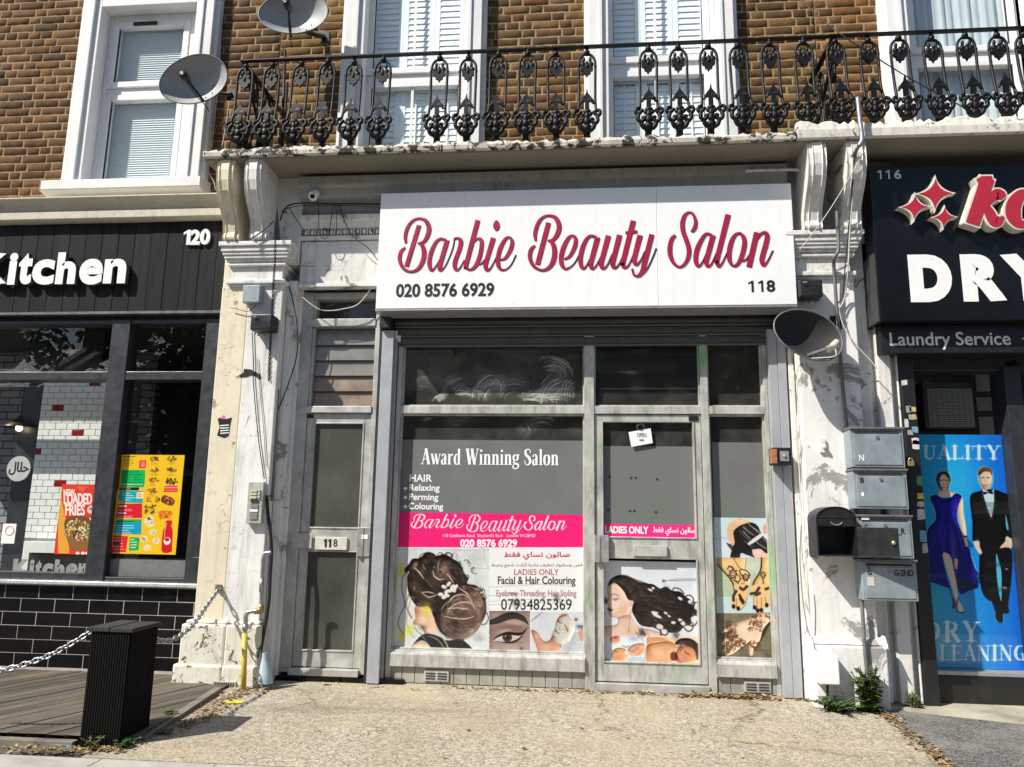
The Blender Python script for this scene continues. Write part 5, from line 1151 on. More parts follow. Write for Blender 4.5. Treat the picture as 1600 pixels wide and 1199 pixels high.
c.poly([(500,940),(610,895),(740,890),(820,950),(800,1010),(752,1000),(750,1140),(500,1140)], (228, 168, 122), clip=rk); c.blob(640, 1010, 90, 50, (244, 200, 158), .8, .3, clip=rk); c.blob(530, 990, 30, 70, (196, 124, 80), .5, clip=rk)
c.poly([(500,850),(640,842),(720,870),(790,905),(730,912),(650,880),(500,905)], (222, 160, 116), clip=rk)
c.poly([(795,915),(850,858),(960,858),(1040,920),(1056,1030),(1010,1075),(990,980),(890,920)], (62, 46, 38)); c.poly([(830,960),(890,925),(990,965),(1020,1060),(960,1112),(840,1122),(800,1045)], (220, 150, 114)); c.poly([(750,1010),(800,990),(830,1060),(800,1085),(755,1075)], (110, 66, 48))
c.stroke([(900,985),(920,1010),(945,1020)], 9, (70, 44, 36), .9); c.stroke([(850,985),(870,970)], 6, (90, 60, 48), .8); c.stroke([(825,1055),(850,1095),(885,1115)], 12, (178, 62, 62), .9); c.stroke([(900,1050),(915,1075),(890,1085)], 6, (180, 110, 84), .8); c.stroke([(860,870),(850,920),(880,910)], 10, (90, 70, 60), .8)
c.relief(rk, 4, 10); c.relief(c.mask([(500,940),(610,895),(740,890),(820,950),(800,1010),(752,1000),(750,1140),(500,1140)]), 8, 46); c.relief(c.mask([(830,960),(890,925),(990,965),(1020,1060),(960,1112),(840,1122),(800,1045)]), 6, 46); c.relief(c.mask([(795,915),(850,858),(960,858),(1040,920),(1056,1030),(1010,1075),(990,980),(890,920)]), 5, 40); c.relief(c.mask([(140,1000),(190,955),(270,960),(310,1030),(270,1095),(190,1105),(145,1060)]), 6, 46); c.relief(c.mask([(300,990),(340,930),(420,905),(480,915),(480,1000),(420,1050),(330,1030)]), 5, 46); c.relief(c.mask([(120,860),(150,835),(215,830),(225,880),(190,905),(140,900)]), 4, 40)
c.rect(720, 1105, 1100, 1150, (238, 220, 210)); smudge(c, 810, 820, 44, 50, .85, 40, 1.1); smudge(c, 850, 940, 40, 40, .5, 30, 1.1); smudge(c, 712, 340, 44, 44, .8, 40); smudge(c, 680, 258, 24, 24, .6, 20)
for k in range(5): c.stroke([(660, 262-k*4), (800, 240+k*5), (950, 232+k*6), (1080, 240+k*6)], 3, (90, 92, 98), .6)
c.photo()
tag(c.mesh('door_poster', *c.box, YD, M['art']), 'poster of a woman with flying dark curls on the lower glass of the salon door', 'poster')
# ---- three narrow prints on the right hand pane
c = canvas_on(1118.5, 1214, 810, 1034, YA, 200, (200, 222, 224)); c.use(1115, 800, 9.99, YA)
c.rect(20, 90, 1000, 430, (205, 228, 230)); c.rect(20, 430, 1000, 725, (218, 226, 240)); c.rect(20, 400, 300, 440, (176, 204, 206), .7, 3)
c.poly([(215,260),(270,170),(400,112),(520,140),(610,190),(500,260),(340,300),(330,540),(250,480),(220,380)], (232, 186, 142)); c.blob(420, 160, 120, 40, (246, 212, 168), .8); c.poly([(200,495),(250,505),(300,540),(290,610),(250,570)], (60, 66, 84))
c.poly([(310,320),(400,230),(500,190),(600,175),(690,230),(740,340),(830,450),(935,560),(840,655),(740,610),(600,600),(660,720),(520,680),(430,650),(400,720),(265,720),(300,560),(330,480)], (28, 27, 27))
c.strands([[(320,320),(420,420),(520,520),(640,600)],[(470,200),(560,330),(680,450),(840,640)],[(620,180),(700,300),(800,430),(930,560)]], 60, [(50,50,50),(12,12,12),(90,92,92),(200,200,200)], (3, 10), 8, .8)
for p in ([(460,240),(540,310),(620,370)], [(540,190),(620,260),(730,350)], [(610,250),(680,300)], [(460,310),(520,380),(570,430)], [(640,460),(740,530),(830,590)], [(770,400),(830,480)]): c.stroke(p, 8, (225, 226, 224), .85)
c.stroke([(555,505,40),(660,430,56),(780,345,40),(860,300,22)], 0, (226, 224, 214), 1); c.poly([(765,290),(790,200),(880,165),(960,200),(960,370),(860,360),(790,345)], (226, 166, 148)); c.stroke([(790,270),(850,250),(920,280)], 8, (190, 110, 96), .8); c.poly([(850,440),(900,400),(960,420),(960,540),(900,520)], (220, 160, 140))
c.poly([(605,640),(660,590),(740,590),(830,660),(960,600),(960,735),(680,735)], (238, 190, 176)); c.blob(690, 640, 60, 34, (250, 216, 206), .9)
c.rect(20, 722, 1000, 1330, (190, 198, 172)); c.blob(600, 850, 240, 120, (212, 220, 200), .8)
arm = (238, 196, 134)
c.poly([(60,722),(500,722),(490,900),(570,990),(560,1120),(520,1200),(330,1200),(250,1060),(60,830)], arm, 1, 0, False); c.stroke([(60,832),(200,980),(290,1100),(325,1240)], 16, (66, 46, 30), .9); c.stroke([(310,722),(370,830),(430,920)], 14, (120, 80, 50), .8); c.stroke([(505,722),(488,900)], 10, (110, 76, 48), .7)
c.poly([(750,722),(960,722),(950,930),(900,1050),(880,1240),(610,1240),(620,1110),(715,960)], arm, 1, 0, False); c.stroke([(745,722),(730,920),(625,1100),(605,1220)], 18, (60, 42, 28), .95); c.blob(860, 830, 60, 80, (250, 222, 170), .7); c.blob(230, 830, 90, 50, (250, 216, 160), .7)
c.relief(c.mask([(60,722),(500,722),(490,900),(570,990),(560,1120),(520,1200),(330,1200),(250,1060),(60,830)], False), 8, 44, (-.9, 0)); c.relief(c.mask([(750,722),(960,722),(950,930),(900,1050),(880,1240),(610,1240),(620,1110),(715,960)], False), 8, 44, (-.9, 0))
INK = (40, 30, 26)
def rosette(x, y, r):
    c.stroke([(x+r*math.cos(t), y+r*1.15*math.sin(t)) for t in np.linspace(0, 6.3, 12)], r*.34, INK, .95); c.stroke([(x+r*.5*math.cos(t), y+r*.55*math.sin(t)) for t in np.linspace(0, 6.3, 9)], r*.2, INK, .9)
    for t in np.linspace(0, 6.3, 8): c.stroke([(x+r*math.cos(t), y+r*1.15*math.sin(t)), (x+r*1.5*math.cos(t+.2), y+r*1.7*math.sin(t+.2))], r*.3, INK, .9, 1)
rosette(305, 975, 50); rosette(770, 990, 34); rosette(500, 1030, 40)
for p in ([(220,900),(250,860),(320,900)], [(240,850),(300,870)], [(310,1060),(370,1100),(420,1060),(400,1000)], [(400,920),(440,1000),(520,1060),(560,1000)], [(430,900),(520,930),(570,1000)], [(380,1190),(440,1130),(520,1150)], [(770,1050),(770,1140),(700,1160)], [(770,1140),(830,1180),(900,1165)], [(350,1080),(430,1180)]): c.stroke(p, 16, INK, .92)
c.use(1115, 915, 9.59, YA)
c.poly([(310,0),(520,0),(500,190),(470,300),(400,375),(345,370),(275,340),(275,180),(330,90)], arm); c.poly([(590,0),(880,0),(850,130),(830,320),(780,330),(720,390),(650,405),(605,340),(600,150),(560,130)], arm)
for p in ([(340,90),(300,160),(300,230)], [(390,150),(420,210),(450,250)], [(400,200),(440,270)], [(400,40),(440,70),(500,20)], [(680,40),(650,90),(620,130)], [(640,150),(690,120)], [(780,60),(860,30)], [(560,130),(600,120)]): c.stroke(p, 40, INK, .85)
for x, y in ((300,320),(370,350),(615,335),(660,380),(715,375),(795,300)): c.blob(x, y, 26, 32, (26, 20, 18), 1, 0, 4)
for p in ([(345,200),(340,340)], [(645,200),(655,370)], [(715,190),(715,360)], [(770,180),(785,290)], [(505,180),(470,300),(400,378)], [(600,150),(600,300)]): c.stroke(p, 9, (110, 74, 46), .8)
c.rect(20, 420, 1000, 1300, (122, 112, 92)); wk_ = c.mask([(0, 420), (1100, 420), (1100, 1300), (0, 1300)], False); c.cloud(10, (84, 80, 62), .45, .7, .8, wk_); c.cloud(22, (150, 140, 112), .55, .8, .7, wk_); c.blob(860, 760, 130, 90, (104, 116, 78), .5); c.stroke([(90, 960), (400, 975), (960, 970)], 10, (86, 76, 60), .8)
hs = (238, 206, 172)
c.stroke([(930,440,4),(840,560,30),(740,720,50),(640,900,34),(560,930,10)], 0, (40, 34, 28), .85)
c.poly([(960,420),(760,410),(620,430),(540,490),(350,560),(180,640),(120,705),(160,715),(320,660),(200,760),(110,880),(170,890),(290,800),(180,920),(120,1000),(180,1000),(260,960),(190,1050),(280,1030),(420,930),(560,830),(530,920),(540,1040),(585,1045),(600,960),(690,830),(740,660),(820,560),(950,450)], hs)
c.blob(480, 640, 110, 70, (250, 226, 196), .8); c.blob(560, 780, 60, 50, (246, 216, 184), .7)
for a, b in (((330,655),(150,712)), ((380,740),(130,890)), ((420,830),(150,1000)), ((560,830),(430,940))): c.stroke([a, ((a[0]+b[0])/2, (a[1]+b[1])/2+8), b], 10, (92, 60, 44), .85)
c.relief(c.mask([(960,420),(760,410),(620,430),(540,490),(350,560),(180,640),(120,705),(160,715),(320,660),(200,760),(110,880),(170,890),(290,800),(180,920),(120,1000),(180,1000),(260,960),(190,1050),(280,1030),(420,930),(560,830),(530,920),(540,1040),(585,1045),(600,960),(690,830),(740,660),(820,560),(950,450)]), 6, 46, (-.5, -.8))
HN = (104, 54, 40)
for (x0_, y0_, x1_, y1_, n) in ((560,440,900,560,50), (520,560,720,690,34), (190,590,340,690,24), (200,690,360,800,34), (200,760,420,880,40), (190,880,330,1000,34), (330,830,480,960,30), (560,840,690,960,26)):
    for _ in range(n):
        x, y = c.rng.uniform(x0_, x1_), c.rng.uniform(y0_, y1_); a = c.rng.uniform(0, 6.3); r = c.rng.uniform(8, 24)
        c.stroke([(x+r*math.cos(a+t), y+r*math.sin(a+t)) for t in (0, .9, 1.8, 2.7)], c.rng.uniform(6, 12), HN if c.rng.random() < .7 else (60, 34, 28), .85, 3)
c.photo()
tag(c.mesh('window_print', *c.box, YA, M['art']), 'tall strip of hair colour and henna hand prints on the narrow pane beside the door', 'print')
# ---- wiped dust on the upper glass
def dustfilm(name, box, Y, swirls, lab, base=0):
    x0, x1, z0, z1 = box; W = 380; H = int(W*(z1-z0)/(x1-x0)); c = Canvas(W, H, (0, 0, W, H), (base,)*3)
    c.cloud(5, (70, 70, 70), .35, .8, .8)
    for x, y, rx, ry, a0, n, op in swirls:
        x, y, rx, ry = x*W, y*H, rx*W, ry*H; a1 = a0+c.rng.uniform(.9, 1.6)
        for i in range(n*2):
            k = .3+.7*i/n/2+c.rng.normal(0, .05); st = c.rng.uniform(-.5, .4)
            c.stroke([(x+rx*k*math.cos(t), y+ry*k*math.sin(t)) for t in np.linspace(a0+st, a0+st+(a1-a0)*c.rng.uniform(.3, 1), 5)], c.rng.uniform(.8, 1.9), (240, 225, 225), op*c.rng.uniform(.3, 1), 3)
        c.blob(x+rx*.7*math.cos((a0+a1)/2), y+ry*.7*math.sin((a0+a1)/2), rx*.5, ry*.5, (190, 190, 190), op*.5)
    return c.mesh(name, x0, x1, z0, z1, Y, M['dust'], front)
dustfilm('dust', (SFX0+.05, xm0-.015, zt1+.015, 2.49), .052, [(.38,.75,.2,.3,3.3,12,.7),(.3,.9,.2,.2,-1.2,14,.8),(.5,.95,.12,.5,3.6,14,.8),(.46,.7,.1,.25,-.6,10,.8),(.62,.95,.16,.45,3.8,10,.5),(.82,.55,.14,.35,-1.6,14,.8),(.9,.95,.16,.5,3.5,14,.8),(.7,.98,.2,.2,-1.5,14,.9),(.22,.95,.06,.14,-2.5,10,.9),(.85,1.,.24,.3,-2.2,12,.8),(.98,.8,.1,.3,3.,8,.6),(.12,.8,.14,.3,-2,8,.4)], '')
dustfilm('dust', (SFX0+.05, xm0-.015, zt0-.22, zt0-.02), .052, [(.14,.3,.1,.6,-2,10,.7),(.3,.5,.16,.7,-2,8,.4),(.6,.5,.14,.5,-.5,10,.5),(.78,.5,.12,.7,-2.4,8,.6)], '')
dustfilm('dust', (xm1+.02, xm2, zt1+.015, 2.49), .022, [(.35,.55,.2,.1,-2,8,.5),(.5,.2,.3,.1,-2.2,6,.3),(.7,.7,.2,.3,1,6,.25)], '', 0)
# ------------------------------------------------------------------ restaurant front (number 120)
def plankmat():
    m = NT('charcoal_stained_boards'); at = m.n('Attribute', 0, attribute_name='Col'); g = m.noise(1, 7, .65, m.map((26, 20, 2.2)))
    col = m.mix(m.ramp(g, .3, .7), (.008, .0085, .009), (.03, .031, .033)); col = m.mix(.8, col, at, 'MULTIPLY')
    m.set(col=col, rough=m.ramp(g, .3, .7, .6, .8), spec=.12); m.bump(g, .25, .003); return m.mat
M['plank'] = plankmat()
q = MB(); x = -5.6; i = 0
while x < -2.81:
    w = .141; g = rng.uniform(.75, 1.25); q.box(x+.002, min(x+w-.002, -2.79), -.045+rng.uniform(-.002, .002), .0, 2.757, 3.514, 0, (g, g, g)); x += w
q.build('fascia_boards', M['plank'], RES, bevel=.002)
q = MB(); q.box(-5.6, -2.79, -.0, .2, 2.70, 3.514); q.build('fascia_backing', M['black'], RES)
q = MB(); q.box(-5.6, -2.785, -.062, .1, 2.736, 2.757); q.build('fascia_trim', simple('grey_metal_trim', (.16, .165, .17), .4, .5, bump=0), RES)
KS = T('shop_sign', 'raised white Kitchen lettering on the charcoal boards of the restaurant fascia', 'sign', (-4.2, -.09, 2.95))
for ch, b in (('K', (-42, 396, 11, 445)), ('i', (13.5, 396, 26, 445.5)), ('t', (29, 398, 50.5, 445)), ('c', (50.5, 406, 85, 445.5)), ('h', (88.5, 395, 119, 444.5)), ('e', (124, 405, 160.5, 445.5)), ('n', (162.5, 405, 197, 443.5))):
    q = MB(); r = RC(*b, -.1); text_mesh(q, ch, r, -.1, .017, .04, 0, 1); q.build('letter', [M['white_txt'], simple('letter_return', (.1, .1, .1), .5, bump=0) if 'lr' not in M else M['lr']], KS)
    M['lr'] = KS.children[0].data.materials[1]
NS = T('house_number', 'small raised white number 120 at the end of the charcoal restaurant fascia', 'house number', (-3.0, -.06, 3.3))
for ch, b in (('1', (286.5, 360, 297, 383)), ('2', (297.5, 359.5, 312.5, 383)), ('0', (312.5, 358.5, 328, 382.5))):
    q = MB(); r = RC(*b, -.065); one(q, r, -.065, .5, .015) if ch == '1' else text_mesh(q, ch, r, -.065, .0065, .015, 0); q.build('digit', M['white_txt'], NS)
kf = MB(); KX1 = -2.775
kx_m0, kx_m1 = FX(151, 750), FX(180, 750); kx_r = FX(303, 750); KX0 = -5.6
kt0, kt1 = FZ(100, 595), FZ(100, 582); kb = .66; ktop = 2.70
kf.box(kx_r, KX1, -.02, .12, .0, ktop); kf.box(kx_r+.06, KX1, -.03, -.0205, .03, .85); kf.box(kx_m0, kx_m1, -.02, .12, kb, ktop)
kf.box(KX0, kx_m0, -.015, .12, kt0, kt1); kf.box(kx_m1, kx_r, -.015, .12, kt0, kt1); kf.box(KX0, kx_m0, -.01, .12, ktop-.035, ktop); kf.box(kx_m1, kx_r, -.01, .12, ktop-.035, ktop)
kf.box(KX0, kx_m0, -.015, .12, kb, kb+.055); kf.box(kx_m1, kx_r, -.01, .12, kb, kb+.03)
kfr = kf.build('window_frame', M['anthracite'], RES, bevel=.004)
M['kglass'] = glass('restaurant_glass', (.96, .98, .97), 1.7)
for a, b, c_, d in ((KX0, kx_m0, kb+.055, kt0), (kx_m1, kx_r, kb+.03, kt0), (KX0, kx_m0, kt1, ktop-.035), (kx_m1, kx_r, kt1, ktop-.035)):
    g = MB(); g.add([(a, .05, c_), (b, .05, c_), (b, .05, d), (a, .05, d)], [(0, 1, 2, 3)]); g.build('pane', M['kglass'], kfr)
q = MB(); r = RC(168, 886, 296, 914, .045); q.box(kx_m1+.005, kx_r-.005, .044, .047, kb+.032, kb+.16); q.build('frosted_strip', simple('grey_frosted_film', (.16, .16, .16), .5, bump=0), kfr)
q = MB(); q.box(KX0, -2.80, -.075, .05, .628, .658); q.build('sill', simple('bright_metal_sill', (.72, .72, .72), .25, .5, bump=0), RES, bevel=.006)
q = MB(); q.box(-2.83, -2.80, -.05, .0, .0, .626); q.build('corner_trim', M['alu_clean'], RES)
q = MB(); row = 0; z = .03
while z < .62:
    x = -5.6-(.137 if row % 2 else 0)
    while x < -2.83: q.box(x+.002, min(x+.272, -2.832), -.035+rng.uniform(-.0008, .0008), .0, z, min(z+.0955, .626)); x += .274
    z += .0985; row += 1
q.build('tile_wall', M['blacktile'], RES, bevel=.003)
q = MB(); q.box(-5.6, -2.80, -.0335, .12, -.05, .626); q.build('grout', simple('pale_grout', (.42, .38, .36), .9, bump=0), RES)
# inside the restaurant
M['wtile'] = simple('white_metro_tile', (.86, .86, .83), .15, var=.06, bump=0); M['rtile'] = simple('red_metro_tile', (.3, .01, .015), .15, bump=0)
px0, px1 = P(52, 740, .42).x, P(166, 740, .42).x
q = MB(); row = 0; z = .95; reds = {(3, 5), (20, 1), (26, 5), (8, 2), (13, 0), (24, 4), (16, 3)}
q2 = MB()
while z < 2.3:
    x = px0-(.052 if row % 2 else 0); k = 0
    while x < px1:
        a, b = max(x, px0), min(x+.1005, px1)
        if b-a > .004: (q2 if (row, k) in reds else q).box(a+.001, b-.001, .412, .43, z+.001, z+.0505)
        x += .1035; k += 1
    z += .0535; row += 1
pier = MB(); pier.box(px0, px1, .416, .8, .2, 2.36); pr = pier.build('tiled_pier', simple('grey_grout', (.3, .29, .27), .9, bump=0), RES)
q.build('white_tiles', M['wtile'], pr, bevel=.002); q2.build('red_tiles', M['rtile'], pr, bevel=.002)
def greybrick():
    m = NT('painted_grey_brick'); b = m.n('TexBrick', 0, {'Vector': m.map((1, 1, 1), rot=(math.radians(90), 0, 0)), 'Color1': (.3, .31, .32, 1), 'Color2': (.22, .225, .23, 1), 'Mortar': (.05, .05, .05, 1), 'Scale': 1., 'Mortar Size': .008, 'Brick Width': .22, 'Row Height': .075}); m.set(col=b, rough=.7); return m.mat
q = MB(); q.box(-7, px0+.3, 1.6, 1.7, 0, 2.8); q.build('room_wall', greybrick(), RES)
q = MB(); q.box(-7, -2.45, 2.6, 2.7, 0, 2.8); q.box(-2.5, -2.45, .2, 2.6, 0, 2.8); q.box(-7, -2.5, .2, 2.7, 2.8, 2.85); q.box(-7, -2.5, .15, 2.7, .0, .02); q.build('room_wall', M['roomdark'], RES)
q = MB(); q.box(px0+.1, px1-.02, .28, .41, .84, .93); q.box(px0+.1, px0+.16, .28, .41, .6, .84); q.build('counter_edge', M['wtile'], RES, bevel=.003)
q = MB(); q.box(-4.9, -4.2, .55, .75, 0, 2.75); q.build('dark_column', M['anthracite'], RES)
LP = T('pendant_lamp', 'dark metal pendant lamp with a lit bulb hanging inside the restaurant window', 'lamp', P(30, 668, .5))
c0 = P(30, 668, .5); q = MB(); n = 18; prof = [(.015, .1), (.03, .075), (.045, .055), (.13, .01), (.135, -.005)]
vs = [(c0.x+r*math.cos(2*math.pi*k/n), c0.y+r*math.sin(2*math.pi*k/n), c0.z+z) for r, z in prof for k in range(n)]
q.add(vs, [(i*n+k, i*n+(k+1) % n, (i+1)*n+(k+1) % n, (i+1)*n+k) for i in range(len(prof)-1) for k in range(n)]); q.build('lamp_shade', simple('bronze_shade', (.06, .05, .045), .4, .7, bump=0), LP, smooth=True)
mm = NT('lit_bulb'); mm.set(em=(1, .75, .4, 1), ems=6.); q = MB(); q.ball((c0.x, c0.y, c0.z-.01), .028); q.build('bulb', mm.mat, LP, smooth=True)
q = MB(); q.tube([c0+Vector((0, 0, .1)), c0+Vector((0, 0, .95))], .004, 6); q.build('flex', M['cable_black'], LP)
# stickers, menu and frosted letters on the glass
HS = T('window_sticker', 'round white sticker with Arabic halal script on the restaurant glass', 'sticker', (FX(29, 733, .043), .043, FZ(29, 733, .043)))
c0 = P(29, 733, .043); q = MB(); q.disc_y((c0.x, c0.z), .1, .042, .045, 32); hd = q.build('disc', simple('pale_film', (.42, .43, .42), .5, bump=0), HS)
q = MB(); _PF['ح'] = ('\ufea1', '\ufea3', '\ufea4', '\ufea2'); text_mesh(q, arabic('حلال'), RC(14, 722, 45, 743, .041), .0405, .002); q.build('lettering', M['black_txt'], hd)
q = MB(); q.rect(RC(3, 819, 24, 850, .043), .042, .044); lc = q.build('licence_card', M['white_txt']); tag(lc, 'small white certificate with a pale red ring stuck low on the restaurant glass', 'card')
q = MB(); c1 = P(15, 830, .042); q.tube([(c1.x+.035*math.cos(a), .041, c1.z+.035*math.sin(a)) for a in np.linspace(0, 6.3, 20)], .0025, 4); q.build('ring_mark', simple('pale_red', (.6, .25, .22), .5, bump=0), lc)
q = MB(); M['frost'] = simple('frosted_lettering', (.3, .3, .28), .5, bump=0)
for ch, b in (('n', (-24, 882, -2, 904)), ('-', (4, 890, 13, 893)), ('K', (20, 874, 44, 901)), ('i', (46, 875, 53, 902)), ('t', (55, 877, 65, 902)), ('c', (66, 881, 83, 902.5)), ('h', (85, 875, 101, 903)), ('e', (103, 881, 121, 903)), ('n', (122, 881, 138, 903))):
    text_mesh(q, ch, RC(*b, .043), .043, .011)
tag(q.build('window_lettering', M['frost']), 'grey frosted Kitchen lettering along the foot of the restaurant window', 'lettering')
# loaded fries poster
YK = .04
c = canvas_on(90.5, 152.5, 757.5, 867, YK, 150, (228, 62, 40)); c.use(0, 590, 3.634, YK)
c.poly([(330,605),(352,605),(350,700),(372,800),(395,1000),(330,1000)], (240, 170, 60), 1, 0, False); c.poly([(430,620),(500,620),(465,655)], (238, 110, 90), .8, 1, False)
c.text('NEW', (362, 638, 424, 674), (250, 240, 234), 3); c.text('LOADED', (364, 662, 520, 722), (250, 240, 234), 5); c.text('FRIES', (372, 724, 480, 784), (250, 240, 234), 5)
c.blob(516, 752, 24, 24, (245, 236, 228), 1, 0, 8); c.blob(516, 748, 16, 12, (220, 70, 50), .9)
c.poly([(505,800),(530,800),(520,940),(480,960)], (240, 240, 236), 1, 0, False)
c.poly([(370,810),(505,800),(515,930),(510,960),(440,985),(395,960)], (110, 84, 40))
for _ in range(320):
    a, r = c.rng.uniform(0, 6.3), math.sqrt(c.rng.random()); c.blob(442+72*r*math.cos(a), 872+68*r*math.sin(a), c.rng.uniform(4, 11), c.rng.uniform(3, 6), [(214,176,70),(120,90,34),(64,46,26),(230,214,150),(168,52,40),(110,130,50),(240,236,220)][c.rng.integers(7)], .95, c.rng.uniform(0, 3), 4)
c.poly([(388,910),(450,930),(512,920),(505,965),(450,985),(400,970)], (150, 104, 56))
for x in (440, 470, 495): c.blob(x, 1000, 12, 10, (245, 240, 230), 1, 0, 5)
tag(c.mesh('fries_poster', *c.box, YK, M['art']), 'red poster reading new loaded fries on the restaurant window', 'poster')
# menu
c = canvas_on(169, 281.5, 711.5, 866.5, YK, 260, (247, 200, 34)); c.use(160, 700, 6.854, YK)
c.poly([(140,70),(210,70),(196,240),(180,420),(130,540),(110,520),(140,250)], (178, 20, 28), 1, 0, False); c.rect(20, 500, 150, 1200, (214, 160, 50), .6); c.poly([(60,990),(100,980),(110,1140),(40,1140)], (200, 30, 34), 1, 0, False)
W_ = (255, 250, 240)
def lines(x0, y0, x1, n, dy, col, w=7, op=.9, ragged=True):
    for i in range(n):
        c.stroke([(x0, y0+i*dy), (x1-(c.rng.uniform(0, .45)*(x1-x0) if ragged else 0), y0+i*dy)], w, col, op, 1)
lines(230, 100, 350, 1, 1, (60, 40, 20), 9, .9, False); lines(228, 130, 370, 4, 20, (90, 66, 24), 5, .8)
def panel(p, col): c.poly(p, col, 1, 0, False)
panel([(398,140),(470,138),(464,222),(392,224)], (214, 40, 44)); c.rect(410, 152, 456, 212, (244, 150, 140), .8)
panel([(205,240),(460,240),(455,380),(440,428),(190,420)], (10, 184, 92)); lines(215, 262, 320, 6, 28, (4, 110, 50), 8); lines(335, 262, 440, 6, 28, (4, 110, 50), 8); lines(205, 395, 430, 1, 1, (220, 250, 220), 8, .9, False)
panel([(185,428),(395,428),(390,460),(180,458)], (26, 22, 18)); lines(200, 445, 330, 1, 1, W_, 6)
panel([(190,465),(445,465),(430,595),(230,590),(165,550)], (16, 172, 196)); lines(215, 490, 350, 4, 24, (226, 248, 250), 7); panel([(370,480),(445,475),(440,545),(360,548)], (250, 226, 160)); lines(380, 500, 430, 2, 22, (230, 110, 40), 9)
panel([(165,604),(425,600),(425,755),(150,755)], (222, 26, 42)); lines(175, 628, 255, 1, 1, W_, 16, .9, False); lines(170, 662, 390, 2, 14, (248, 170, 150), 7); lines(170, 702, 250, 1, 1, W_, 15, .9, False); lines(165, 735, 380, 2, 12, (248, 170, 150), 7)
panel([(145,770),(420,768),(415,930),(130,925)], (14, 160, 196)); panel([(145,770),(420,768),(418,806),(142,806)], (12, 182, 100)); lines(160, 790, 400, 1, 1, (4, 100, 54), 9); lines(150, 835, 390, 4, 26, (220, 246, 250), 7)
panel([(120,940),(275,950),(250,1120),(105,1122)], (226, 40, 46)); lines(120, 968, 240, 5, 30, (250, 190, 170), 8); panel([(118,1012),(190,1016),(184,1040),(116,1038)], (150, 16, 24)); panel([(295,960),(400,966),(385,1100),(285,1105)], (10, 176, 84)); lines(305, 985, 370, 4, 28, W_, 9)
BRN = [(92, 50, 20), (140, 84, 30), (60, 34, 16), (190, 120, 50), (220, 160, 90), (110, 120, 40)]
def food(x, y, rx, ry, n, pal=BRN):
    for _ in range(n): a, r = c.rng.uniform(0, 6.3), math.sqrt(c.rng.random()); c.blob(x+rx*r*math.cos(a), y+ry*r*math.sin(a), c.rng.uniform(.18, .4)*rx, c.rng.uniform(.18, .4)*ry, pal[c.rng.integers(len(pal))], .9, c.rng.uniform(0, 3), 3)
for x, y in ((560,122),(745,122),(558,242),(740,242),(550,352),(536,465)): food(x, y, 50, 24, 26); lines(x-40, y+42, x+45, 2, 14, (120, 84, 20), 5, .7)
food(738, 362, 56, 34, 36); panel([(665,412),(800,408),(805,476),(655,478)], (220, 40, 52)); lines(672, 430, 795, 1, 1, (250, 180, 180), 15, .8, False); lines(665, 458, 790, 1, 1, (250, 150, 150), 10, .8, False)
food(500, 556, 34, 28, 20, [(230,130,30),(200,90,20),(240,180,80)]); food(588, 560, 26, 32, 16)
c.poly([(660,510),(770,560),(740,625),(630,580)], (120, 66, 26)); food(700, 568, 56, 34, 40, [(120,60,24),(220,180,120),(70,36,16),(190,70,50)])
for x, y in ((485,635),(545,630),(470,685),(535,685)): food(x, y, 30, 24, 14, [(92,50,16),(130,80,24),(70,36,12)])
c.poly([(600,690),(660,675),(745,690),(740,730),(690,750),(620,770)], (226, 130, 30)); food(680, 720, 60, 34, 20, [(240,150,40),(200,90,20),(214,60,30)])
for x, y, p in ((480,790,[(240,230,220),(230,200,180)]), (510,760,[(150,40,20),(80,40,30)]), (515,820,[(150,60,30),(240,230,220)]), (540,905,[(130,180,60),(220,230,180)]), (445,975,[(240,226,190),(120,70,30)]), (575,1000,[(226,214,220),(180,150,150)]), (480,1070,[(240,232,214),(220,206,190)])): c.blob(x, y, 44, 34, (238, 226, 196), .9, 0, 5); food(x, y, 28, 18, 12, p)
c.poly([(680,785),(745,785),(738,840),(752,900),(745,1050),(735,1118),(640,1118),(636,1000),(650,890),(676,840)], (216, 22, 34)); c.stroke([(688,810),(668,890),(664,960)], 12, (250, 190, 190), .7); c.blob(692, 1000, 40, 42, (246, 236, 230), 1, 0, 10); c.blob(692, 985, 28, 20, (170, 20, 34), .95, 0, 5)
c.grain(3)
tag(c.mesh('menu_poster', *c.box, YK, M['art']), 'yellow takeaway menu crowded with dishes on the right restaurant pane', 'poster')
# ------------------------------------------------------------------ dry cleaner front (number 116)
M['navy'] = simple('gloss_black_sign', (.006, .007, .009), .14, var=.25, scale=4, bump=0, spec=.3)
DS = T('shop_sign', 'gloss black dry cleaner sign with red star and white letters at the right edge', 'sign', (3.2, -.3, 2.55))
M['silver'] = simple('silver_lettering', (.72, .72, .7), .4, bump=0)
DX0 = P(1367, 385, -.3).x; dzt = FZ(1480, 259, -.3); dzb = FZ(1480, 502, -.3)
q = MB(); q.box(DX0, 4.8, -.3, .0, dzb, dzt); q.build('sign_panel', M['navy'], DS, bevel=.006)
q = MB(); q.box(DX0-.012, DX0-.001, -.29, .0, dzb+.004, dzb+.5); q.build('side_flashing', M['slat'], DS)
q = MB(); sz0 = FZ(1480, 552, -.2); q.box(DX0+.03, 4.8, -.2, .0, sz0, dzb-.003); lower = q.build('lower_panel', simple('black_strip', (.014, .014, .015), .35, bump=0), DS, bevel=.003)
q = MB(); one(q, RC(1371, 267, 1377, 281, -.3), -.302, .4); one(q, RC(1384, 266.8, 1390, 280.8, -.3), -.302, .4); text_mesh(q, '6', RC(1397, 266.5, 1408, 280.5, -.3), -.302, .002); q.build('lettering', M['silver'], DS)
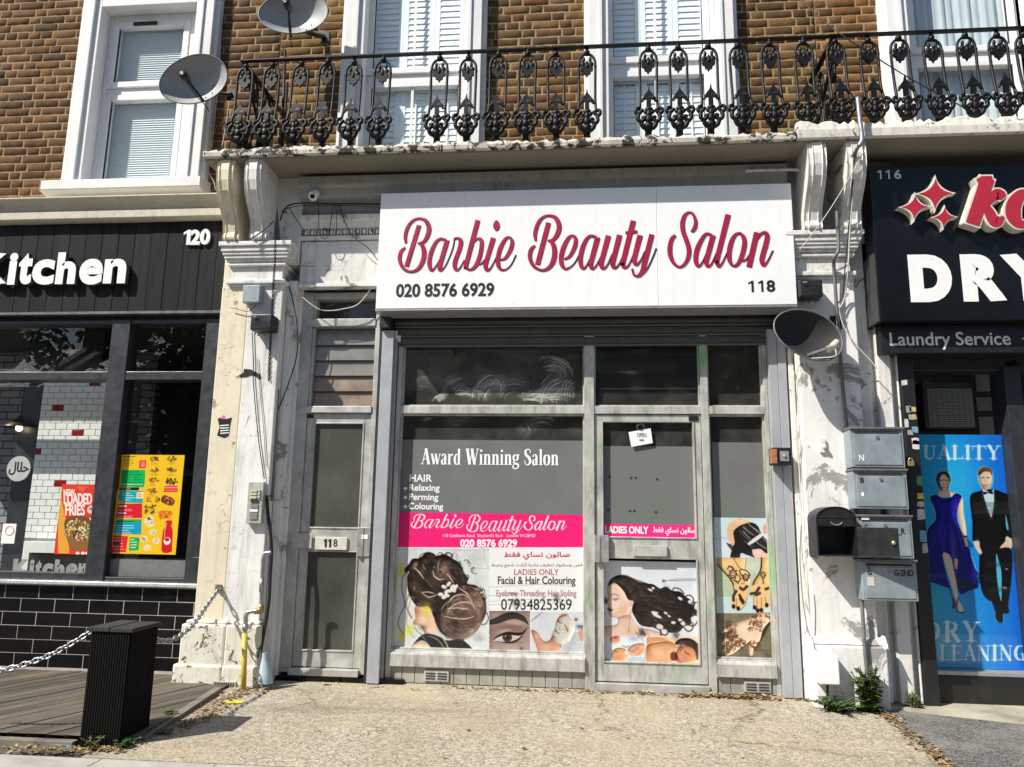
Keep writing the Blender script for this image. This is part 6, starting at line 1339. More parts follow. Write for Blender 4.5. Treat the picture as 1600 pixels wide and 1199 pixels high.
for ch, b in (('D', (1420, 398.5, 1487, 473)), ('R', (1502, 398, 1566, 472)), ('Y', (1569, 397, 1645, 471))): q = MB(); text_mesh(q, ch, RC(*b, -.3), -.304, .03); q.build('letter', M['white_txt'], DS)
q = MB(); text_mesh(q, 'Laundry Service', RC(1390, 519.5, 1579, 547, -.2), -.202, .0018); q.build('lettering', M['silver'], lower); q = MB(); q.rect(RC(1597, 529, 1606, 531, -.2), -.203, -.202); q.build('dash', M['silver'], lower)
M['red'] = simple('red_acrylic', (.42, .02, .04), .3, var=.1, bump=0); M['cream_edge'] = simple('cream_letter_edge', (.72, .68, .58), .4, bump=0)
def star(cx, cy, r, Y, k):
    pts = []
    for i in range(4):
        a0 = math.pi/2*i; 
        for t in np.linspace(0, 1, 7)[:-1]:
            # concave side between two tips
            p0, p1, p2 = (math.cos(a0), math.sin(a0)), (.16*(math.cos(a0)+math.cos(a0+math.pi/2)), .16*(math.sin(a0)+math.sin(a0+math.pi/2))), (math.cos(a0+math.pi/2), math.sin(a0+math.pi/2))
            pts.append(tuple(((1-t)**2*p0[j]+2*t*(1-t)*p1[j]+t*t*p2[j]) for j in (0, 1)))
    c = P(cx, cy, Y); R_ = r/205; return [(c.x+p[0]*R_*k+.012*p[1], c.z+p[1]*R_*k) for p in pts]
for cx, cy, r in ((1461, 303, 29), (1429, 324, 23), (1475, 340, 19)):
    s = T('star', '', '', (0, 0, 0)) if False else None
    q = MB(); q.poly_xz(star(cx, cy, r, -.36, 1.), -.36, -.302); a = q.build('star', M['cream_edge'], DS)
    q = MB(); q.poly_xz(star(cx, cy, r, -.36, .78), -.364, -.3605); q.build('star_face', M['red'], a)
YL = -.38
def px_strokes(sts): return [[(*XZ(x, y, YL), w/208.) for x, y, w in st] for st in sts]
for sts in (px_strokes([[(1543,279,19),(1531,315,19),(1519,351,19)], [(1526,284,6),(1536,281,9),(1550,279,6)], [(1532,326,5),(1546,315,9),(1556,304,14),(1563,306,16),(1567,310,10)], [(1539,321,9),(1546,334,15),(1553,347,15),(1560,348,10),(1567,339,5)]]),
            px_strokes([[(1612,304,8),(1596,304,14),(1584,320,20),(1583,338,20),(1592,350,14),(1606,350,8)], [(1634,303,17),(1622,340,17),(1628,350,10)]])):
    e = MB(); f_ = MB()
    for k, st in enumerate(sts):
        tmp = MB(); ribbon(tmp, st, YL-k*.0002, grow=.012); n = len(tmp.v)
        e.add(tmp.v+[(x, -.302, z) for x, y, z in tmp.v], tmp.f+[(i, i+1, i+1+n, i+n) for i in range(n//2-1)]+[(i, i+1, i+1+n, i+n) for i in range(n//2, n-1)]+[(0, n//2, n//2+n, n), (n//2-1, n-1, 2*n-1, n//2-1+n)])
        ribbon(f_, st, YL-.004-k*.0002)
    a = e.build('letter', M['cream_edge'], DS); f_.build('letter_face', M['red'], a)
# black pillar, window, riser
def blackpaint():
    m = NT('scuffed_black_paint'); a = m.noise(16, 9, .75); col = m.mix(m.ramp(a, .66, .7), (.014, .014, .015), (.32, .31, .3)); b = m.noise(4, 6, .6)
    col = m.mix(m.ramp(b, .55, .75, 0, .5), col, (.06, .058, .055)); m.set(col=col, rough=.42); m.bump(a, .2, .004); return m.mat
M['scuff'] = blackpaint()
BX0, BX1 = 2.258, P(1467, 1060, -.1).x
q = MB(); q.box(BX0, BX1, -.1, .3, -.01, 2.56); q.build('pillar', M['scuff'], DRY, bevel=.008)
wz0, wz1 = FZ(1540, 1050, .1), 2.30
q = MB(); q.box(BX1, 4.8, .0, .2, -.01, wz0-.02); q.build('riser', M['scuff'], DRY)
q = MB(); fx = P(1585, 760, .05).x; q.box(BX1, 4.8, .01, .14, wz0-.018, wz0+.012); q.build('sill', M['alu_clean'], DRY, bevel=.004)
q = MB(); q.box(fx-.02, fx+.09, .0, .2, wz0+.012, wz1); q.box(BX1, fx-.02, .03, .18, wz1-.03, wz1+.06); q.box(fx+.09, 4.8, .03, .18, 1.98, 2.05); q.box(fx+.09, 4.8, .03, .18, wz1-.03, wz1+.06); dfr = q.build('window_frame', M['anthracite'], DRY, bevel=.004)
q = MB(); q.prism_x([(.03, wz1+.061), (-.12, wz1+.061), (-.14, wz1+.08), (-.12, wz1+.13), (.03, wz1+.13)], BX1-.05, 4.8); q.build('shutter_box', simple('blue_grey_box', (.06, .075, .1), .25, .5, bump=0), DRY)
g = MB(); g.add([(BX1, .09, wz0), (fx-.02, .09, wz0), (fx-.02, .09, wz1-.03), (BX1, .09, wz1-.03)], [(0, 1, 2, 3)]); M['dglass'] = glass('cleaner_glass', (.98, 1, 1), 1.5); g.build('pane', M['dglass'], dfr)
g = MB(); g.add([(fx+.09, .09, wz0), (4.8, .09, wz0), (4.8, .09, 1.98), (fx+.09, .09, 1.98)], [(0, 1, 2, 3)]); g.build('pane', M['dglass'], dfr)
g = MB(); g.add([(fx+.09, .09, 2.05), (4.8, .09, 2.05), (4.8, .09, 2.27), (fx+.09, .09, 2.27)], [(0, 1, 2, 3)]); g.build('pane', M['dglass'], dfr)
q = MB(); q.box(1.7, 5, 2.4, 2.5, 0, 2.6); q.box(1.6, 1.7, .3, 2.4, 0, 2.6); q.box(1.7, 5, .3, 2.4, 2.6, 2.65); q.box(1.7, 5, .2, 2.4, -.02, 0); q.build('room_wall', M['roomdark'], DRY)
for b in ((1525, 586, 1552, 612), (1526, 622, 1560, 642), (1530, 652, 1562, 680)):
    q = MB(); q.rect(RC(*b, .9), .9, .92); q.build('wall_panel', simple('grey_panel', (.3, .31, .3), .6, bump=0) if 'gp' not in M else M['gp'], DRY); M['gp'] = M.get('gp') or bpy.data.materials['grey_panel']
AC = T('fan_unit', 'dark square ventilation unit with a slatted grille behind the dry cleaner glass', 'fan', P(1486, 632, .12))
r = RC(1444, 594, 1525, 671, .12); q = MB(); q.box(r[0], r[1], .13, .3, r[2], r[3]); ac = q.build('casing', simple('dark_casing', (.02, .02, .02), .5, bump=0), AC, bevel=.02)
q = MB(); z = r[2]+.02
while z < r[3]-.07: q.box(r[0]+.025, r[1]-.02, .118, .129, z, z+.006); z += .0135
for k in range(9): x = r[0]+.03+k*(r[1]-r[0]-.06)/8; q.box(x, x+.003, .115, .118, r[2]+.02, r[3]-.07)
q.build('grille', simple('dark_grille', (.25, .235, .22), .5, bump=0), ac)
# big blue poster
YP_ = .11
x0 = BX1-.14; x1 = P(1578, 760, YP_).x+.0; z0, z1 = wz0+.015, FZ(1510, 680, YP_)
x1 = fx-.022
W = 340; H = int(W*(z1-z0)/(x1-x0)); c = Canvas(W, H, (x0, -z1, x1, -z0)); c.box = (x0, x1, z0, z1)
gx = np.linspace(0, 1, W)[None, :, None]; gy = np.linspace(0, 1, H)[:, None, None]
c.a = np.array([24, 196, 226])*(1-gx)+np.array([16, 110, 226])*gx; c.a = c.a*(1-.0*gy)+np.array([20, 30, 10])*gy*(1-gx)
c.use(1430, 670, 5.994, YP_); c.blob(420, 500, 220, 400, (60, 205, 240), .5); c.blob(330, 950, 90, 200, (30, 150, 180), .4)
def halo(p, g=9):
    q_ = np.array(cr(p, 5, True)); c.stroke(np.vstack([q_, q_[:1]]), g*2, (120, 205, 215), .8, 1)
dress = [(140,650),(200,625),(250,655),(330,650),(380,610),(435,640),(400,740),(395,850),(430,960),(480,1130),(530,1220),(560,1310),(590,1370),(480,1420),(400,1440),(330,1300),(240,1240),(180,1330),(60,1330),(60,1180),(120,950),(190,860),(185,760)]
arm_r = [(400,650),(440,650),(452,800),(470,900),(480,1030),(492,1090),(480,1135),(455,1100),(440,1000),(415,880),(398,780)]
man = [(515,640),(600,590),(660,575),(740,575),(800,595),(890,650),(935,860),(935,1060),(880,1050),(880,1140),(870,1300),(860,1420),(840,1600),(800,1640),(770,1590),(740,1400),(720,1200),(690,1300),(720,1600),(640,1560),(600,1380),(600,1060),(540,1060),(535,880)]
halo(dress); halo([(200,480),(225,415),(275,405),(325,440),(325,520),(300,580),(260,590),(220,560)], 8); halo([(585,420),(620,370),(680,370),(722,420),(720,520),(690,570),(640,570),(600,510)], 8); halo(arm_r, 6)
BL = (22, 14, 150)
SKN = (236, 206, 178)
c.poly([(250,570),(320,560),(330,600),(385,610),(340,640),(260,645),(215,625)], SKN); c.poly(arm_r, (240, 214, 178)); c.poly(dress, BL)
dm = c.mask(dress); c.relief(dm, 8, 46); c.relief(c.mask(arm_r), 4, 46)
for p in ([(230,880),(190,1000),(160,1200)], [(290,870),(270,1050),(250,1220)], [(330,870),(340,1050),(370,1250)], [(380,860),(430,1060),(500,1280)], [(250,860),(230,1040),(220,1200)]): c.stroke([(*q_, w_) for q_, w_ in zip(p, (6, 22, 30))], 0, (52, 44, 205), .6, clip=dm)
for p in ([(210,870),(170,1100),(140,1300)], [(310,870),(305,1080),(300,1260)], [(360,865),(400,1060),(460,1300)], [(195,700),(215,800),(200,860)]): c.stroke([(*q_, w_) for q_, w_ in zip(p, (5, 18, 24))], 0, (10, 6, 90), .7, clip=dm)
c.stroke([(190,850),(290,862),(398,848)], 10, (12, 8, 110), .7, clip=dm)
c.poly([(225,450),(270,420),(315,450),(318,530),(290,580),(262,585),(230,540)], SKN); c.poly([(195,490),(210,430),(250,405),(300,412),(330,460),(325,520),(312,470),(275,430),(240,450),(232,500),(260,580),(225,560)], (58, 38, 24)); c.stroke([(245,420),(225,470),(235,540),(250,580)], 14, (34, 22, 16), .9)
c.stroke([(240,490),(258,486)], 7, (50, 34, 26), .9); c.stroke([(275,486),(298,488)], 7, (50, 34, 26), .9); c.stroke([(262,500),(258,525),(268,530)], 6, (180, 140, 116), .9); c.stroke([(252,552),(272,554)], 8, (160, 80, 74), .9); c.stroke([(232,500),(240,540),(262,582)], 14, (190, 150, 124), .6)
c.stroke([(455,1015),(485,1012)], 14, (30, 30, 40), .9)
c.poly(man, (13, 12, 14), 1, 0, True); mk = c.mask(man); c.relief(mk, 6, 30)
c.poly([(630,575),(700,600),(738,575),(738,700),(715,860),(660,700)], (206, 232, 240)); c.poly([(640,595),(680,600),(722,592),(724,618),(684,608),(645,622)], (14, 14, 18)); c.stroke([(625,590),(650,710),(712,860)], 16, (40, 38, 40), .9); c.stroke([(742,590),(745,710),(716,860)], 16, (30, 29, 31), .9)
c.rect(520, 690, 935, 745, (60, 58, 60), .35); c.rect(530, 750, 935, 805, (74, 72, 74), .35); c.poly([(846,810),(872,930),(862,955),(848,900)], (90, 190, 225))
c.poly([(600,420),(640,385),(700,395),(715,430),(712,510),(690,560),(660,580),(630,555),(605,500)], (236, 200, 172)); c.poly([(585,440),(590,395),(640,362),(700,372),(722,420),(716,445),(690,410),(640,410),(604,440)], (120, 82, 56)); c.poly([(620,520),(660,540),(708,510),(690,566),(655,582),(628,556)], (196, 140, 106), .8, 1)
c.relief(c.mask([(600,420),(640,385),(700,395),(715,430),(712,510),(690,560),(660,580),(630,555),(605,500)]), 5, 44, (-.8,-.3)); c.relief(c.mask([(225,450),(270,420),(315,450),(318,530),(290,580),(262,585),(230,540)]), 5, 44, (.8,-.3))
c.stroke([(618,466),(644,462)], 8, (80, 56, 42), .9); c.stroke([(668,462),(696,464)], 8, (80, 56, 42), .9); c.stroke([(655,475),(650,505),(662,510)], 6, (200, 160, 134), .9); c.stroke([(642,532),(680,530)], 7, (170, 96, 84), .9)
c.poly([(545,1062),(600,1062),(605,1110),(625,1160),(610,1180),(575,1140)], SKN); c.poly([(850,1020),(915,1060),(890,1130),(845,1142),(795,1130),(800,1105),(840,1060)], SKN); c.stroke([(860,1018),(920,1058)], 14, (226, 240, 244), .9)
c.use(1430, 850, 5.712, YP_)
c.poly([(60,340),(150,345),(300,390),(250,250),(240,100),(60,40)], (16, 12, 120)); c.poly([(60,0),(240,0),(240,110),(285,300),(330,450),(300,400),(150,345),(60,330)], (16, 12, 130))
c.poly([(380,110),(470,30),(520,230),(565,380),(480,420),(405,450),(370,330)], (20, 16, 135)); c.poly([(380,300),(540,385),(400,400)], (44, 40, 60), .8)
c.poly([(245,100),(310,105),(345,230),(375,400),(385,490),(425,570),(420,612),(390,608),(370,540),(310,330)], (240, 212, 180)); c.poly([(350,140),(380,140),(375,225),(355,215)], (226, 190, 156)); c.poly([(300,390),(330,460),(360,520),(350,575),(332,572),(330,500)], (70, 50, 110)); c.stroke([(370,600),(395,615),(432,618)], 9, (14, 10, 12), 1); c.stroke([(332,572),(355,576)], 8, (60, 30, 30), .9); c.stroke([(385,480),(370,560),(375,600)], 10, (24, 16, 80), .9)
c.poly([(600,60),(720,80),(722,260),(770,520),(782,560),(780,700),(740,705),(712,650),(705,580),(650,430),(630,250)], (13, 12, 14)); c.poly([(722,70),(858,55),(855,330),(830,540),(838,610),(800,625),(765,580),(775,420),(765,230)], (13, 12, 14))
c.poly([(722,90),(745,160),(768,260),(768,510),(745,430),(725,270)], (90, 190, 226)); c.rect(630, 165, 858, 210, (56, 54, 54), .35); c.rect(650, 390, 850, 430, (60, 58, 58), .3); c.blob(815, 228, 14, 6, (226, 220, 210), .9); c.blob(798, 394, 18, 7, (226, 220, 210), .9); c.stroke([(715,600),(712,660),(745,704),(782,700),(785,640)], 6, (110, 200, 225), .6)
for t, b in (('RY', (250, 700, 580, 870)), ('D', (90, 700, 240, 860)), ('LEANING', (215, 910, 1000, 1040)), ('C', (90, 905, 205, 1025))): c.serif(t, (b[0]+6, b[1]+8, b[2]+6, b[3]+8), (10, 90, 150), .5, 1.1); c.serif(t, b, (226, 244, 250), .96, 1.1)
c.use(1430, 670, 5.994, YP_); c.serif('UALITY', (70, 166, 800, 288), (226, 244, 252), .96, 1.15); c.photo()
tag(c.mesh('window_poster', *c.box, YP_, M['art']), 'tall blue poster of a woman in a dress and a man in a dinner suit', 'poster')
# torn stickers on the black pillar
cols = [(.6,.6,.58),(.55,.42,.22),(.5,.4,.25),(.62,.62,.62),(.2,.35,.45),(.65,.66,.68),(.1,.35,.12),(.75,.62,.04),(.62,.5,.52),(.7,.7,.7),(.6,.62,.62),(.15,.42,.6),(.5,.5,.5),(.35,.34,.32),(.3,.3,.3)]
for i, (px, py, w, h) in enumerate(((1409,599,13,8),(1424,640,11,8),(1424,652,11,8),(1412,662,10,12),(1430,672,14,9),(1431,696,13,14),(1436,752,12,14),(1437,776,11,9),(1437,788,12,8),(1430,690,13,10),(1438,804,13,16),(1442,838,12,16),(1444,857,10,14),(1420,676,8,8),(1418,640,8,10))):
    c0 = P(px+2, py, -.101); a = rng.uniform(-.1, .1); ww, hh = w/430, h/430; pts = []
    for u, v in ((-1, -1), (0, -1.1), (1, -.95), (1.05, .3), (.9, 1), (-.2, 1.05), (-1, .9)):
        u *= rng.uniform(.8, 1.1); v *= rng.uniform(.8, 1.1); pts.append((min(max(c0.x+u*ww*math.cos(a)-v*hh*math.sin(a), BX0+.005), BX1-.005), c0.z+u*ww*math.sin(a)+v*hh*math.cos(a)))
    mt = simple('sticker_paper', cols[i], .6, var=.5, scale=60, bump=0)
    o = MB().poly_xz(pts, -.1015, -.1003).build('sticker', mt); tag(o, 'small torn paper sticker on the black pillar beside the blue poster', 'sticker', 'torn stickers on the black pillar')
# ------------------------------------------------------------------ balcony railings
def baluster_mesh():
    m = MB()
    for s in (-1, 1):
        m.tube(cr([(0, 0, .70), (s*.03, 0, .695), (s*.056, -.002, .655), (s*.062, -.004, .59), (s*.061, -.006, .45), (s*.06, -.015, .33), (s*.063, -.035, .24), (s*.07, -.045, .20)], 4), .0105, 7)
        m.ball((s*.063, -.004, .60), .013, n=8)                      # small collar
        m.tube(cr([(s*.066, -.045, .215), (s*.09, -.05, .205), (s*.095, -.05, .18), (s*.078, -.05, .165), (s*.06, -.05, .18), (s*.045, -.05, .2)], 4), [.014]*21, 7)
        m.tube(cr([(s*.074, -.05, .165), (s*.078, -.05, .125), (s*.055, -.048, .105), (s*.036, -.048, .125), (s*.045, -.048, .145)], 4), [.0155]*17, 7)
        m.tube(cr([(s*.055, -.045, .105), (s*.045, -.04, .075), (s*.02, -.03, .06), (0, -.02, .055)], 4), .017, 7)
        m.ball((s*.03, -.004, .615), .021, n=8, sc=(1, .7, 1.2)); m.ball((s*.024, -.003, .655), .016, n=8, sc=(.8, .7, 1.5))
        m.tube(cr([(0, -.04, .285), (s*.022, -.04, .305), (s*.04, -.04, .29), (s*.046, -.04, .268)], 4), [.012]*9+[.009]*4, 7)
        m.ball((s*.022, -.05, .18), .02, n=8, sc=(1, .7, 1)); m.ball((s*.03, -.05, .135), .018, n=8)
    leaf = [(0, .51), (.014, .535), (.026, .535), (.031, .56), (.045, .565), (.046, .595), (.03, .61), (.014, .625), (0, .645)]
    m.poly_xz(leaf+[(-x, z) for x, z in leaf[-2:0:-1]], -.014, .008)
    m.ball((0, 0, .715), .024, n=10); m.ball((0, 0, .742), .014, n=8); m.ball((0, -.008, .6), .018, n=8, sc=(.8, .8, 1.6))
    sp = [(0, .39), (.008, .35), (.026, .325), (.044, .30), (.04, .28), (.016, .288), (.017, .23), (.0, .22)]
    m.poly_xz(sp+[(-x, z) for x, z in sp[-2:0:-1]], -.05, -.03)
    m.ball((0, -.048, .2), .029, n=10, sc=(1.1, .7, .8)); m.ball((0, -.05, .165), .026, n=10, sc=(.9, .7, 1.3)); m.ball((0, -.048, .125), .03, n=10, sc=(1, .7, 1.2)); m.ball((0, -.03, .08), .038, n=10, sc=(1, .8, .9))
    m.tube([(0, -.005, .075), (0, 0, .04), (0, 0, -.01)], [.03, .025, .03], 9)
    return m
YR = -.42; ZR = 4.672; ZB = 3.925
RS = T('balcony_railing', 'black cast iron balcony railing above the white salon sign', 'railing', (0, YR, ZB))
RD = T('balcony_railing', 'black cast iron balcony railing above the black dry cleaner sign', 'railing', (3, YR, ZB))
b0 = baluster_mesh().build('baluster', M['iron'], RS, smooth=True)
# mesh was laid out round the world origin: shift its data so that it sits at its own origin
off = wloc(RS)
for v in b0.data.vertices: v.co += off
first = True
bx = [FX(px, 96, YR) for px in (386, 427, 470, 512, 555, 598, 687, 732, 778, 823, 870, 917, 1011, 1059, 1107, 1155.6, 1204, 1255)]
cx_ = [FX(px, 60, YR) for px in (1306, 1355.6, 1404.7, 1456, 1508, 1558, 1602, 1650)]
def place(parent, x, y, z, rz=0., sc=1.):
    global first
    o = b0 if first else b0.copy()
    if not first: COL.objects.link(o)
    first = False; o.parent = parent; o.location = Vector((x, y, z))-wloc(parent); o.rotation_euler = (rng.uniform(-.02, .02), rng.uniform(-.015, .015), rz); o.scale = (1, 1, sc); return o
for x in bx: place(RS, x, YR, ZB-.005)
for x in cx_: place(RD, x, YR, ZB+.02, 0, .97)
lx = bx[0]-.01
for y in (-.2, .02): place(RS, lx-.005, y, ZB, math.radians(-90))
for y in (-.2, .02): place(RD, cx_[0]+.03, y, ZB+.02, math.radians(-90), .97)
def bar(name, pts, r, parent, mat=None, n=8): q = MB(); q.tube(pts, r, n); return q.build(name, mat or M['iron'], parent, smooth=True)
q = MB(); q.box(lx-.04, 1.80, YR-.02, YR+.02, ZR, ZR+.014); q.box(lx-.04, lx, YR+.02, .15, ZR, ZR+.014); q.build('handrail', M['iron'], RS, bevel=.003)
q = MB(); q.box(1.803, 4.8, YR-.02, YR+.02, ZR+.004, ZR+.018); q.box(1.83, 1.87, YR+.02, .15, ZR, ZR+.014); q.build('handrail', M['iron'], RD, bevel=.003)
bar('strut', [(lx, YR, ZR-.05), (lx+.02, .0, 4.12)], .012, RS); bar('strut', [(1.86, YR, ZR-.05), (1.8, .0, 4.12)], .014, RD)
c0 = P(441, 228, -.25); c1 = P(446, 80, -.25); bar('post', [(c0.x, -.25, ZB-.01), (c1.x, -.25, c1.z)], .012, RS)
c0 = P(449, 130, -.2); bar('post', [(c0.x, -.2, ZB-.01), (c0.x, -.2, c0.z)], .012, RS)
# ------------------------------------------------------------------ cables, pipes
def pxp(pts, Y): return [P(p[0], p[1], p[2] if len(p) > 2 else Y) for p in pts]
def run(name, pts, Y, r, mat, label, cat, group=None, n=7, sm=5):
    q = MB(); w = [tuple(p) for p in pxp(pts, Y)]; q.tube(cr(w, sm) if len(w) > 2 and sm > 1 else w, r, n)
    return tag(q.build(name, mat, None, smooth=True), label, cat, group)
run('conduit', [(428, 300), (433, 353), (437, 401), (438, 430), (434, 480), (428, 567), (423, 640), (419, 707), (417, 768)], -.13, .017, M['pipe'], 'dark vertical cable conduit running down beside the white left pilaster', 'conduit')
run('pipe', [(435, 610), (432, 660), (428, 720), (425, 784)], -.15, .009, M['pipe'], 'short thin grey pipe right beside the dark conduit on the left', 'pipe')
run('cable', [(417, 775), (418, 797), (423, 840), (424, 867), (422, 900), (420, 940), (413, 985), (405, 1030)], -.2, .012, M['cable_black'], 'thick black cable curving down beside the left pilaster to the ground', 'cable')
q = MB(); c0 = P(417, 776, -.17); q.ball(c0, .028, n=10, sc=(1, 1, 1.4)); q.tube([c0+Vector((0, 0, -.05)), c0+Vector((0, 0, -.09))], .017, 8); tag(q.build('cable_joint', M['cable_black'], None, smooth=True), 'black taped cable joint under the dark conduit', 'joint')
run('pipe', [(409, 783), (447, 783.5)], -.12, .008, M['cable_white'], 'short white horizontal pipe crossing the conduit next to the intercom', 'pipe', None, 8, 1)
GP = T('gas_pipe', 'yellow and grey gas pipe rising from the ground at the left pilaster', 'pipe', P(380, 1088, -.35))
q = MB(); q.tube([tuple(p) for p in pxp([(380, 1090), (382.5, 990)], -.33)], .019, 12); q.build('sleeve', simple('yellow_pipe_sleeve', (.62, .46, .07), .5, var=.15, dirt=.2), GP, smooth=True)
q = MB(); q.tube(cr([tuple(p) for p in pxp([(382.5, 992), (383.5, 975), (384.5, 962), (390, 956.5), (403, 955)], -.32)], 5), .016, 10); q.tube([tuple(p) for p in pxp([(383, 985), (383.5, 976)], -.32)], .021, 10); q.build('elbow', M['steel'], GP, smooth=True)
q = MB(); q.ball(P(406, 954, -.31), .026, n=10); q.tube([tuple(p) for p in pxp([(398, 956), (408, 955)], -.31)], .021, 10); q.tube([tuple(p) for p in pxp([(407, 956), (408, 945)], -.31)], .021, 10); q.build('brass_fitting', simple('tarnished_brass', (.4, .29, .12), .4, .8, bump=.05), GP, smooth=True)
q = MB(); q.tube(cr([tuple(p) for p in pxp([(408, 950), (408.5, 920), (410, 890), (411, 872), (415, 865), (424, 864)], -.29)], 5), .013, 10); q.tube([tuple(p) for p in pxp([(408.4, 925), (408.8, 905)], -.29)], .017, 10); q.build('riser_pipe', M['steel'], GP, smooth=True)
run('cable', [(445, 425), (456, 465), (464, 508), (464, 553), (453, 594), (435, 640), (424, 664)], -.14, .0045, M['cable_black'], 'black cable bowing over the jamb left of the louvred fanlight', 'cable')
run('cable', [(460, 452), (482, 473), (506, 486), (544, 482), (562, 474), (577, 455), (587, 437)], -.1, .004, M['cable_white'], 'pale cable sagging across the top light of the side door', 'cable')
run('cable', [(438, 345), (443, 330), (453, 321), (475, 318), (520, 319), (560, 319), (597, 320)], -.19, .006, M['cable_black'], 'black cable along the moulding left of the white sign', 'cable')
run('cable', [(440, 330), (470, 322), (540, 322), (597, 325)], -.19, .003, M['cable_black'], 'thin black cable just under the thicker one on the moulding', 'cable')
run('wire_end', [(451, 324), (462, 342), (477, 364)], -.2, .0028, M['cable_black'], 'loose black wire end slanting below the moulding left of the camera', 'wire')
run('wire_loop', [(497, 312), (498, 340), (499, 366), (507, 374), (513, 367), (518, 340), (521, 322)], -.2, .003, M['cable_black'], 'loop of thin black wire hanging under the white camera', 'wire')
run('wire_end', [(525, 321), (526, 364)], -.2, .0028, M['cable_black'], 'short straight black wire hanging right of the wire loop', 'wire', None, 6, 1)
run('cable', [(530, 322), (544, 359), (558, 376), (575, 388), (592, 410)], -.2, .0035, M['cable_black'], 'black wire slanting down the panel to the left edge of the white sign', 'cable')
run('wire_end', [(441, 420), (455, 416), (491, 417)], -.15, .0025, M['cable_black'], 'thin black wire end sticking out over the pale panel', 'wire')
run('cable', [(394, 516), (395, 545), (396, 570), (396, 600), (404, 688), (413, 749)], -.215, .0035, M['cable_black'], 'thin black cable running down the white pilaster to the intercom', 'cable')
run('cable', [(402, 560), (405, 600), (411, 660), (416, 730)], -.212, .0025, M['cable_grey'], 'thin grey cable down the white pilaster right of the black one', 'cable')
run('cable', [(360, 481), (375, 485), (388, 487), (398, 480), (400, 472)], -.225, .0035, M['cable_grey'], 'short grey cable looping from the fascia into the grey junction box', 'cable')
run('cable', [(428, 346), (410, 362), (390, 375)], -.32, .005, M['cable_black'], 'black cable lying over the top of the left capital', 'cable')
run('drain_pipe', [(1340, 153), (1343, 185), (1347, 217), (1342, 229)], -.56, .016, M['steel'], 'short galvanised pipe in front of the balcony edge at the right', 'pipe', None, 10)
run('conduit', [(1341, 230, -.55), (1331, 246, -.46), (1310, 266, -.3), (1297, 282, -.2), (1296, 312, -.19), (1306, 322, -.31), (1309, 360, -.31), (1310, 391, -.31), (1303, 404, -.31), (1303, 420, -.26), (1307, 477, -.24), (1312, 540, -.225), (1316, 596, -.22), (1329, 732, -.22), (1342, 865, -.22), (1350, 1000, -.268), (1357, 1072, -.268)], -.22, .0125, M['pipe'], 'grey conduit zigzagging down the right pilaster beside the mailboxes', 'conduit', None, 9)
run('pipe', [(1253, 300), (1250, 360), (1247, 420), (1243, 520), (1245, 608), (1250, 660), (1256, 720), (1259, 818)], -.09, .017, M['cable_black'], 'thick black pipe down the flaking strip right of the shutter guide', 'pipe')
run('pipe', [(1165, 268), (1225, 266), (1250, 267), (1254, 272), (1254, 300)], -.245, .012, M['white_dirty'], 'old white pipe bending over the right end of the sign', 'pipe')
run('cable', [(1240, 580), (1243, 640), (1248, 720), (1252, 800), (1253, 870), (1262, 930), (1268, 985), (1276, 1080)], -.15, .005, M['cable_white'], 'dirty white cable following the black pipe to the ground', 'cable')
run('cable', [(1252, 820), (1250, 880), (1256, 950), (1264, 990), (1272, 1000), (1274, 960), (1272, 930)], -.2, .0035, M['cable_grey'], 'loose grey cable loop on the right pilaster edge', 'cable')
run('cable', [(1352, 222, -.55), (1345, 247, -.5), (1307, 312, -.4), (1280, 352, -.36), (1249, 392, -.31)], -.4, .0035, M['cable_white'], 'pale cable slanting from the balcony to the right end of the white sign', 'cable')
run('cable', [(1336, 238, -.5), (1331, 300, -.4), (1327, 347, -.33), (1320, 423, -.3), (1317, 461, -.24), (1308, 480, -.24), (1309, 510, -.25)], -.4, .004, M['cable_black'], 'black cable hanging over the right capital', 'cable')
run('cable', [(1339, 236, -.5), (1333, 300, -.4), (1328, 360, -.33), (1325, 420, -.3), (1320, 465, -.24), (1312, 482, -.24)], -.4, .0045, M['cable_white'], 'white cable hanging beside the black one over the right capital', 'cable')
run('cable', [(1310, 482), (1318, 510), (1330, 530), (1345, 548), (1362, 566), (1370, 577)], -.24, .004, M['cable_white'], 'pale cable running right from behind the lower dish', 'cable')
run('cable', [(1252, 0, -.2), (1280, 28, -.3), (1315, 55, -.48), (1360, 85, -.46), (1430, 128, -.46), (1505, 168, -.46)], -.46, .0045, M['cable_black'], 'black cable slanting down across the bricks and railing at the upper right', 'cable', None, 6)
for pts, lab in (([(348, 0), (345, 60), (341, 150)], 'thin pale cable down the bricks beside the left window'), ([(339, 150), (335, 190), (331, 230)], 'thin pale cable behind the left end of the balcony'), ([(359, 155), (354, 190), (347, 232)], 'pale cable dropping from the lower left dish'), ([(326, 258), (327, 272), (334, 284), (337, 298)], 'curly pale wire end hanging beside the left bracket')):
    run('cable', pts, .12, .004, M['cable_white'], lab, 'cable')
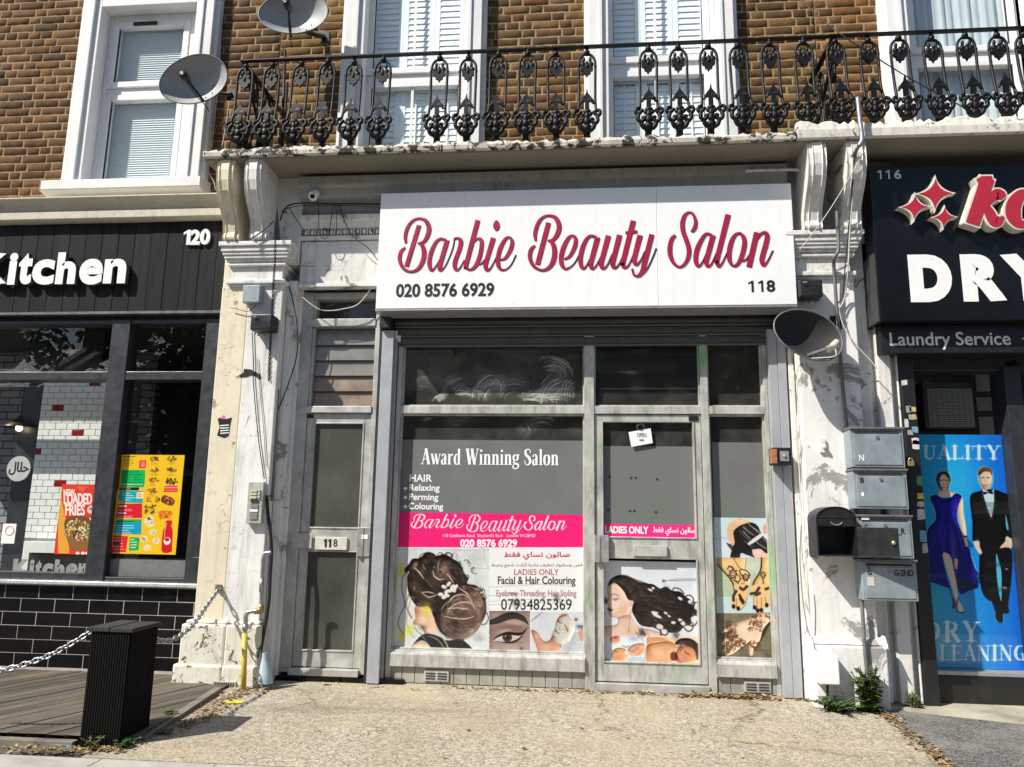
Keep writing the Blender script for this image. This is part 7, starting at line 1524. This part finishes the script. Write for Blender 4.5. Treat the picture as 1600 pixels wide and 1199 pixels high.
# chains
def chain(name, pts, r, ll, mat, label):
    q = MB(); P_ = [Vector(p) for p in cr([tuple(p) for p in pts], 12)]; L = [0]
    for a, b in zip(P_[:-1], P_[1:]): L.append(L[-1]+(b-a).length)
    d = 0; k = 0
    while d < L[-1]:
        i = max(j for j in range(len(L)) if L[j] <= d); i = min(i, len(P_)-2); f = (d-L[i])/(L[i+1]-L[i]+1e-9)
        c0 = P_[i].lerp(P_[i+1], f); t = (P_[i+1]-P_[i]).normalized(); s_ = t.cross(Vector((0, 1, .3))).normalized(); u = t.cross(s_)
        w = (s_ if k % 2 else u); w = (s_*.8+u*.6) if k % 2 else (s_*.6-u*.8)
        q.tube([c0+t*(ll*.5*math.cos(a))+w*(ll*.3*math.sin(a)) for a in np.linspace(0, 2*math.pi, 11)], r, 5, cap=False); d += ll*.74; k += 1
    return tag(q.build(name, mat, None, smooth=True), label, 'chain')
chain('hanging_chain', pxp([(430, 352, -.33), (430, 400, -.33), (427, 450, -.22), (424, 510, -.21), (421, 560, -.21), (420, 594, -.21)], -.22), .0028, .026, M['iron'], 'thin black chain hanging down the left capital and pilaster')
chain('barrier_chain', pxp([(342, 921, -.225), (320, 952, -.5), (298, 981, -.78), (272, 999, -1.0), (250, 1001, -1.15), (229, 991, -1.33)], 0), .0055, .045, M['steel'], 'galvanised chain from the cream pilaster to the black bollard')
chain('barrier_chain', pxp([(139, 990, -1.42), (107, 1009, -1.45), (67, 1029, -1.47), (0, 1049, -1.5), (-60, 1058, -1.5)], 0), .0055, .045, M['steel'], 'galvanised chain from the black bollard to the left edge')
c0 = P(342, 919, -.2); q = MB(); q.box(c0.x-.022, c0.x+.022, -.212, -.2, c0.z-.022, c0.z+.022); q.tube([c0+Vector((.014*math.cos(a), -.022, .014*math.sin(a)-.005)) for a in np.linspace(0, 6.3, 10)], .004, 6); tag(q.build('hook_plate', M['pipe'], None), 'square metal hook plate holding the chain on the cream pilaster', 'hook')
# bollard
BO = T('bollard', 'short square black timber bollard with ribbed sides and a worn top', 'bollard', (-2.53, -1.41, -.05))
def boll():
    m = NT('black_stained_ribbed_timber'); n1 = m.noise(1, 7, .7, m.map((30, 30, 3))); col = m.mix(m.ramp(n1, .62, .75), (.0035, .0034, .0032), (.03, .027, .024)); m.set(col=col, rough=.75, spec=.15); m.bump(n1, .3, .003); return m.mat
M['boll'] = boll()
q = MB(); q.box(-2.645, -2.425, -1.545, -1.285, -.06, .53)
for k in range(15): x = -2.645+k*.0147+.002; q.box(x, x+.0095, -1.552, -1.5455, -.05, .528)
for k in range(17): y = -1.545+k*.0153+.002; q.box(-2.4245, -2.418, y, y+.0098, -.05, .528)
for k in range(17): y = -1.545+k*.0153+.002; q.box(-2.652, -2.6455, y, y+.0098, -.05, .528)
q.build('post', M['boll'], BO)
q = MB(); q.box(-2.662, -2.54, -1.562, -1.275, .531, .556); q.box(-2.537, -2.408, -1.562, -1.275, .531, .553); q.build('cap', simple('worn_grey_timber', (.03, .028, .024), .85, var=.5, scale=18, bump=.5, dirt=.3), BO, bevel=.004)
# ------------------------------------------------------------------ dishes
def dish(px, py, Y, rx, ry, roll, nrm, mount, label, lnb, armfrom, darklnb=True):
    c = P(px, py, Y); n = Vector(nrm).normalized(); u = n.cross(Vector((0, 0, 1))).normalized()*-1; v = n.cross(u)*-1
    if v.z < 0: v = -v
    cr_, sr_ = math.cos(roll), math.sin(roll); U = u*cr_+v*sr_; V = -u*sr_+v*cr_
    D = T('satellite_dish', label, 'satellite dish', c)
    q = MB(); R_, N = 7, 36; vs = []; dep = .12*rx/.26
    for side in (0, 1):
        for i in range(R_+1):
            f = i/R_
            for k in range(N):
                a = 2*math.pi*k/N; e = 1+.07*math.cos(a)
                vs.append(c+U*(rx*f*math.cos(a))*1+V*(ry*f*math.sin(a)*e)-n*(dep*(1-f*f))-n*(.006*side))
    m = (R_+1)*N
    for side in (0, 1):
        o = side*m
        for i in range(R_):
            for k in range(N):
                fc = (o+i*N+k, o+i*N+(k+1) % N, o+(i+1)*N+(k+1) % N, o+(i+1)*N+k); q.add([], [], 0); q.f.append(list(fc) if side else list(fc)[::-1]); q.m.append(0); q.c.append(None)
    q.v = [tuple(x) for x in vs]
    q.build('reflector', M['dish'] if darklnb else M['darkdish'], D, smooth=True)
    q = MB(); q.tube([c+U*rx*math.cos(a)+V*ry*math.sin(a)*(1+.07*math.cos(a)) for a in np.linspace(0, 2*math.pi, 41)], .006, 6, cap=False); q.build('rim', M['pipe'], D, smooth=True)
    L = P(lnb[0], lnb[1], Y-lnb[2]); A = P(armfrom[0], armfrom[1], Y+.02)
    q = MB(); q.tube([A, L-n*.02], .011, 6); q.build('arm', M['blackplastic'] if darklnb else M['steel'], D)
    q = MB(); q.tube([L+n*.04, L-n*.03], .032 if darklnb else .024, 10); q.tube([L-n*.03, L-n*.06], .022, 10); q.ball(L-n*.06, .026 if not darklnb else .02, n=10); h = q.build('receiver', M['blackplastic'] if darklnb else M['cable_white'], D, smooth=True)
    q = MB(); q.tube(cr([L, L-V*.08+U*.01, (L+A)/2-V*.06, A-V*.03, A-V*.06-n*.05], 5), .004, 5); q.build('lead', M['cable_black'] if darklnb else M['cable_white'], D, smooth=True)
    mp = P(*mount); B = c-n*dep
    q = MB(); q.tube([B, B-n*.06], .05, 8); q.tube(cr([B-n*.05, (B-n*.05).lerp(mp, .6)+Vector((0, 0, -.01)), mp], 4), .019, 8); q.box(mp.x-.04, mp.x+.04, mp.y, mp.y+.015, mp.z-.05, mp.z+.05); q.build('wall_bracket', M['blackplastic'], D)
    for sx, sy in ((.35, -.55), (.15, -.7), (.45, -.2)):
        q = MB(); b = c+U*rx*sx+V*ry*sy-n*(dep*(1-sx*sx-sy*sy)-.004); q.ball(b, .006, n=6); q.build('bolt', M['darkgap'], D)
    return D
dish(302, 125, -.30, .275, .205, math.radians(20), (.12, -1, -.05), (362, 148, -.1), 'grey satellite dish beside the left window at the railing end', (289, 121, .13), (319, 160))
dish(458, 20, -.2, .285, .215, math.radians(2), (.08, -1, .12), (507, 58, .14), 'grey satellite dish cut by the top of the photo over the left railing', (449, 9, .13), (455, 60))
dish(1263, 523, -.42, .25, .195, math.radians(-12), (.28, -1, .3), (1306, 505, -.2), 'dark grey satellite dish at the right end of the salon shopfront', (1303, 540, .1), (1262, 556), False)
# ------------------------------------------------------------------ wall boxes and fittings
def wbox(name, px, Y, d, mat, label, cat, bev=.005, fn=None):
    r = RC(*px, Y-d); q = MB(); q.box(r[0], r[1], Y-d, Y, r[2], r[3]); o = q.build(name, mat, None, bevel=bev)
    if fn: fn(o, r)
    return tag(o, label, cat)
wbox('junction_box', (379, 446, 405.5, 473), -.203, .07, simple('grey_box_plastic', (.3, .35, .38), .45, bump=0), 'square grey junction box high on the left pilaster under its capital', 'junction box', .006)
def gl(o, r):
    q = MB()
    for i in range(7): q.ball((r[0]+.012+i*(r[1]-r[0]-.024)/6, -.26, r[2]-.012-.01*(i % 2)), .008, n=6)
    q.build('terminal', M['cable_grey'], o); q = MB(); q.box(r[0]+.02, r[0]+.05, -.346, -.3435, r[3]-.03, r[3]-.02); q.build('mark', M['cable_grey'], o)
wbox('terminal_box', (391, 491, 424.5, 516), -.203, .13, M['blackplastic'], 'black box with frayed terminals on the left pilaster below the grey box', 'box', .01, gl)
wbox('terminal_box', (1249, 437, 1286, 464), -.2, .13, M['blackplastic'], 'black box with frayed terminals on the right pilaster beside the white sign', 'box', .01, gl)
def ic(o, r):
    w, h = r[1]-r[0], r[3]-r[2]; y = -.252
    for i in range(3):
        q = MB(); q.box(r[0]+w*.18, r[0]+w*.6, y-.003, y, r[3]-h*(.22+.08*i)-.008, r[3]-h*(.22+.08*i)+.008); q.build('name_strip', simple('cream_strip', (.6, .55, .36), .5, bump=0) if 'cs' not in M else M['cs'], o); M['cs'] = M.get('cs') or bpy.data.materials['cream_strip']
        q = MB(); q.ball((r[0]+w*.78, y-.002, r[3]-h*(.22+.08*i)), .009, n=8); q.build('button', M['cable_white'], o)
    for a, b, mt in ((.42, .5, 'darkgap'), (.54, .64, 'cable_grey'), (.66, .72, 'white_txt'), (.74, .9, 'cable_grey')): q = MB(); q.box(r[0]+w*.25, r[0]+w*.75, y-.0025, y, r[3]-h*b, r[3]-h*a); q.build('plate', M[mt], o)
wbox('intercom', (386, 753, 410, 819), -.203, .045, M['alu'], 'steel door intercom with three buttons on the left white pilaster', 'intercom', .004, ic)
CC = T('security_camera', 'small white dome camera under the moulding left of the sign', 'camera', P(488, 307, -.25))
c0 = P(489, 307, -.26); q = MB(); q.ball(c0, .038, n=14); q.tube([c0+Vector((0, .02, .02)), c0+Vector((.01, .05, .05))], .03, 10); q.build('housing', M['upvc'], CC, smooth=True); q = MB(); q.ball(c0+Vector((.006, -.026, -.014)), .019, n=10); q.build('lens', M['black'], CC, smooth=True)
def torn(name, pts, Y, mat, label, cat): return tag(MB().poly_xz([XZ(x, y, Y) for x, y in pts], Y, Y+.002).build(name, mat), label, cat)
torn('torn_tape', [(372, 588), (380, 583), (381, 577), (392, 578), (397, 581), (406, 585), (408, 591), (404, 594), (400, 589), (392, 587), (384, 590), (376, 590)], -.2065, M['black_txt'], 'torn scrap of black tape on the left pilaster under the black box', 'tape')
tr = torn('torn_sticker', [(340, 655), (345, 653), (352, 656), (362, 653), (359, 668), (357, 682), (350, 685), (339, 681), (343, 668)], -.2025, M['black_txt'], 'torn black striped sticker on the cream strip of the left pilaster', 'sticker')
q = MB()
for k in range(4): q.poly_xz([XZ(344, 665+k*4, -.204), XZ(358, 664+k*4, -.204), XZ(357, 665.6+k*4, -.204), XZ(344, 666.8+k*4, -.204)], -.2035)
q.build('stripe', M['white_txt'], tr); MB().poly_xz([XZ(344, 655, -.204), XZ(349, 649, -.204), XZ(353, 656, -.204)], -.2036).build('pink_corner', simple('pink_paper', (.6, .15, .2), .6, bump=0), tr)
bt = P(409, 1068, -.3); q = MB(); n = 16; prof = [(.048, 0), (.05, .03), (.046, .06), (.03, .13), (.018, .175), (.018, .2)]
q.add([(bt.x+.03+r*math.cos(2*math.pi*k/n)-z*.12, bt.y+r*math.sin(2*math.pi*k/n), bt.z+z) for r, z in prof for k in range(n)], [(i*n+k, i*n+(k+1) % n, (i+1)*n+(k+1) % n, (i+1)*n+k) for i in range(len(prof)-1) for k in range(n)])
tag(q.build('plastic_bottle', simple('pale_blue_plastic', (.38, .5, .55), .25, var=.08, bump=0), None, smooth=True), 'cut pale blue plastic bottle standing at the foot of the left pilaster', 'bottle')
q = MB(); r = RC(333, 1065, 369, 1081, -.274); q.box(r[0], r[1], -.284, -.27, r[2], r[3]); vg = q.build('vent_grille', simple('clay_vent', (.42, .38, .31), .8, bump=.2), None, bevel=.003)
q = MB()
for i in range(9):
    for j in range(4): x, z = r[0]+.018+i*(r[1]-r[0]-.036)/8, r[2]+.014+j*(r[3]-r[2]-.028)/3; q.box(x-.005, x+.005, -.286, -.2845, z-.005, z+.005)
q.build('hole_grid', M['black'], vg); tag(vg, 'pale clay air vent in the base of the left pilaster', 'vent')
def keyb(o, r):
    q = MB(); q.box(r[0]+.05, r[1]-.02, -.182, -.1795, r[2]+.025, r[3]-.025); p = q.build('key_plate', M['alu_clean'], o); q = MB(); q.ball(((r[0]+r[1])/2+.015, -.183, (r[2]+r[3])/2), .012, n=8); q.build('lock', M['steel'], p)
    q = MB(); q.box(r[0]-.002, r[0]+.03, -.18, -.1, r[2]+.01, r[3]-.01); q.build('worn_sticker', simple('orange_worn', (.4, .16, .08), .6, var=.5, scale=60, bump=0), o)
wbox('shutter_switch', (1207, 700, 1237, 727), -.066, .11, M['blackplastic'], 'small black key switch box on the right shutter guide', 'switch', .006, keyb)
def sw(o, r):
    q = MB(); q.ball(((r[0]+r[1])/2+.008, -.228, (r[2]+r[3])/2-.01), .016, n=8); q.build('knob', M['cable_white'], o)
wbox('wall_switch', (1281, 686, 1291, 708), -.2, .02, M['white_dirty'], 'small chipped white switch in the middle of the right pilaster', 'switch', .004, sw)
def mtr(o, r): q = MB(); q.tube([((r[0]+r[1])/2, -.29, r[2]), ((r[0]+r[1])/2-.01, -.3, r[2]-.08), ((r[0]+r[1])/2-.03, -.3, 0)], .008, 6); q.build('lead', M['cable_black'], o)
wbox('meter_box', (1280, 1025, 1312, 1071), -.253, .09, M['upvc'], 'white plastic meter box low on the plinth of the right pilaster', 'meter box', .008, mtr)
# mailboxes
M['mail'] = simple('scratched_grey_steel', (.29, .34, .37), .4, .2, .22, 9, .04, dirt=.25)
def mailbox(px, marks, label):
    r = RC(*px, -.34); MBX = T('mailbox', label, 'mailbox', ((r[0]+r[1])/2, -.2, r[2]), 'grey steel mailboxes on the right pilaster')
    q = MB(); q.box(r[0], r[1], -.335, -.205, r[2], r[3]-.012); q.box(r[0]+.012, r[0]+.03, -.205, -.1, r[2]+.05, r[3]-.05); q.build('body', M['mail'], MBX, bevel=.004)
    q = MB(); q.box(r[0]-.006, r[1]+.006, -.35, -.2, r[3]-.0115, r[3]+.004); q.build('lid', M['pipe'], MBX, bevel=.003)
    q = MB(); q.box(r[0]+.016, r[1]-.016, -.341, -.3355, r[2]+.016, r[3]-.045); d = q.build('door', M['mail'], MBX, bevel=.003)
    q = MB(); q.box(r[0]+.03, r[1]-.03, -.339, -.3355, r[3]-.037, r[3]-.024); q.build('slot', M['darkgap'], MBX)
    q = MB(); cx = (r[0]+r[1])/2; q.disc_y((cx, r[3]-.066), .011, -.348, -.3415, 12); q.build('lock', M['steel'], d)
    for s_, b, mt in marks:
        q = MB(); 
        if s_: text_mesh(q, s_, RC(*b, -.342), -.3425, .0012)
        else: q.rect(RC(*b, -.342), -.343, -.3415)
        q.build('marking', M[mt], d)
    return MBX
mailbox((1330, 669, 1413, 731), [('N', (1342, 711, 1350, 721), 'white_txt')], 'topmost grey steel mailbox with a white letter N on the right pilaster')
mailbox((1335, 734, 1419, 796), [('B', (1344, 747, 1350, 755), 'black_txt'), ('', (1346, 770, 1350, 776), 'white_txt')], 'second grey steel mailbox from the top, marked with a B')
mailbox((1341, 806, 1427, 873), [('C', (1351, 820, 1356, 828), 'black_txt'), ('_R', (1402, 826, 1414, 837), 'black_txt'), ('C', (1390, 857, 1396, 866), 'black_txt'), ('', (1346, 809, 1358, 813), 'white_txt')], 'third grey steel mailbox, partly behind the open black door')
mailbox((1348, 876, 1434, 940), [('L', (1356, 885, 1360, 890), 'black_txt'), ('G', (1356, 892, 1362, 899), 'black_txt'), ('G-2ND', (1397, 891, 1427, 901), 'black_txt'), ('', (1355, 902, 1366, 916), 'cable_white')], 'lowest grey steel mailbox with the hand written G-2ND')
BM = T('mailbox', 'black round topped mailbox hanging open on the right pilaster', 'mailbox', P(1305, 868, -.4))
r = RC(1276, 792, 1340, 870, -.40); cx, rw = (r[0]+r[1])/2, (r[1]-r[0])/2; zt2 = r[3]-rw*.62
arch = [(r[0], r[2]), (r[1], r[2]), (r[1], zt2)]+[(cx+rw*math.cos(a), zt2+rw*.62*math.sin(a)) for a in np.linspace(0, math.pi, 17)[1:-1]]+[(r[0], zt2)]
q = MB(); n = len(arch); arch2 = [(cx+(x-cx)*.93, r[2]+.008+(z-r[2])*.955) for x, z in arch]
q.add([(x, -.4, z) for x, z in arch]+[(x, -.205, z) for x, z in arch]+[(x, -.4, z) for x, z in arch2]+[(x, -.215, z) for x, z in arch2], [(i, (i+1) % n, (i+1) % n+n, i+n) for i in range(n)]+[(i, i+2*n, (i+1) % n+2*n, (i+1) % n) for i in range(n)]+[(i+2*n, i+3*n, (i+1) % n+3*n, (i+1) % n+2*n) for i in range(n)]+[list(range(n, 2*n)), list(range(3*n, 4*n))[::-1]]); q.build('body', M['blackplastic'], BM)
q = MB(); zo = r[2]+(r[3]-r[2])*.6; up = [(x, z) for x, z in arch2 if z > zo+.05]; q.box(r[0]+.014, r[1]-.014, -.398, -.385, zo, zo+.045); q.poly_xz([(r[1]-.016, zo+.05)]+[(x*.985+cx*.015, z-.004) for x, z in up]+[(r[0]+.016, zo+.05)], -.396, -.39); hd = q.build('flap', M['blackplastic'], BM, bevel=.003); q = MB(); q.tube([(cx+.035*math.cos(a), -.4, zo+.028-.02*math.sin(a)) for a in np.linspace(0, math.pi, 9)], .004, 6); q.build('handle', M['cable_grey'], hd)
hx = r[1]-.004; dw = .24; d2 = Vector((.93, -.36, 0)).normalized(); q = MB(); a = Vector((hx, -.402, r[2]+.012)); b = a+d2*dw; nn = Vector((-d2.y, d2.x, 0))*.008; h = Vector((0, 0, zo-r[2]-.016))
q.add([a, b, b+h, a+h, a+nn, b+nn, b+nn+h, a+nn+h], [(0, 1, 2, 3), (5, 4, 7, 6), (0, 4, 5, 1), (1, 5, 6, 2), (2, 6, 7, 3), (3, 7, 4, 0)]); dd = q.build('door', M['blackplastic'], BM, bevel=.002)
q = MB(); l = a+d2*(dw*.86)+h*.46; q.ball(l-Vector((0, .006, 0)), .015, n=10); q.build('lock', simple('brass_lock', (.55, .48, .3), .3, .8, bump=0), dd, smooth=True)
q = MB(); c0 = P(1423, 724, -.34); q.box(c0.x-.02, c0.x+.02, -.35, -.335, c0.z-.02, c0.z+.012); q.tube([(c0.x+.013*math.cos(a), -.342, c0.z+.012+.02*math.sin(a)) for a in np.linspace(0, math.pi, 9)], .004, 6); tag(q.build('padlock', simple('brass_padlock', (.6, .47, .2), .35, .8, bump=0), None, bevel=.002), 'small brass padlock beside the topmost grey mailbox', 'padlock')
# ------------------------------------------------------------------ plants and litter
M['leaf'] = attr_mat('weed_leaf', .55, .3)
def leaf(q, p, d, L, w, c, droop=.3):
    d = d.normalized(); s_ = d.cross(Vector((0, 0, 1))); s_ = (s_.normalized() if s_.length > .01 else Vector((1, 0, 0))); up = s_.cross(d)
    pts = [p, p+d*L*.35+s_*w-up*droop*L*.05, p+d*L*.75+s_*w*.6-up*droop*L*.3, p+d*L-up*droop*L*.5, p+d*L*.75-s_*w*.6-up*droop*L*.3, p+d*L*.35-s_*w-up*droop*L*.05]; m = [p+d*L*.35-up*L*.03*droop-up*w*.3, p+d*L*.75-up*droop*L*.3-up*w*.25]
    q.add(pts+m, [(0, 6, 1), (1, 6, 7, 2), (2, 7, 3), (0, 5, 6), (5, 4, 7, 6), (4, 3, 7)], 0, c)
def weed(x, y, stems, hgt, lab, L=.05, w=.014, spread=.06, per=9, base=(.07, .12, .03), seed=1):
    r = random.Random(seed); W_ = T('weed', lab, 'weed', (x, y, gz(y))); st = MB(); lf = MB()
    for s in range(stems):
        h = hgt*r.uniform(.55, 1); a = r.uniform(0, 6.28); tip = Vector((x+spread*r.uniform(.2, 1)*math.cos(a), y+spread*r.uniform(.2, 1)*math.sin(a), gz(y)+h)); b = Vector((x+r.uniform(-.02, .02), y+r.uniform(-.02, .02), gz(y)-.01)); mid = b.lerp(tip, .5)+Vector((r.uniform(-.01, .01), 0, .01))
        path = cr([tuple(b), tuple(mid), tuple(tip)], 5); st.tube(path, .0025, 5)
        for k in range(per):
            f = .12+.88*k/per; p = Vector(path[min(int(f*(len(path)-1)), len(path)-1)]); az = k*2.4+r.uniform(-.4, .4); g = r.uniform(.55, 1.5); c = (base[0]*g, base[1]*g, base[2]*g*r.uniform(.6, 1.2))
            leaf(lf, p, Vector((math.cos(az), math.sin(az), r.uniform(.1, .7))), L*r.uniform(.6, 1.1)*(1.15-.6*f), w*r.uniform(.7, 1.2)*(1.15-.5*f), c, r.uniform(.2, .8))
    st.build('stem', simple('weed_stem', (.1, .13, .05), .7, bump=0) if 'ws' not in M else M['ws'], W_); M['ws'] = M.get('ws') or bpy.data.materials['weed_stem']; lf.build('leaves', M['leaf'], W_)
def gpt(px, py):
    d = RX*((px-800)/FPX)+DN*((py-600)/FPX)+FW; t = (.03*CAM.y-CAM.z)/(d.z-.03*d.y); return CAM+d*t
for px, py, st, h, lab, kw in ((1341, 1101, 26, .3, 'tall leafy green weed growing at the foot of the right conduit', dict(L=.075, w=.024, spread=.1, per=13, seed=4)), (1308, 1112, 42, .09, 'low dense clump of green weeds in front of the right plinth', dict(L=.04, w=.014, spread=.19, per=9, seed=5, base=(.06, .11, .025))), (1352, 1104, 9, .06, 'thin yellowish weed between the clump and the tall weed', dict(L=.03, w=.009, spread=.08, per=6, seed=6, base=(.16, .17, .05))), (1417, 1099, 24, .1, 'tuft of yellow green grass at the foot of the black pillar', dict(L=.06, w=.005, spread=.07, per=5, seed=7, base=(.16, .18, .05))), (1302, 1101, 6, .12, 'small dark weed under the white meter box', dict(L=.035, w=.012, spread=.05, per=6, seed=8, base=(.05, .07, .03))), (262, 1122, 7, .06, 'small bright weed between the deck boards and the edging', dict(L=.045, w=.015, spread=.06, per=5, seed=9, base=(.1, .17, .04))), (195, 1168, 12, .06, 'low weeds growing along the right foot of the bollard', dict(L=.035, w=.012, spread=.09, per=6, seed=10)), (147, 1170, 9, .07, 'grassy weeds in front of the bollard', dict(L=.04, w=.007, spread=.08, per=6, seed=11, base=(.1, .13, .05))), (258, 1148, 6, .03, 'flat weed in the dirt beside the deck edging', dict(L=.03, w=.012, spread=.07, per=6, seed=12)), (718, 225, 0, 0, '', {})):
    if st: g = gpt(px, py); g.y = min(g.y, -.15 if px > 1400 else -.31) if px > 1200 else g.y; weed(g.x, g.y, st, h, lab, **kw)
M['litter'] = attr_mat('dead_leaves', .8, .15)
def litter(name, regions, seed):
    r = random.Random(seed); q = MB()
    for pts, n, sz, wd in regions:
        g = [gpt(*p) for p in pts]
        for _ in range(n):
            k = r.uniform(0, len(g)-1); i = min(int(k), len(g)-2); p = g[i].lerp(g[i+1], k-i)+Vector((r.gauss(0, wd), r.gauss(0, wd*.8), 0)); p.z = gz(p.y)+r.uniform(.004, .014)
            if p.y > -.055 and -2.2 < p.x < 1.5: p.y = -.055-r.uniform(0, .05)
            L = sz*r.uniform(.5, 1.4); a = r.uniform(0, 6.28); c = r.choice([(.3, .19, .08), (.2, .11, .05), (.36, .26, .13), (.12, .075, .04), (.42, .33, .2), (.25, .15, .07)])
            leaf(q, p, Vector((math.cos(a), math.sin(a), r.uniform(-.1, .35))), L, L*r.uniform(.15, .36), c, r.uniform(-.4, .5))
    return kind(q.build(name, M['litter']), 'stuff')
litter('leaf_litter', [([(690, 1076), (920, 1082), (1100, 1086), (1215, 1090)], 330, .03, .022), ([(1060, 1084), (1215, 1089)], 120, .045, .02), ([(395, 1078), (360, 1090), (330, 1112), (300, 1130), (240, 1150)], 420, .028, .05), ([(1372, 1112), (1400, 1130), (1440, 1165), (1485, 1205)], 420, .026, .028), ([(10, 1172), (100, 1174), (185, 1174)], 260, .028, .03), ([(500, 1068), (600, 1076)], 30, .02, .015), ([(420, 1180), (900, 1140), (1250, 1150)], 26, .03, .35), ([(1235, 1092), (1330, 1105)], 60, .03, .03)], 3)
q = MB(); g = gpt(366, 1098); r_ = random.Random(4); q.add([(g.x+(.075+.02*r_.uniform(-1, 1))*math.cos(a), g.y+(.045+.012*r_.uniform(-1, 1))*math.sin(a), gz(g.y)+.004) for a in np.linspace(0, 6.28, 24)[:-1]], [list(range(23))]); tag(q.build('paint_mark', simple('yellow_road_paint', (.7, .55, .03), .7, var=.2, scale=60)), 'splash of yellow paint on the ground beside the gas pipe', 'paint mark')
def scrap(px, py, w, h, col, lab, a=.2):
    g = gpt(px, py); q = MB(); ca, sa = math.cos(a), math.sin(a); vs = []
    for u, v, z in ((-1, -1, .006), (0, -.9, .016), (1, -1, .005), (1, 1, .014), (.1, 1.1, .008), (-1, .9, .018)): vs.append((g.x+(u*ca-v*sa)*w, g.y+(u*sa+v*ca)*h, gz(g.y)+z))
    q.add(vs, [(0, 1, 4, 5), (1, 2, 3, 4)]); tag(q.build('litter_scrap', simple('scrap', col, .6, var=.2, scale=50, bump=0)), lab, 'litter')
scrap(97, 1170, .035, .02, (.15, .32, .42), 'small crumpled blue wrapper in front of the deck'); scrap(1013, 1084, .035, .012, (.7, .7, .66), 'scrap of white paper under the salon door'); scrap(1095, 1083, .022, .014, (.62, .5, .2), 'yellowish paper scrap among the dry leaves by the door'); scrap(53, 1071, .014, .01, (.7, .7, .7), 'tiny white scrap on the deck under the black tiles'); scrap(510, 1071, .03, .02, (.55, .45, .26), 'torn beige scrap on the black step of the side door')
scrap(648, 1080, .03, .006, (.1, .16, .06), 'green leaf lying in front of the shop window', .3)
# ------------------------------------------------------------------ the other side of the street, seen in the glass
M['oppbrick'] = simple('dull_brick', (.16, .1, .06), .85, var=.3, scale=3, bump=0); M['slate'] = simple('slate_roof', (.06, .06, .065), .6, var=.2, scale=4, bump=0); M['opprender'] = simple('pale_render', (.5, .48, .42), .8, var=.1, bump=0)
for i in range(6):
    x0 = -34+i*11.5; w = 11.2; h = (6.4, 6.8, 6.2, 6.6, 7.0, 6.5)[i]
    OB = T('terraced_house', ['brown brick terraced house across the street, reflected in the restaurant glass', 'brown brick house across the street with pale lintels'][i % 2], 'house', (x0+w/2, -24, -.3), 'terraced houses across the street')
    q = MB(); q.box(x0, x0+w, -33, -24, -.3, h); q.build('wall', M['oppbrick'] if i % 3 else M['opprender'], OB)
    q = MB(); q.prism_x([(-33.1, h), (-23.8, h), (-28.5, h+2.7)], x0+.02, x0+w-.02); q.build('roof', M['slate'], OB)
    for k in range(3):
        xx = x0+.4+k*(w-1.2)/2; q = MB(); q.prism_x([(-32.8, h+.2), (-24, h+.3), (-28.3, h+3.1)], xx, xx+.4); q.box(xx-.2, xx+.6, -29, -27.6, h+2.2, h+4.1); q.build('chimney', M['oppbrick'], OB)
    for lv in (1, 3.9):
        for k in range(4):
            xx = x0+1+k*2.7; q = MB(); q.box(xx, xx+1.1, -24.03, -23.9, lv, lv+1.7); wv = q.build('window', M['darkgap'], OB); q = MB(); q.box(xx-.12, xx+1.22, -23.99, -23.85, lv+1.72, lv+1.95); q.build('lintel', M['opprender'], wv)
def tree(x, y, h, rad, seed, lab):
    r = random.Random(seed); TR = T('street_tree', lab, 'tree', (x, y, -.3), 'street trees across the road'); q = MB()
    q.tube(cr([(x, y, -.3), (x+.1, y, h*.3), (x-.1, y+.1, h*.6), (x, y, h*.8)], 5), [.22-.012*i for i in range(16)], 8)
    for k in range(7): a = k*.9; q.tube([(x, y, h*(.35+.05*k)), (x+rad*.7*math.cos(a), y+rad*.7*math.sin(a), h*(.5+.06*k))], [.09, .03], 6)
    q.build('trunk', M['oldtimber'], TR); lf = MB(); cl = [(Vector((x+r.gauss(0, rad*.5), y+r.gauss(0, rad*.5), h*.66+r.gauss(0, h*.16))), rad*r.uniform(.22, .45)) for _ in range(26)]
    for c0, rr in cl:
        for _ in range(150):
            d = Vector((r.gauss(0, 1), r.gauss(0, 1), r.gauss(0, 1))).normalized(); p = c0+d*rr*r.uniform(.5, 1.05); g = r.uniform(.5, 1.5); s_ = Vector((r.gauss(0, 1), r.gauss(0, 1), r.gauss(0, 1))).normalized(); t_ = d.cross(s_).normalized()*.12
            lf.add([p-s_*.13, p+t_, p+s_*.13, p-t_], [(0, 1, 2, 3)], 0, (.05*g, .085*g, .022*g))
    lf.build('crown', M['leaf'], TR)
tree(-13.2, -17.5, 9.5, 2.9, 3, 'tall leafy street tree across the road, reflected in the restaurant glass'); tree(-9.4, -18, 8.8, 2.7, 4, 'second leafy street tree across the road'); tree(2.5, -19, 9.2, 3.0, 5, 'leafy street tree across the road opposite the salon door'); tree(11, -18, 8.6, 2.6, 6, 'leafy street tree across the road opposite the dry cleaner')
